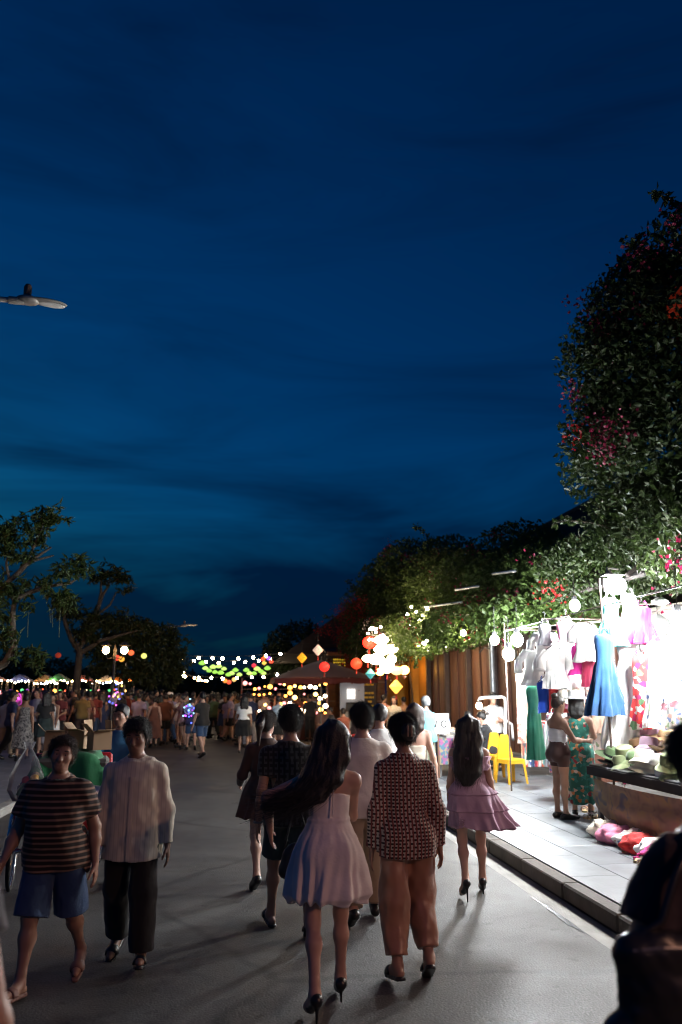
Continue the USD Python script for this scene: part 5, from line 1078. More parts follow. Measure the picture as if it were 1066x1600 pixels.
# bent white pipes that hold two bulbs
px_ = lambda x, y, Y=15.9: atY(x, y, Y)
t = thing('lamp_pipe', 'bent white pipe with an overhanging arm above the snack table', 'pipe'); part(t, 'pipe', tube([px_(790, 1150), px_(790, 1100), px_(789, 1091), px_(785, 1089), px_(758, 1090), px_(750, 1091), px_(748, 1096)], .03, 10), white_pipe, True); part(t, 'clamp', ball(px_(790, 1150), .045, 1), steel)
t = thing('low_lamp_pipe', 'lower white pipe sloping down to the right of the bulbs', 'pipe'); part(t, 'pipe', tube([px_(763, 1104), px_(772, 1108), px_(789, 1124), px_(800, 1132), px_(802, 1155)], .025, 10), white_pipe, True); part(t, 'clamp', ball(px_(802, 1155), .04, 1), steel)
lamp_bulb('table_bulb', 'warm round bulb under the pipe arm over the snack table', px_(749, 1103), .062, EM('warm_table_bulb', (1, .72, .42), 120.0), .08); lamp_bulb('table_bulb', 'white round bulb just below the warm one at the snack table', px_(762, 1124), .07, EM('white_table_bulb', (1, .95, .9), 150.0), .12)

# ------------------------------------------------------------------ red parasol stall in the middle
maroon = fabric('maroon_canvas', (.075, .015, .015), bump=.2)
P0 = np.array([3.1, 29.0, 0.0])
t = thing('market_parasol', 'big square maroon parasol over the glowing lantern stall', 'parasol', P0)
def canopy(w, z0, z1, n=12):
    pts = []
    for i in range(n + 1):
        for j in range(n + 1):
            u, v_ = i / n * 2 - 1, j / n * 2 - 1; m = max(abs(u), abs(v_)); pts.append((u * w, v_ * w, z1 - (z1 - z0) * m ** 1.1 - .05 * m * (1 - min(1, abs(abs(u) - abs(v_)) * 2))))
    return grid_sheet(np.array(pts).reshape(n + 1, n + 1, 3))
part(t, 'canopy', canopy(1.75, 2.18, 2.82), maroon, True)
for k, (a, b_) in enumerate((((-1.75, -1.75), (1.75, -1.75)), ((1.75, -1.75), (1.75, 1.75)), ((1.75, 1.75), (-1.75, 1.75)), ((-1.75, 1.75), (-1.75, -1.75)))):
    a, b_ = np.array(a), np.array(b_); q = np.stack([np.stack([np.append(a + (b_ - a) * u, zz - .02 * math.sin(u * 25) * (zz < 2.1)) for u in np.linspace(0, 1, 30)]) for zz in (2.14, 1.98)]); part(t, 'valance', grid_sheet(q), maroon)
part(t, 'pole', tube([(0, 0, 0), (0, 0, 2.95)], .03, 8), steel, True)
for a in range(8): part(t, 'rib', tube([(0, 0, 2.3), (1.2 * math.cos(a * math.pi / 4), 1.2 * math.sin(a * math.pi / 4), 2.42)], .012, 5), white_pipe)
part(t, 'base', cbox((0, 0, .06), (.6, .6, .12), .03), plaster_g)
single('back_parasol', canopy(1.2, 2.25, 2.75), fabric('dark_canvas', (.05, .025, .03)), 'dark canvas parasol top behind the maroon one', 'parasol', smooth=True, loc=(3.4, 32.0, 0))
t = thing('lantern_counter', 'market counter and shelves glowing with small lantern goods', 'stall', (1.9, 30.2, 0))
part(t, 'counter', cbox((0, 0, .45), (3.2, .7, .9), .02), wood[1]); 
for zz in (1.25, 1.6, 1.95): part(t, 'shelf', box((0, .3, zz - .16), (3.2, .25, .025)), wood[3])
for x in (-1.6, 1.6): part(t, 'upright', box((x, .35, 1.1), (.06, .06, 2.2)), wood[2])
gl = [lantern_silk('glow_gold', (1, .55, .15), 8), lantern_silk('glow_pale', (1, .78, .5), 12.0), lantern_silk('glow_red', (1, .12, .05), 4), lantern_silk('glow_pink', (1, .3, .3), 4), lantern_silk('glow_orange', (1, .35, .06), 7)]
pos = []
r = np.random.default_rng(8)
for zz in (.98, 1.25, 1.6, 1.95):
    for k in range(17):
        if r.random() < .88:
            rad = r.uniform(.035, .10); g_ = gl[int(r.integers(5))]; x = -1.5 + k * .187 + r.uniform(-.03, .03)
            part(t, 'small_lantern', lathe([(rad * .3, 0), (rad * .95, rad * .5), (rad, rad * .9), (rad * .7, rad * 1.5), (rad * .3, rad * 1.7)], (x, .22 if zz > 1 else -.1, zz - (.14 if zz > 1 else .075) + r.uniform(-.10, .16)), 9), g_, True)
t = thing('drink_counter', 'small white lit drink counter right of the parasol pole', 'stall', (4.35, 29.6, 0))
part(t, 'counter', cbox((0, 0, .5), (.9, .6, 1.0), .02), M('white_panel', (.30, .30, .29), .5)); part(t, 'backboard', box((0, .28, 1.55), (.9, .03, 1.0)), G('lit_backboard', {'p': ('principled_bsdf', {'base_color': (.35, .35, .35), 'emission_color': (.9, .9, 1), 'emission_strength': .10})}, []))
part(t, 'light_box', box((-.05, .2, 1.62), (.30, .06, .36)), EM('light_box_glow', (1, .93, .85), 1.6)); part(t, 'machine', cbox((-.05, .05, 1.16), (.4, .3, .32), .02), blackb)
for k in range(6): part(t, 'cup', lathe([(.03, 0), (.045, .12)], (.18 + (k % 3) * .1, -.1 + .12 * (k // 3), 1.0), 10), white_c)

# ------------------------------------------------------------------ silk lanterns, each hung on its own cord
tassel = M('tassel_red', (.4, .03, .02), .9); capm = M('lantern_cap', (.10, .05, .02), .5)
shapes = {'diamond': [(.06, -1), (.20, -.93), (.98, -.06), (1.0, 0), (.98, .06), (.20, .93), (.06, 1)], 'round': [(.25, -.92)] + [(math.sin(a), -math.cos(a) * .92) for a in np.linspace(.35, math.pi - .35, 11)] + [(.25, .92)],
          'disc': [(.2, -.62), (.62, -.45), (.95, -.15), (1, 0), (.95, .15), (.62, .45), (.2, .62)], 'cone': [(.25, -.55), (.7, -.38), (1, -.1), (.75, .25), (.2, .62)]}
def lantern(label, p, r_, shape, mat, up=.35, sides=16, group=None, tas=True, name='silk_lantern', parts=True):
    pr = [(a * r_, b_ * r_) for a, b_ in shapes[shape]]; t = thing(name, label, 'lantern', p, RND.uniform(0, 40), group)
    part(t, 'shade', lathe(pr, (0, 0, 0), sides, rip=lambda th, i: 1 + .015 * np.cos(8 * th)), mat, 35)
    z0, z1 = pr[0][1], pr[-1][1]
    part(t, 'cap', lathe([(pr[-1][0] * 1.1, z1 - .005), (pr[-1][0] * 1.1, z1 + .02 * r_ * 5), (0, z1 + .02 * r_ * 5)], sides=8), capm); part(t, 'ring', lathe([(0, z0 - .02 * r_ * 4), (pr[0][0] * 1.1, z0 - .02 * r_ * 4), (pr[0][0] * 1.1, z0 + .005)], sides=8), capm)
    part(t, 'cord', tube([(0, 0, z1), (.0, .005, z1 + up)], .006, 4), wire)
    if tas: part(t, 'tassel', lathe([(.012, z0 - r_ * .9), (.03 * r_ * 5, z0 - r_ * .85), (.015, z0 - r_ * .2), (.006, z0)], sides=7), tassel)
L_ = lantern_silk
white_l = L_('silk_white', (1, .72, .40), 22.0)
for args in (('yellow diamond lantern hung left of the pale one above the parasol', atY(472, 1028, 24), .15, 'diamond', L_('silk_amber', (1, .42, .02), 1.0)), ('pale cream diamond lantern, highest above the parasol', atY(497, 1016, 24), .16, 'diamond', L_('silk_cream', (1, .66, .5), .8)),
             ('round red lantern in front of the parasol edge', atY(507, 1042, 24), .155, 'round', L_('silk_red', (1, .03, .02), 1.5)), ('round red lantern beside the black menu sign', atY(557, 1037, 24), .175, 'round', L_('silk_red2', (1, .06, .02), 1.5)), ('small teal lantern below the white lantern cluster', atY(579, 1053, 22.5), 0.141, 'diamond', L_('silk_teal', (.08, .45, .48), .75)),
             ('yellow diamond lantern low in front of the yellow house', atY(619, 1073, 22.5), 0.192, 'diamond', L_('silk_gold', (1, .50, .08), 2.2)), ('orange tilted lantern under the white lantern cluster', atY(620, 1048, 22.5), 0.192, 'disc', L_('silk_gold2', (1, .55, .18), 4)), ('round red lantern half hidden in red bougainvillea', atY(577, 1004, 23.7), 0.192, 'round', L_('silk_red3', (1, .014, .006), 14.0)),
             ('glaring white lantern, topmost of the cluster under the bougainvillea', atY(596, 1000, 23.1), 0.225, 'disc', white_l), ('glaring white lantern, right of the cluster', atY(612, 1014, 22.8), 0.203, 'disc', white_l), ('glaring white lantern, middle of the cluster', atY(598, 1015, 22.2), 0.247, 'disc', white_l), ('glaring white lantern, leftmost of the cluster', atY(575, 1029, 22.5), 0.169, 'disc', white_l),
             ('glaring white lantern, large one at lower left of the cluster', atY(588, 1030, 22.1), 0.237, 'disc', white_l), ('glaring white lantern, lowest of the cluster', atY(605, 1041, 22.2), 0.203, 'round', white_l), ('glaring white lantern, small one behind the cluster', atY(612, 1030, 23.7), 0.147, 'round', white_l)):
    lantern(*args)
t = thing('red_silk_lantern', 'big red cloth lantern glowing inside the tall climber at right edge', 'lantern', atY(1066, 470, 9.6)); part(t, 'shade', lathe([(.10, -.22), (.26, -.16), (.14, .18), (.04, .24)], (0, 0, 0), 6), L_('silk_ember', (.7, .06, .02), .10)); part(t, 'frame', cat(*[tube([(.26 * math.cos(a), .26 * math.sin(a), -.16), (.04 * math.cos(a), .04 * math.sin(a), .25)], .008, 4) for a in np.arange(6) * math.pi / 3]), capm); part(t, 'tassel', lathe([(.0, -.5), (.03, -.46), (.01, -.22)], sides=7), L_('ember_tassel', (.5, .25, .02), .12))
lantern('added orange lantern that lights the near yellow wall under the leaves', (6.0, 28.3, 2.45), .17, 'round', L_('silk_orange_wall', (1, .42, .08), 26.0)); lantern('added orange lantern that lights the far yellow wall by the brick house', (5.9, 32.6, 2.5), .17, 'round', L_('silk_orange_wall', (1, .42, .08), 26.0))  # both lanterns added to make the yellow wall glow
# fairy lights woven through the hedge
t = thing('fairy_lights', 'string of small warm bulbs woven through the lit bougainvillea', 'string lights')
r = np.random.default_rng(12); spots = [(583 + r.uniform(-8, 22), 985 + r.uniform(-8, 16)) for _ in range(16)] + [(650, 956), (661, 962), (668, 952), (655, 968), (660, 1004), (655, 1010), (664, 1008), (690, 1008), (697, 1010), (703, 1008), (695, 985), (700, 978), (708, 982), (668, 985), (672, 980), (637, 960), (643, 948), (640, 975)]
pts = [atY(x, yy, 22.5 if x < 620 else 21.5) for x, yy in spots]
for p in pts: part(t, 'bulb', ball(p, .032, 1), fairy, True)
part(t, 'cable', tube(pts, .005, 4), wire)

# ------------------------------------------------------------------ strings of bulbs and green lanterns across the street
def sag(a, b_, n, s):
    u = np.linspace(0, 1, n)[:, None]; return np.array(a) * (1 - u) + np.array(b_) * u - np.array([0, 0, s]) * 4 * u * (1 - u)
def bulb_string(label, a, b_, n, s, r_, mat, seed, mats=None):
    t = thing('bulb_string', label, 'string lights'); c = sag(a, b_, 24, s); part(t, 'cable', tube(c, .012, 4), wire); rr = np.random.default_rng(seed)
    for i, p in enumerate(sag(a, b_, n + 2, s)[1:-1]):
        q = p + np.array([rr.uniform(-.12, .12), rr.uniform(-.3, .3), -.08 + rr.uniform(-.05, .05)]); b1 = part(t, 'bulb', ball(q, r_, 1), mats[i % len(mats)] if mats else mat, True)
bulb_string('upper string of white bulbs across the street, near one', atY(262, 1022, 36), atY(462, 1018, 36), 8, .16, .060, bulbw, 1)
bulb_string('second string of white bulbs across the street, behind the first', atY(285, 1030, 42), atY(462, 1022, 42), 8, .2, .066, bulbw, 2)
bulb_string('lowest string of warm bulbs across the far street', atY(270, 1052, 48), atY(450, 1048, 48), 8, .3, .07, bulbw, 3)
bulb_string('long string of bulbs along the left trees', atY(270, 1040, 30), atY(330, 1062, 58), 7, .2, .05, bulbw2, 4)
green_l = L_('silk_green', (.42, .85, .12), 1.25); green_l2 = L_('silk_lime', (.62, .9, .2), 1.5)
gp = [(316, 1036), (321, 1044), (333, 1042), (336, 1050), (345, 1051), (350, 1045), (357, 1054), (362, 1052), (368, 1047), (374, 1054), (385, 1047), (390, 1052), (397, 1052), (402, 1045), (408, 1049), (418, 1044), (327, 1048), (412, 1052), (342, 1041)]
ord2 = ['leftmost', 'second', 'third', 'fourth', 'fifth', 'sixth', 'seventh', 'eighth', 'ninth', 'tenth', 'eleventh', 'twelfth', 'thirteenth', 'fourteenth', 'fifteenth', 'sixteenth', 'seventeenth', 'eighteenth', 'rightmost']
for k, (x, yy) in enumerate(sorted(gp)): lantern(f'glowing green cone lantern over the street, {ord2[k]} of the row counted from the left', atY(x, yy, 31 + (k * 7 % 5)), .125 if k % 3 else .14, 'cone', (green_l, green_l2)[k % 2], .25, 12, 'green lanterns across the street', False, 'green_lantern')
for k, (a, b_) in enumerate((((300, 1026, 31), (440, 1030, 31)), ((300, 1030, 33), (440, 1034, 33)), ((300, 1034, 35), (440, 1036, 35)))):
    single('lantern_cable', tube(sag(atY(*a), atY(*b_), 20, .2), .01, 4), wire, f'dark cable that carries green lanterns, {("nearest", "middle", "farthest")[k]}', 'cable')
for k, (x, yy, c, nm) in enumerate(((411, 1030, (1, .08, .03), 'red'), (415, 1026, (1, .4, .05), 'orange'), (420, 1029, (.3, .1, .8), 'violet'), (424, 1034, (1, .1, .05), 'scarlet'), (413, 1036, (1, .6, .1), 'amber'), (397, 1040, (1, .05, .1), 'crimson'), (352, 1064, (1, .3, .05), 'orange far'), (358, 1066, (1, .1, .05), 'red far'), (366, 1062, (1, .6, .2), 'yellow far'), (383, 1068, (1, .5, .3), 'peach far'), (196, 1016, (.05, .8, .3), 'small green'), (205, 1020, (1, .15, .05), 'small red'), (183, 1028, (1, .08, .04), 'tiny red'), (190, 1030, (.9, .4, .05), 'tiny amber'), (225, 1025, (.9, .9, .2), 'small lime'), (91, 1024, (.5, .05, .02), 'dim red'))):
    lantern(f'{nm} lantern hung {"among the leaves near the double street lamp" if x < 300 else "in the cluster above the far crowd"}', atY(x, yy, 29 if x < 300 else 37), .10, 'round', L_('silk_mix_%d' % k, c, .4 if k == 15 else 1.5), .2, 10, None, False)

# ------------------------------------------------------------------ street lamps
LP = atY(180, 1014, 26); LP = np.array([LP[0], 26, .115]); zl = atY(180, 1016, 26)[2] - .115
t = thing('double_street_lamp', 'old style double street lamp glowing warm in front of the trees', 'street lamp', LP)
part(t, 'post', tube([(0, 0, 0), (0, 0, .5), (0, 0, .55), (0, 0, zl - .1)], [.10, .09, .055, .04], 10), black_iron, True); part(t, 'base', lathe([(.17, 0), (.16, .12), (.11, .3), (.09, .5)], sides=10), black_iron); part(t, 'arm', tube([(-.28, 0, zl - .16), (-.2, 0, zl - .28), (0, 0, zl - .22), (.2, 0, zl - .28), (.28, 0, zl - .16)], .022, 7), black_iron, True); part(t, 'finial', lathe([(.03, zl - .1), (.05, zl), (.02, zl + .12), (0, zl + .2)], sides=8), black_iron)
for sd in (-1, 1):
    h_ = part(t, 'lamp_head', cat(lathe([(.16, zl + .14), (.17, zl + .15), (.05, zl + .24), (0, zl + .27)], (sd * .28, 0, 0), 6), lathe([(.0, zl - .17), (.08, zl - .16), (.09, zl - .13), (0, zl - .125)], (sd * .28, 0, 0), 6)), black_iron)
    part(h_, 'globe', ball((sd * .28, 0, zl), .105, 2, (1, 1, 1.1)), EM('street_globe_glow', (1, .50, .17), 110.0), True)
r2 = UsdGeom.Xform.Define(stage, upath('/World', 'double_street_lamp')); r2.GetPrim().GetReferences().AddInternalReference(t); r2.GetPrim().SetInstanceable(True)
r2.ClearXformOpOrder(); r2.AddTranslateOp(opSuffix='b').Set(Gf.Vec3d(-6.6, 14.3, .115)); tag(r2.GetPrim(), 'unseen double street lamp, out of view at left, lights the leaning tree', 'street lamp')  # unseen lamp, placed out of view to light the leaning tree
def cobra(name, label, p0, arm, head_len, sc=1.0):
    t = thing(name, label, 'street lamp', p0)
    h = arm[2]; R = rotz(math.atan2(arm[1], arm[0])); tip = np.array([math.hypot(arm[0], arm[1]), 0, h]); al = M('lamp_aluminium', (.32, .29, .26), .45, metal=.4)
    rr = lambda m: move(m, (0, 0, 0), R)
    part(t, 'pole', tube([(0, 0, 0), (0, 0, 1.0), (0, 0, h - .55), (0, 0, h - .35)], [.10, .085, .06, .055], 12), steel, True); part(t, 'arm', rr(tube([(0, 0, h - .45), (.25, 0, h - .22), (tip[0] * .6, 0, h - .08), (tip[0], 0, h)], [.045, .04, .034, .032], 10)), al, True); part(t, 'collar', rr(tube([(tip[0] - .05, 0, h - .005), (tip[0] + .12, 0, h + .01)], .046, 10)), al, True)
    q = tip; hd = part(t, 'lamp_head', rr(cat(move(ball((0, 0, 0), 1, 3, (.17 * sc, .12 * sc, .07 * sc)), q + [.16, 0, .03]), move(ball((0, 0, 0), 1, 3, (head_len * .52, .13 * sc, .035 * sc)), q + [.16 + head_len * .45, 0, .045]))), al, True)
    part(hd, 'lens', rr(move(ball((0, 0, 0), 1, 2, (head_len * .34, .085 * sc, .02)), q + [.22 + head_len * .45, 0, .022])), M('frosted_lens', (.62, .60, .55), .3, bump=0), True); part(hd, 'sensor', rr(lathe([(.045, .0), (.045, .12), (.03, .15), (0, .15)], q + [.15, 0, .08], 12)), M('sensor_brown', (.16, .09, .06), .6), True)
a0 = atY(0, 473, 9.0); a1 = atY(90, 455, 9.2); p0 = np.array([-4.4, 8.6, .115]); arm = a0 + (a1 - a0) * .22 - p0
cobra('tall_street_lamp', 'unlit grey street lamp head reaching in at upper left', p0, arm, .46, .78)
e = atY(283, 978, 36); cobra('far_street_lamp', 'far thin street lamp arm above the dark trees at left centre', np.array([e[0] - 2.4, 36.6, .115]), e - np.array([e[0] - 2.4, 36.6, .115]), .6)
single('utility_cable', tube(sag(atY(440, 1000, 30), atY(560, 1003, 34), 16, .15), .01, 4), wire, 'thin black cable strung above the maroon parasol', 'cable')

# ------------------------------------------------------------------ night market stalls on the far left
sc_ = [('red', fb('stall_red', (.35, .03, .03))), ('dark blue', fb('stall_blue', (.04, .06, .2))), ('striped tan', fb('stall_tan', (.4, .28, .15))), ('green', fb('stall_green', (.04, .2, .08))), ('maroon', maroon), ('cream', cream), ('orange', fb('stall_orange', (.5, .16, .03)))]
for k in range(7):
    x = -17.6 + k * 1.55; Y = 63 + (k % 3) * 1.5; t = thing('night_stall', f'far night market stall with {sc_[k][0]} roof, {ord2[k] if k else "leftmost"} from the left, strung with bulbs', 'stall', (x, Y, .115))
    part(t, 'roof', cat(prism([(-.8, 2.35), (.8, 2.35), (.0, 2.85)], -.7, .7, 'y')), sc_[k][1])
    for a in (-.75, .75):
        for b_ in (-.65, .65): part(t, 'post', box((a, b_, 1.18), (.05, .05, 2.36)), steel)
    part(t, 'counter', cbox((0, -.4, .45), (1.4, .5, .9), .01), wood[k % 4]); rr = np.random.default_rng(90 + k)
    for q in range(7): part(t, 'bulb', ball((-.75 + q * .25, -.75 + rr.uniform(-.1, .1), 2.25 + rr.uniform(-.10, .14)), .048, 1), (bulbw, bulbw2, bulbw2, EM('bulb_cold_white', (.8, .95, 1), 22), bulbw)[int(rr.integers(5))], True)
    for q in range(8): part(t, 'goods', ball((-.6 + (q % 4) * .4, -.3, 1.02 + (q // 4) * .55 + rr.uniform(-.05, .1)), rr.uniform(.09, .14), 1), (gl[2], gl[4], gl[0], gl[3], L_('glow_green', (.1, .9, .3), 1.5), L_('glow_violet', (.6, .1, 1), 1.2), gl[1], gl[2])[int(rr.integers(8))], True)
# ------------------------------------------------------------------ people near the camera
skA = M('skin_light', (.46, .27, .20), .5, var=.08); skB = M('skin_tan', (.33, .18, .12), .5, var=.08); skC = M('skin_brown', (.22, .115, .075), .5, var=.08)
hairb = M('hair_black', (.012, .010, .009), .42, spec=.5, bump=.5, bscale=150); hair_br = M('hair_brown', (.030, .016, .010), .42, bump=.5, bscale=150); hair_gr = M('hair_grey', (.22, .22, .22), .6, bump=.5, bscale=150)
leather = M('black_leather', (.012, .012, .012), .35)
H2 = lambda spec, **k: {**spec, **k}
blouse_m = coord_pattern('woven_blouse_print', 'weave', [(.012, .010, .010), (.03, .022, .02), (.42, .36, .31), (.16, .035, .03)], 21, 24)
stripes_m = coord_pattern('brown_stripes', 'stripes', [(0, (.018, .013, .012)), (.60, (.022, .015, .013)), (.78, (.20, .115, .08)), (1, (.26, .155, .11))], 1, 9.5)
cream_m = coord_pattern('cream_pinstripes', 'pinstripes', [(0, (.60, .54, .44)), (.7, (.64, .57, .47)), (.88, (.55, .49, .40)), (1, (.52, .46, .37))], 11, 1)
check_m = coord_pattern('black_check', 'weave', [(.010, .010, .011), (.014, .014, .015), (.05, .05, .052), (.012, .012, .012)], 13, 13)
satin = M('rust_satin', (.31, .145, .085), .38, spec=.6, var=.15, bump=.1, sheen=.2); denim = fabric('denim', (.035, .07, .15)); lilac = fabric('lilac_chiffon', (.40, .25, .34)); white_d = fabric('white_cotton_dress', (.72, .66, .64)); brown_k = fabric('brown_knit', (.06, .032, .026)); white_t = fabric('white_polo', (.66, .60, .56)); beige = fabric('beige_chino', (.34, .25, .17)); black_t = fabric('black_trousers', (.012, .012, .013)); dark_short = fabric('dark_green_shorts', (.03, .045, .045)); plum = fabric('dark_plum_cotton', (.022, .014, .020))

person('woman in short white strapless dress walking away, long dark hair blown left', gnd(512, 1578), 4, dict(h=1.49, sex='f', b=.92, cell=.007, skin=skA, detail=1,
    pose=walk(14, 1, sole=.01, heel=.055, arms=((8, 66, 78, (.1, .5, -1)), (32, 6, 62, (-.2, 1, .3))), head=(-14, 2, 4), legs=((-9, 3, 14, -24), (12, 2, 6, -16)), side=2),
    wear=[('skirt', 'dress', white_d, dict(zt=.17, zb=-.31, flare=.085, bodice=.345, pleats=13, amp=.085, o=.009, wr=.02, seed=4, bubble=.3)),
          ('long_hair', 'hair', hairb, dict(path=[(0, -.055, .03), (-.005, -.075, -.11), (-.04, -.10, -.24), (-.12, -.12, -.35), (-.26, -.13, -.43), (-.40, -.12, -.46)], radii=[.080, .088, .090, .078, .052, .016], strands=950, wild=.055, rough=.022)),
          ('shoes', 'high_heel', leather, dict(kind='heels')),
          ('mesh', 'zip', white_d, dict(f=lambda J: tube([J['hipc'] + J['T'] @ np.array([0, -.112, z]) for z in np.linspace(.18, .325, 8)], .004, 5)))]))
hb = gnd(466, 1470); t = thing('handbag', 'black handbag hanging between the white dress and the dark shorts', 'bag', atY(464, 1342, 5.5))
part(t, 'pouch', sdf_mesh([ell((0, 0, 0), (.10, .05, .10), k=.02), cap((-.07, 0, -.07), (.07, 0, -.07), .05, .05, .04)], .009), leather, True); part(t, 'strap', tube([(-.08, 0, .07), (-.05, 0, .2), (0, .02, .34), (.05, 0, .2), (.08, 0, .07)], .008, 6), leather, True); part(t, 'clasp', box((0, -.055, .02), (.03, .01, .02)), steel)
person('woman in patterned black and white blouse and rust satin trousers walking away', gnd(638, 1530), 2, dict(h=1.515, sex='f', b=.95, cell=.007, skin=skB,
    pose=walk(10, 1, legs=((-6, 2, 10, -10), (8, 3, 34, -30)), arms=((-2, 10, 10, None), (-4, 11, 12, None)), head=(4, 4, 0), sole=.02),
    wear=[('trousers', 'trousers', satin, dict(length=.93, loose=.042, hem_loose=.016, waist=.16, wr=.06, seed=2)), ('shirt', 'blouse', blouse_m, dict(sleeve=1, hem=-.15, o=.015, loose=.012, sleeve_o=.018, wr=.04, collar=True, seed=3)),
          ('short_hair', 'hair', hairb, dict(vol=1.04, nape=-.07, rough=.02)), ('mesh', 'bun', hairb, dict(f=lambda J: sdf_mesh([ell(J['head'] + J['HR'] @ np.array([0, -.118, -.005]), (.045, .035, .055), J['HR'], .02)], .006, wrinkle=.02, wscale=40))),
          ('mesh', 'hair_clip', M('tortoise_clip', (.30, .20, .14), .3), dict(f=lambda J: cat(*[cbox(J['head'] + J['HR'] @ np.array([.012 * sd, -.150, .0]), (.012, .012, .07), .004) for sd in (-1, 1)]))), ('shoes', 'slide', leather, dict(kind='slides'))]))
person('woman in lilac ruffled dress with very long black hair near the kerb', gnd(741, 1400), -6, dict(h=1.44, sex='f', b=.95, cell=.008, skin=skA,
    pose=walk(13, -1, sole=.01, heel=.055, legs=((-4, 3, 26, -34), (9, 2, 6, -22)), arms=((10, 8, 30, None), (-3, 9, 10, None)), head=(-6, 4, 0)),
    wear=[('skirt', 'dress', lilac, dict(zt=.19, zb=-.30, flare=.10, bodice=.33, pleats=9, amp=.13, o=.012, ruffles=3, sway=(.09, -.03), wr=.035, seed=9)),
          ('mesh', 'frill', lilac, dict(f=lambda J: lathe([(.158, 0), (.185, .035), (.165, .065), (.190, .115), (.162, .12)][::1], J['hipc'] + np.array([0, 0, .22]), 60, 1, .74, lambda th, i: 1 + .05 * np.sin(11 * th + i)))),
          ('long_hair', 'hair', hairb, dict(path=[(0, -.05, .03), (0, -.075, -.12), (-.015, -.11, -.28), (-.03, -.13, -.44), (-.04, -.12, -.56)], radii=[.085, .092, .098, .086, .04], strands=700, wild=.035, rough=.02)), ('shoes', 'high_heel', leather, dict(kind='heels'))]))
person('man in white polo shirt and beige trousers walking ahead of the blouse', gnd(568, 1440), 0, dict(h=1.59, sex='m', b=1.02, cell=.010, skin=skA, pose=walk(13, 1, head=(6, 0, 0)),
    wear=[('trousers', 'trousers', beige, dict(length=.97, loose=.034)), ('shirt', 'polo_shirt', white_t, dict(sleeve=.68, hem=-.10, o=.018, loose=.03, wr=.03, collar=True, seed=12)), ('short_hair', 'hair', hairb, dict(rough=.022)), ('shoes', 'shoe', leather, dict(kind='shoes'))]))
person('man in black checked shirt and dark shorts walking away beside the white dress', gnd(450, 1455), 3, dict(h=1.585, sex='m', b=.99, cell=.009, skin=skB, pose=walk(15, -1, arms=((-12, 10, 20, None), (14, 9, 24, None)), head=(3, 2, 0), sole=.015),
    wear=[('trousers', 'shorts', dark_short, dict(length=.44, loose=.045, seed=5)), ('shirt', 'shirt', check_m, dict(sleeve=.62, hem=-.11, o=.020, loose=.035, wr=.03, seed=14)), ('short_hair', 'hair', hairb, dict(rough=.03, vol=1.05, seed=3)), ('shoes', 'slipper', leather, dict(kind='slides')), ('mesh', 'watch', steel, dict(f=lambda J: tube([J['wr0'] + np.array([.031 * math.cos(a), .031 * math.sin(a), .0]) for a in np.linspace(0, 6.28, 12)], .008, 6)))]))
pony = lambda J: sdf_mesh([cap(J['head'] + J['HR'] @ np.array([0, -.09, .05]), J['head'] + J['HR'] @ np.array([0, -.15, -.02]), .03, .035, .02), cap(J['head'] + J['HR'] @ np.array([0, -.15, -.02]), J['head'] + J['HR'] @ np.array([-.01, -.14, -.20]), .035, .012, .02)], .008, wrinkle=.02, wscale=30, wstretch=(1, 1, .2))
person('woman in brown long sleeved top and pleated brown skirt with ponytail', gnd(412, 1385), 8, dict(h=1.505, sex='f', b=1.0, cell=.009, skin=skA, pose=walk(13, 1, sole=.012, head=(-38, 2, 0), arms=((16, 16, 55, (.3, 1, .2)), (4, 10, 30, None))),
    wear=[('skirt', 'skirt', brown_k, dict(zt=.18, zb=-.25, flare=.10, pleats=12, amp=.05, seed=6)), ('shirt', 'top', brown_k, dict(sleeve=1, hem=.10, o=.012, loose=.01, sleeve_o=.010, wr=.015, seed=7)), ('short_hair', 'hair', hair_br, dict(rough=.02)), ('mesh', 'ponytail', hair_br, dict(f=pony)), ('shoes', 'shoe', leather, dict(kind='shoes'))]))
person('stout man in brown striped shirt and denim shorts striding to the camera', gnd(72, 1548), 172, dict(h=1.43, sex='m', b=1.10, belly=.05, cell=.007, detail=2, skin=skB, pose=walk(17, 1, lean=7, head=(14, -2, -8), arms=((-14, 14, 30, None), (16, 16, 40, None)), sole=.018),
    wear=[('trousers', 'shorts', denim, dict(length=.50, loose=.042, wr=.04, seed=8)), ('shirt', 'striped_shirt', stripes_m, dict(sleeve=.66, hem=-.10, o=.022, loose=.022, sleeve_o=.022, wr=.04, seed=21)), ('short_hair', 'hair', hair_br, dict(rough=.012, o=.006, front=.085)), ('shoes', 'sandal', M('brown_sandal', (.20, .10, .075), .6), dict(kind='slides'))]))
placket = lambda J: tube([J['hipc'] + J['T'] @ np.array([.0, .142 - .0 * z, z]) for z in np.linspace(-.22, .42, 12)], .011, 6)
person('man in untucked cream striped shirt and black trousers walking to the camera', gnd(197, 1508), 176, dict(h=1.49, sex='m', b=.95, cell=.007, detail=2, skin=skC, pose=walk(11, -1, head=(-6, 10, 0), arms=((-2, 10, 12, None), (4, 10, 14, None))),
    wear=[('trousers', 'trousers', black_t, dict(length=.99, loose=.042, wr=.03, seed=9)), ('shirt', 'shirt', cream_m, dict(sleeve=.94, hem=-.20, o=.018, loose=.022, sleeve_o=.016, wr=.04, neck=.497, seed=23)), ('short_hair', 'hair', hairb, dict(rough=.03, seed=4, vol=1.04, front=.07)), ('shoes', 'sandal', leather, dict(kind='slides')),
          ('mesh', 'collar', cream_m, dict(f=lambda J: collar_mesh(J, .012))), ('mesh', 'placket', cream_m, dict(f=lambda J: placket_mesh(J, J['shirt'], -.19, .40)))]))
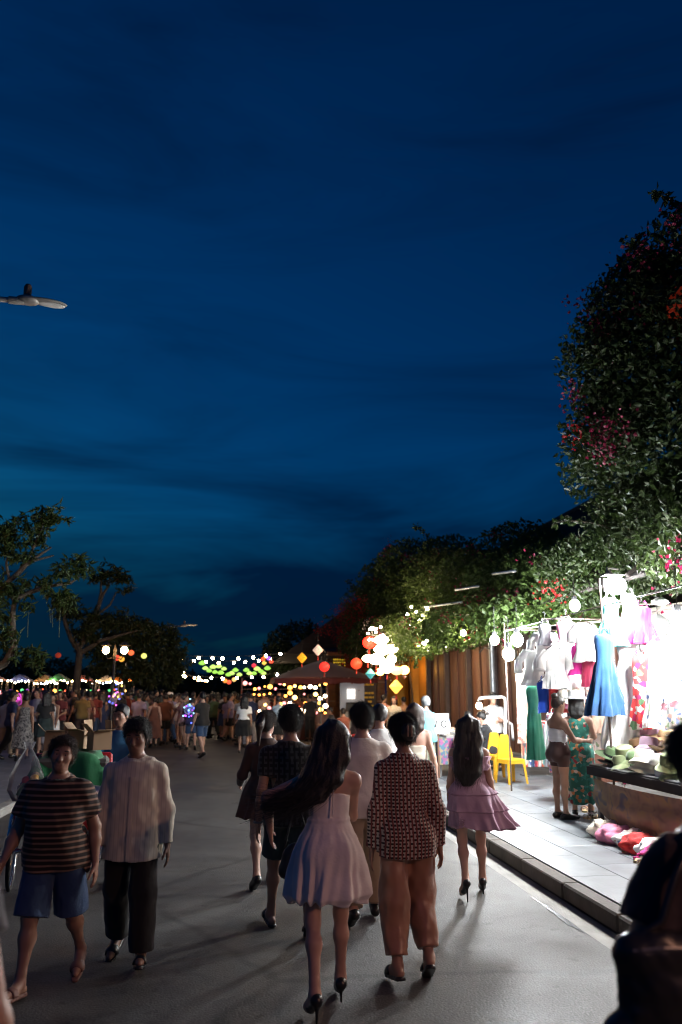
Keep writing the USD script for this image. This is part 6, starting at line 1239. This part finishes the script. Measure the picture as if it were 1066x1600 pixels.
p10 = atY(1112, 1190, 2.2); _, J10 = person('dark figure in black clothes passing close by at right edge', (p10[0], 2.2, 0), 6, dict(h=1.58, sex='f', b=1.0, cell=.007, skin=skC, pose=walk(10, 1, arms=((2, 30, 100, (1, .8, .25)), (4, 12, 40, None)), head=(-8, 4, 0)),
    wear=[('trousers', 'trousers', plum, dict(length=.98, loose=.05)), ('shirt', 'shirt', plum, dict(sleeve=.72, hem=-.11, o=.022, loose=.04, sleeve_o=.03, wr=.05, seed=31)), ('short_hair', 'hair', hairb, dict(vol=1.08, rough=.03)), ('shoes', 'shoe', leather, dict(kind='shoes')), ('mesh', 'bun', hairb, dict(f=lambda J: sdf_mesh([ell(J['head'] + J['HR'] @ np.array([-.01, -.11, .05]), (.05, .045, .05), None, .02)], .007, wrinkle=.02, wscale=40)))]))
bg0 = atY(1030, 1545, 2.1); t = thing('shoulder_bag', 'black shoulder bag with silver zip on the passing dark figure', 'bag', bg0)
part(t, 'pouch', sdf_mesh([cap((-.07, 0, .09), (.09, 0, .09), .035, .035, .05), cap((-.10, 0, -.10), (.11, 0, -.10), .045, .045, .05), ell((0, 0, 0), (.11, .05, .12), k=.04)], .007, wrinkle=.03, wscale=12), leather, True); part(t, 'zip', tube([(-.08, -.036, .10), (0, -.042, .105), (.09, -.036, .10)], .004, 6), steel)
w10 = lambda q: rotz(math.radians(6)) @ np.array(q) + np.array([p10[0], 2.2, 0]) - bg0; s10 = w10(J10['sh0']); part(t, 'strap', tube([(-.05, .0, .12), s10 * .45 + [-.035, -.05, .03], s10 * .8 + [-.02, -.065, .03], s10 + [.045, -.05, .075], s10 + [.05, .05, .06]], .010, 6), leather, True); part(t, 'fringe', cat(*[tube([(-.10, -.02 + .005 * k, -.12 + .01 * k), (-.14 - .01 * k, -.02, -.15 - .012 * (k % 3))], .003, 4) for k in range(7)]), leather)
p11 = atY(-150, 1300, 2.0); person('passer-by at the lower left edge, only a bare arm in view', (p11[0] + .0, 2.0, 0), 6, dict(h=1.58, sex='f', b=1.0, cell=.008, skin=skB, pose=walk(10, 1, arms=((0, 8, 10, None), (-6, 17, 14, None))), wear=[('trousers', 'trousers', plum, dict(length=.98, loose=.04)), ('shirt', 'shirt', plum, dict(sleeve=.35, hem=-.09, o=.018)), ('short_hair', 'hair', hairb, dict()), ('shoes', 'shoe', leather, dict(kind='shoes'))]))

# ------------------------------------------------------------------ people at the stalls
def shopper(label, loc, rz, h, sex, wear, skin=skA, pose=None, **k): return person(label, loc, rz, dict(h=h * .955, sex=sex, cell=.011, skin=skin, pose=pose or dict(), wear=wear, **k))
SH = lambda nm, mat, **k: ('shirt', nm, mat, dict(dict(sleeve=.6, hem=-.09), **k)); TR = lambda nm, mat, **k: ('trousers', nm, mat, dict(dict(length=.96, loose=.035), **k)); HR_ = lambda mat=None, **k: ('short_hair', 'hair', mat or hairb, dict(k)); SHO = ('shoes', 'shoe', leather, dict(kind='shoes'))
LH = lambda mat=None, L=.35, **k: ('long_hair', 'hair', mat or hairb, dict(dict(path=[(0, -.05, .03), (0, -.075, -.1), (0, -.10, -.12 - L * .5), (0, -.10, -.12 - L)], radii=[.080, .078, .062, .02]), **k))
BUN = ('mesh', 'bun', hair_br, dict(f=lambda J: sdf_mesh([ell(J['head'] + J['HR'] @ np.array([0, -.08, .095]), (.045, .045, .04), None, .02)], .008, wrinkle=.02, wscale=40)))
shopper('bare shouldered shopper in strapless white top and dark shorts at the hat table', gnd(880, 1280, .125), -80, 1.58, 'f', [('skirt', 'top', white_c, dict(zt=.2, zb=.10, flare=.0, bodice=.34, pleats=5, amp=.02)), TR('shorts', fabric('brown_tights', (.07, .035, .03)), length=.22, loose=.02, waist=.16), HR_(hair_br), BUN, SHO], skB, dict(arms=((25, 10, 70, None), (30, 8, 60, None)), head=(0, 14, 0)))
wh = lambda J: cat(move(lathe([(.20, .0), (.19, .008), (.11, .018), (.105, .03), (.19, .014)], sides=26), J['head'] + np.array([0, -.005, .05])), move(lathe([(.11, .02), (.10, .08), (.07, .11), (0, .12)], sides=20), J['head'] + np.array([0, -.005, .05])))
shopper('shopper in long green flowered dress and white wide brimmed hat by the hats', gnd(912, 1276, .125), -30, 1.60, 'f', [('skirt', 'dress', floral_gr, dict(zt=.2, zb=-.72, flare=.05, bodice=.47, pleats=6, amp=.06, o=.016)), LH(hairb, .10), ('mesh', 'hat', white_c, dict(f=wh)), SHO], skA, dict(arms=((14, 10, 40, None), (35, 10, 50, None))))
shopper('woman in black blouse sitting at the snack table', gnd(772, 1216, .13) + [.02, .2, -.0], 60, 1.58, 'f', [SH('blouse', blackc), TR('trousers', fabric('mauve_trousers', (.12, .08, .09)), loose=.03), HR_(), BUN, SHO], skA, dict(legs=((86, 8, 88, 0), (82, 6, 84, 0)), lean=14, arms=((40, 8, 70, None), (45, 8, 75, None)), head=(0, 12, 0)))
shopper('man in crimson shirt with cropped hair sitting behind the lilac dress', gnd(748, 1222, .13) + [0, .4, 0], 10, 1.62, 'm', [SH('shirt', fabric('crimson_shirt', (.38, .03, .06))), TR('trousers', black_t), HR_(rough=.01, o=.006), SHO], skB, dict(legs=((85, 10, 86, 0), (85, 8, 88, 0)), lean=8, arms=((40, 8, 60, None), (40, 8, 60, None))))
single('stool', cat(lathe([(.15, 0), (.13, .36), (.15, .38), (.15, .41), (0, .41)], gnd(748, 1222, .13) + [0, .36, -.01], 12)), redc, 'red round plastic stool under the crimson shirted man', 'stool', smooth=30)
shopper('seller in pale grey shirt standing behind the snack table bottles', np.array([5.4, 16.6, .12]), 150, 1.62, 'm', [SH('shirt', fabric('pale_grey_shirt', (.45, .46, .48))), TR('trousers', black_t), HR_(), SHO], skA, dict(arms=((30, 10, 60, None), (35, 10, 60, None)), head=(30, 10, 0)))
shopper('woman in cream halter top with bare back and long hair ahead of the blouse', gnd(652, 1330), 6, 1.62, 'f', [('skirt', 'top', cream, dict(zt=.2, zb=.08, flare=.01, bodice=.30, pleats=5, amp=.02)), TR('trousers', cream, loose=.05), LH(hair_br, .12), SHO], skA, walk(12, 1))
shopper('grey haired person in aqua shirt standing by the hand lettered sign', gnd(668, 1226, .12), 20, 1.55, 'f', [SH('shirt', fabric('aqua_shirt', (.12, .38, .45))), TR('trousers', fabric('olive_trousers', (.16, .17, .12))), HR_(hair_gr, vol=1.06), SHO], skA, dict(arms=((20, 8, 50, None), (24, 8, 50, None))))
shopper('man in white shirt half hidden behind the white polo', gnd(596, 1350), -4, 1.62, 'm', [SH('shirt', white_c), TR('trousers', black_t), HR_(), SHO], skA, walk(12, -1))
shopper('woman in pale shirt with long hair facing the camera under the gold lantern', gnd(617, 1176, .0) + [0, 0, 0], 170, 1.60, 'f', [SH('blouse', fabric('oatmeal_blouse', (.5, .44, .36))), TR('trousers', beige), LH(hairb, .25), SHO], skA, walk(10, 1))
shopper('man in salmon shirt standing beside the yellow house pillar', gnd(601, 1170), -60, 1.66, 'm', [SH('shirt', fabric('salmon_shirt', (.5, .22, .17))), TR('trousers', black_t), HR_(rough=.01), SHO], skB)
shopper('woman in orange blouse behind the gold diamond lantern', gnd(632, 1165), 30, 1.58, 'f', [SH('blouse', fabric('apricot_blouse', (.52, .26, .13))), TR('trousers', beige), HR_(), SHO], skA)
shopper('vendor in black shirt under the maroon parasol', gnd(484, 1158), 10, 1.68, 'm', [SH('shirt', blackc), TR('trousers', black_t), HR_(), SHO], skB, dict(arms=((20, 10, 60, None), (10, 10, 40, None))))
for k, (x, fy, c, nm) in enumerate(((556, 1168, plum, 'dark plum'), (538, 1172, fabric('rust_shirt', (.2, .06, .04)), 'rust red'), (520, 1165, fabric('slate_shirt', (.06, .065, .08)), 'slate'))):
    shopper(f'person in {nm} top sitting by the brick house {("right of", "under", "left of")[k]} the menu sign', gnd(x, fy), 60 * k - 40, 1.6, 'fmf'[k], [SH('shirt', c), TR('trousers', black_t), HR_(), SHO], skB, dict(legs=((84, 8, 86, 0), (84, 8, 86, 0)), lean=8, arms=((40, 8, 60, None), (40, 8, 60, None))))
    single('stool', lathe([(.15, 0), (.13, .36), (.15, .38), (.15, .41), (0, .41)], gnd(x, fy) + [0, 0, 0], 12), redc, f'small red stool under the {nm} dressed sitter by the brick house', 'stool', smooth=30)

# ------------------------------------------------------------------ the cyclo with its load, and the rider
CY = gnd(97, 1388); t = thing('cyclo', 'three wheeled cyclo with red seat and green tarpaulin over its load', 'cyclo', CY, 8)
chrome = M('chrome', (.6, .6, .62), .15, metal=1.0, bump=0); rubber = M('rubber', (.015, .015, .015), .8); red_paint = M('red_vinyl', (.38, .015, .02), .35, bump=0); tarp = fabric('green_tarpaulin', (.015, .14, .05), rough=.5, bump=.2)
def wheel(x, y_, r_):
    a = np.linspace(0, 2 * math.pi, 33); ring = lambda q: [(x, y_ + q * math.cos(u), r_ + q * math.sin(u) + .0) for u in a]
    w = part(t, 'wheel', tube([(x - .05, y_, r_), (x + .05, y_, r_)], .022, 8), chrome, True); part(w, 'tyre', tube(ring(r_ - .018), .018, 8), rubber, True); part(w, 'rim', tube(ring(r_ - .042), .011, 6), chrome, True)
    part(w, 'spokes', cat(*[tube([(x + .03 * (-1) ** k, y_, r_), (x, y_ + (r_ - .045) * math.cos(k * .35), r_ + (r_ - .045) * math.sin(k * .35))], .002, 3) for k in range(18)]), chrome)
    f_ = [(x, y_ + (r_ + .03) * math.cos(u), r_ + (r_ + .03) * math.sin(u)) for u in np.linspace(.35, 2.9, 14)]; q = tube(f_, .03, 8); part(w, 'mudguard', q, chrome, True)
wheel(-.44, 0, .33); wheel(.44, 0, .33); wheel(0, 1.55, .33)
part(t, 'frame', cat(tube([(-.44, 0, .33), (.44, 0, .33)], .02, 8), tube([(-.3, -.35, .28), (-.3, .45, .40), (0, 1.0, .62), (0, 1.4, .85)], .02, 8), tube([(.3, -.35, .28), (.3, .45, .40), (0, 1.0, .62)], .02, 8), tube([(0, 1.3, .8), (0, 1.55, .33)], .018, 8), tube([(0, 1.0, .62), (0, 1.2, .30), (0, 1.55, .33)], .018, 8)), chrome, True)
part(t, 'footrest', cbox((0, -.42, .27), (.6, .3, .03), .01), steel); part(t, 'seat', cat(cbox((0, .05, .58), (.72, .6, .14), .04), cbox((0, .38, .86), (.74, .12, .55), .04)), red_paint, True); part(t, 'side_panel', cbox((-.38, .08, .72), (.04, .62, .28), .015), red_paint); part(t, 'side_panel', cbox((.38, .08, .72), (.04, .62, .28), .015), red_paint); part(t, 'armrest', tube([(-.40, -.25, .58), (-.41, -.22, .9), (-.40, .35, .92)], .016, 7), chrome, True); part(t, 'armrest', tube([(.40, -.25, .58), (.41, -.22, .9), (.40, .35, .92)], .016, 7), chrome, True)
part(t, 'saddle', cbox((0, 1.35, .98), (.18, .26, .07), .03), leather); part(t, 'handle', tube([(-.35, .62, 1.0), (0, .55, 1.04), (.35, .62, 1.0)], .016, 8), chrome, True); part(t, 'lamp', ball((.0, -.35, .45), .05, 2), chrome, True)
g = []
for i in range(25):
    for j in range(25):
        u, v_ = i / 24 * 2 - 1, j / 24 * 2 - 1; m = max(abs(u), abs(v_)); z = 1.18 - .34 * max(0, m - .55) / .45 - .03 * math.sin(6 * u + 4 * v_) - .02 * math.sin(13 * u) * m - .03 * math.sin(9 * v_) * m
        g.append((u * .43 * (1 + .04 * math.sin(9 * v_)), .08 + v_ * .42, z))
part(t, 'tarpaulin', grid_sheet(np.array(g).reshape(25, 25, 3)), tarp, True); part(t, 'load', cat(cbox((-.17, .1, .95), (.32, .6, .36), .03), cbox((.18, .1, .94), (.32, .56, .34), .03)), M('load_sack', (.10, .09, .08), .9)); part(t, 'foil', ball((.2, -.36, .84), .12, 2, (1.2, .5, .6)), M('crumpled_foil', (.6, .6, .6), .3, metal=.9, bump=1.0, bscale=25), True)
card = M('cardboard', (.36, .24, .14), .85, var=.12)
for k, (x, y_, s_, rz_) in enumerate(((-.16, .0, .17, 12), (.06, .2, .16, -20), (.24, -.02, .17, 28))):
    b_ = thing('cardboard_box', f'open box on the cyclo, {("left", "middle", "right")[k]} one with {("raised", "spread", "bent")[k]} flaps', 'box', CY + rotz(math.radians(8)) @ np.array([x, y_, 1.19]), rz_)
    part(b_, 'carton', cat(box((0, -s_ / 2, .08), (s_, .006, .16)), box((0, s_ / 2, .08), (s_, .006, .16)), box((-s_ / 2, 0, .08), (.006, s_, .16)), box((s_ / 2, 0, .08), (.006, s_, .16)), box((0, 0, .004), (s_, s_, .006))), card)
    for q, ang in enumerate((.5, 2.0, -.2, 1.1)):
        R = rotz(q * math.pi / 2); part(b_, 'flap', move(move(box((0, -.05, 0), (s_ * .96, .10, .005)), (0, 0, 0), rotx(-ang + .3)), (0, -s_ / 2, .163)), card) if q == 0 else part(b_, 'flap', move(move(move(box((0, -.05, 0), (s_ * .96, .10, .005)), (0, 0, 0), rotx(-ang + .3)), (0, -s_ / 2, .163)), (0, 0, 0), R), card)
bagm = G('clear_plastic', {'f': ('fresnel', {'IOR': 1.35}), 'a': ('math', {'math_type': 'multiply_add', 'value2': .9, 'value3': .12}), 't': ('transparent_bsdf', {'color': (.9, .9, .9)}), 'd': ('principled_bsdf', {'base_color': (.55, .55, .55), 'roughness': .2}), 'm': ('mix_closure', {})}, [('f.fac', 'a.value1'), ('a.value', 'm.fac'), ('t.BSDF', 'm.closure1'), ('d.BSDF', 'm.closure2')], surface='m.closure')
bp = atY(42, 1215, 7.6); t = thing('plastic_bag', 'clear plastic bag of snacks hung on the left side of the cyclo', 'bag', bp)
rr = np.random.default_rng(4); part(t, 'bag', lathe([(.0, -.2), (.10, -.19), (.15, -.1), (.14, .02), (.09, .14), (.03, .24), (.05, .30)], (0, 0, 0), 28, 1, .8, lambda th, i: 1 + .06 * np.sin(7 * th + i) + .04 * np.sin(13 * th)), bagm, True)
for k in range(9): part(t, 'snack', ball((rr.uniform(-.07, .07), rr.uniform(-.05, .05), -.13 + k * .017), .04, 1), (card, cream, redc, yel)[k % 4], True)
shopper('cyclo rider in blue shirt sitting high behind the load', CY + np.array([.28, 1.35, .0]), 172, 1.63, 'm', [SH('shirt', fabric('blue_shirt', (.05, .18, .34)), sleeve=.95), TR('trousers', black_t), HR_(), SHO], skB, dict(arms=((55, 12, 20, None), (55, 12, 20, None)), head=(-14, 4, 0), lean=10), detail=2)

# ------------------------------------------------------------------ the crowd
_rec = {}
def record(key, spec):
    if key not in _rec:
        global part; keep, out = part, []
        def part(parent, name, mesh, mat, smooth=False, label=None, kind=None): out.append((name, mesh, mat, smooth)); return '/x'
        dress_up('/x', spec); part = keep; _rec[key] = out
    return _rec[key]
SLOT = {'skin': skB, 'top': white_c, 'bottom': black_t, 'hair': hairb}
def crowd_spec(k):
    sex = 'f' if k % 2 else 'm'; ph = 1 if k % 4 < 2 else -1; st = (12, 6, 15, 3)[k % 4]
    arms = [None, ((20, 8, 60, None), (-8, 8, 14, None)), ((5, 9, 12, None), (60, 10, 100, (0, .3, 1))), ((25, 8, 70, None), (25, 8, 70, None))][(k // 2) % 4]
    wear = []
    if k % 6 == 1: wear = [('skirt', 'dress', 'top', dict(zt=.2, zb=-.62, flare=.10, bodice=.46, pleats=7, amp=.06))]
    elif k % 6 == 3: wear = [('skirt', 'skirt', 'bottom', dict(zt=.2, zb=-.40, flare=.08, pleats=8, amp=.05)), ('shirt', 'shirt', 'top', dict(sleeve=.6, hem=.08))]
    elif k % 6 in (0, 5): wear = [('trousers', 'shorts', 'bottom', dict(length=.44 if k % 6 == 0 else .25, loose=.04)), ('shirt', 'shirt', 'top', dict(sleeve=.6, hem=-.09))]
    else: wear = [('trousers', 'trousers', 'bottom', dict(length=.97, loose=.035)), ('shirt', 'shirt', 'top', dict(sleeve=.65, hem=-.09, o=.02))]
    wear.append(('short_hair', 'hair', 'hair', dict(rough=.02)) if sex == 'm' or k % 4 == 1 else ('long_hair', 'hair', 'hair', dict(path=[(0, -.05, .03), (0, -.075, -.1), (0, -.10, -.25), (0, -.09, -.38)], radii=[.085, .09, .08, .03])))
    wear.append(('shoes', 'shoe', 'shoe', dict(kind='shoes')))
    return dict(h=(1.60, 1.52, 1.66, 1.50, 1.56)[k % 5] if sex == 'm' else (1.52, 1.48, 1.56)[k % 3], sex=sex, cell=.021, detail=0, skin='skin', pose=walk(st, ph, arms), wear=wear), {1: 'long dress', 3: 'top and skirt', 0: 'shirt and shorts', 5: 'top and short shorts'}.get(k % 6, 'shirt and trousers')
tops = [('white', white_c), ('pale blue', fabric('c_pale_blue', (.35, .45, .55))), ('black', blackc), ('rust', fabric('c_rust', (.15, .06, .04))), ('tan', fabric('c_tan', (.24, .17, .11))), ('grey', greyc), ('navy', fabric('c_navy', (.02, .03, .08))), ('olive', olive), ('lavender', fabric('c_lavender', (.32, .28, .42))), ('maroon', fabric('c_maroon', (.16, .03, .03))), ('dusty pink', fabric('c_pink', (.28, .16, .16))), ('mustard', fabric('c_mustard', (.18, .12, .04)))]
bots = [('black', black_t), ('denim', denim), ('beige', beige), ('grey', greyc), ('brown', brown_k), ('dark green', dark_short)]
_lab = set()
def crowd_person(px, fy, k, ti, bi, rz, where, z=0.0, top_mat=None, top_name=None, hair=None, extra=None):
    spec, wn = crowd_spec(k); pos = gnd(px, fy, z); tn, tm = tops[ti]; bn, bm = bots[bi]
    if top_mat: tn, tm = top_name, top_mat
    lab = f'{"woman" if spec["sex"] == "f" else "man"} in {tn} ' + (wn if wn == 'long dress' else wn.split(' and ')[0] + f' and {bn} ' + wn.split(' and ')[1]) + ' ' + where
    if lab in _lab: return False
    _lab.add(lab); t = thing('person', lab, 'person', pos, rz, 'crowd along the lantern street')
    for name, mesh, slot, sm_ in record(k, spec): part(t, name, mesh, {'skin': (skA, skB)[(k + ti) % 2], 'top': tm, 'bottom': bm, 'hair': hair or hairb, 'shoe': leather}[slot], sm_)
    if extra: extra(t, spec)
    return True
batik = coord_pattern('dark_batik_print', 'blotch', [(.35, (.02, .02, .025)), (.5, (.30, .29, .28)), (.58, (.03, .03, .04)), (.75, (.2, .2, .2))], 14, 14); ikat = coord_pattern('pale_blue_blotch_print', 'blotch', [(.35, (.55, .57, .6)), (.52, (.5, .52, .56)), (.60, (.05, .07, .12))], 9, 9)
Zp = .115
crowd_person(33, 1190, 1, 0, 0, 10, 'standing left of the cyclo', Zp, batik, 'dark batik'); crowd_person(68, 1168, 7, 0, 0, -10, 'beside the batik dress left of the cyclo', Zp, ikat, 'white and blue blotched')
crowd_person(12, 1186, 10, 6, 0, -60, 'at the far left edge looking down', Zp); crowd_person(52, 1176, 2, 5, 0, 150, 'behind the two long dresses', Zp); crowd_person(128, 1150, 4, 5, 3, 20, 'behind the cyclo boxes', Zp); crowd_person(100, 1152, 8, 2, 2, 60, 'left of the cyclo boxes', Zp); crowd_person(158, 1150, 6, 9, 2, -60, 'right of the cyclo boxes', Zp)
def cap_extra(t, spec): J = skeleton(spec['h'], spec['sex'], spec['pose']); part(t, 'cap', lathe([(.10, .05), (.10, .09), (.07, .13), (0, .14)], J['head'], 14, 1, 1.15), white_c, True)
crowd_person(263, 1163, 2, 8, 1, 30, 'and white cap', 0, extra=cap_extra)
led = [EM('led_blue', (.1, .15, 1), 4.5), EM('led_violet', (.6, .1, 1), 3.5), EM('led_cyan', (.3, .7, 1), 4.0)]
crowd_person(298, 1172, 6, 6, 1, 5, 'carrying blue glowing toys'); crowd_person(314, 1184, 12, 2, 1, 40, 'right of the toy seller')
def toy(label, p, n, mats, sz, seed):
    t = thing('light_toys', label, 'toy'); q = np.random.default_rng(seed)
    C = [p + q.normal(0, 1, 3) * sz for _ in range(n)]
    for c in C: part(t, 'light', ball(c, .022, 1), mats[int(q.integers(len(mats)))], True)
    part(t, 'strings', tube(C, .004, 4), wire)
    for k in range(3): part(t, 'balloon', ball(p + q.normal(0, .7, 3) * sz, .11, 2), bagm, True)
toy('bundle of blue glowing toy lights on the back of a seller', atY(297, 1110, gnd(298, 1172)[1] - .25), 26, led, np.array([.07, .07, .17]), 3)
toy('bunch of violet glowing balloons in front of the double street lamp post', atY(181, 1092, 24), 20, [led[1], EM('led_pink', (1, .1, .6), 7), EM('led_gold', (1, .6, .1), 7), led[0]], np.array([.10, .1, .2]), 6)
toy('small magenta glowing toy at the left edge', atY(28, 1090, 22), 6, [EM('led_magenta', (1, .05, .7), 12)], np.array([.05, .05, .06]), 7)
crowd_person(380, 1180, 3, 0, 0, 0, 'walking away in the middle of the street'); crowd_person(434, 1176, 9, 1, 0, 4, 'left of the checked shirt', top_mat=tops[1][1], top_name='pale blue loose')
crowd_person(352, 1150, 5, 3, 0, 0, 'left of the white top'); crowd_person(360, 1155, 11, 4, 0, 6, 'just left of the white top'); crowd_person(404, 1152, 7, 4, 2, 0, 'between the white and pale blue tops'); crowd_person(418, 1150, 4, 9, 0, 0, 'right of the long tan dress'); crowd_person(405, 1140, 2, 0, 2, 0, 'taller, farther up the middle'); crowd_person(240, 1158, 7, 3, 0, 160, 'on the road behind cream shirt'); crowd_person(222, 1150, 8, 2, 0, 200, 'facing camera behind cream shirt'); crowd_person(276, 1150, 1, 8, 0, 12, 'just right of the white cap'); crowd_person(196, 1150, 14, 2, 0, 60, 'at the foot of the double lamp', Zp); crowd_person(208, 1146, 3, 10, 4, 80, 'right of the double lamp foot'); crowd_person(448, 1150, 13, 9, 0, 10, 'in front of the lantern stall'); crowd_person(462, 1148, 5, 2, 1, 0, 'at the lantern stall counter')
cr_ = random.Random(99)
zones = [(0, 95, 1122, 1188, 'left of the cyclo'), (95, 180, 1122, 1166, 'behind the cyclo'), (175, 265, 1116, 1174, 'right of the double lamp'), (255, 335, 1116, 1172, 'under the first green lanterns'), (330, 405, 1114, 1170, 'under the middle lanterns'), (400, 520, 1114, 1154, 'by the lantern stall')]
dist = ['nearer', 'midway', 'far back']
made = 0; tries = 0
while made < 235 and tries < 2000:
    tries += 1; z = zones[cr_.randrange(len(zones))]; x = cr_.uniform(z[0], z[1]); q = cr_.random() ** .85; fy = z[3] - (z[3] - z[2]) * q
    X = gnd(x, fy)[0]; zz = Zp if X < -3.4 else 0
    if -3.45 < X < -3.1: continue
    if crowd_person(x, fy, cr_.randrange(18), cr_.randrange(12), cr_.randrange(6), cr_.choice((0, 10, -10, 25, 170, 190, 90, -80)), z[4] + ', ' + dist[min(2, int(q * 3))], zz): made += 1
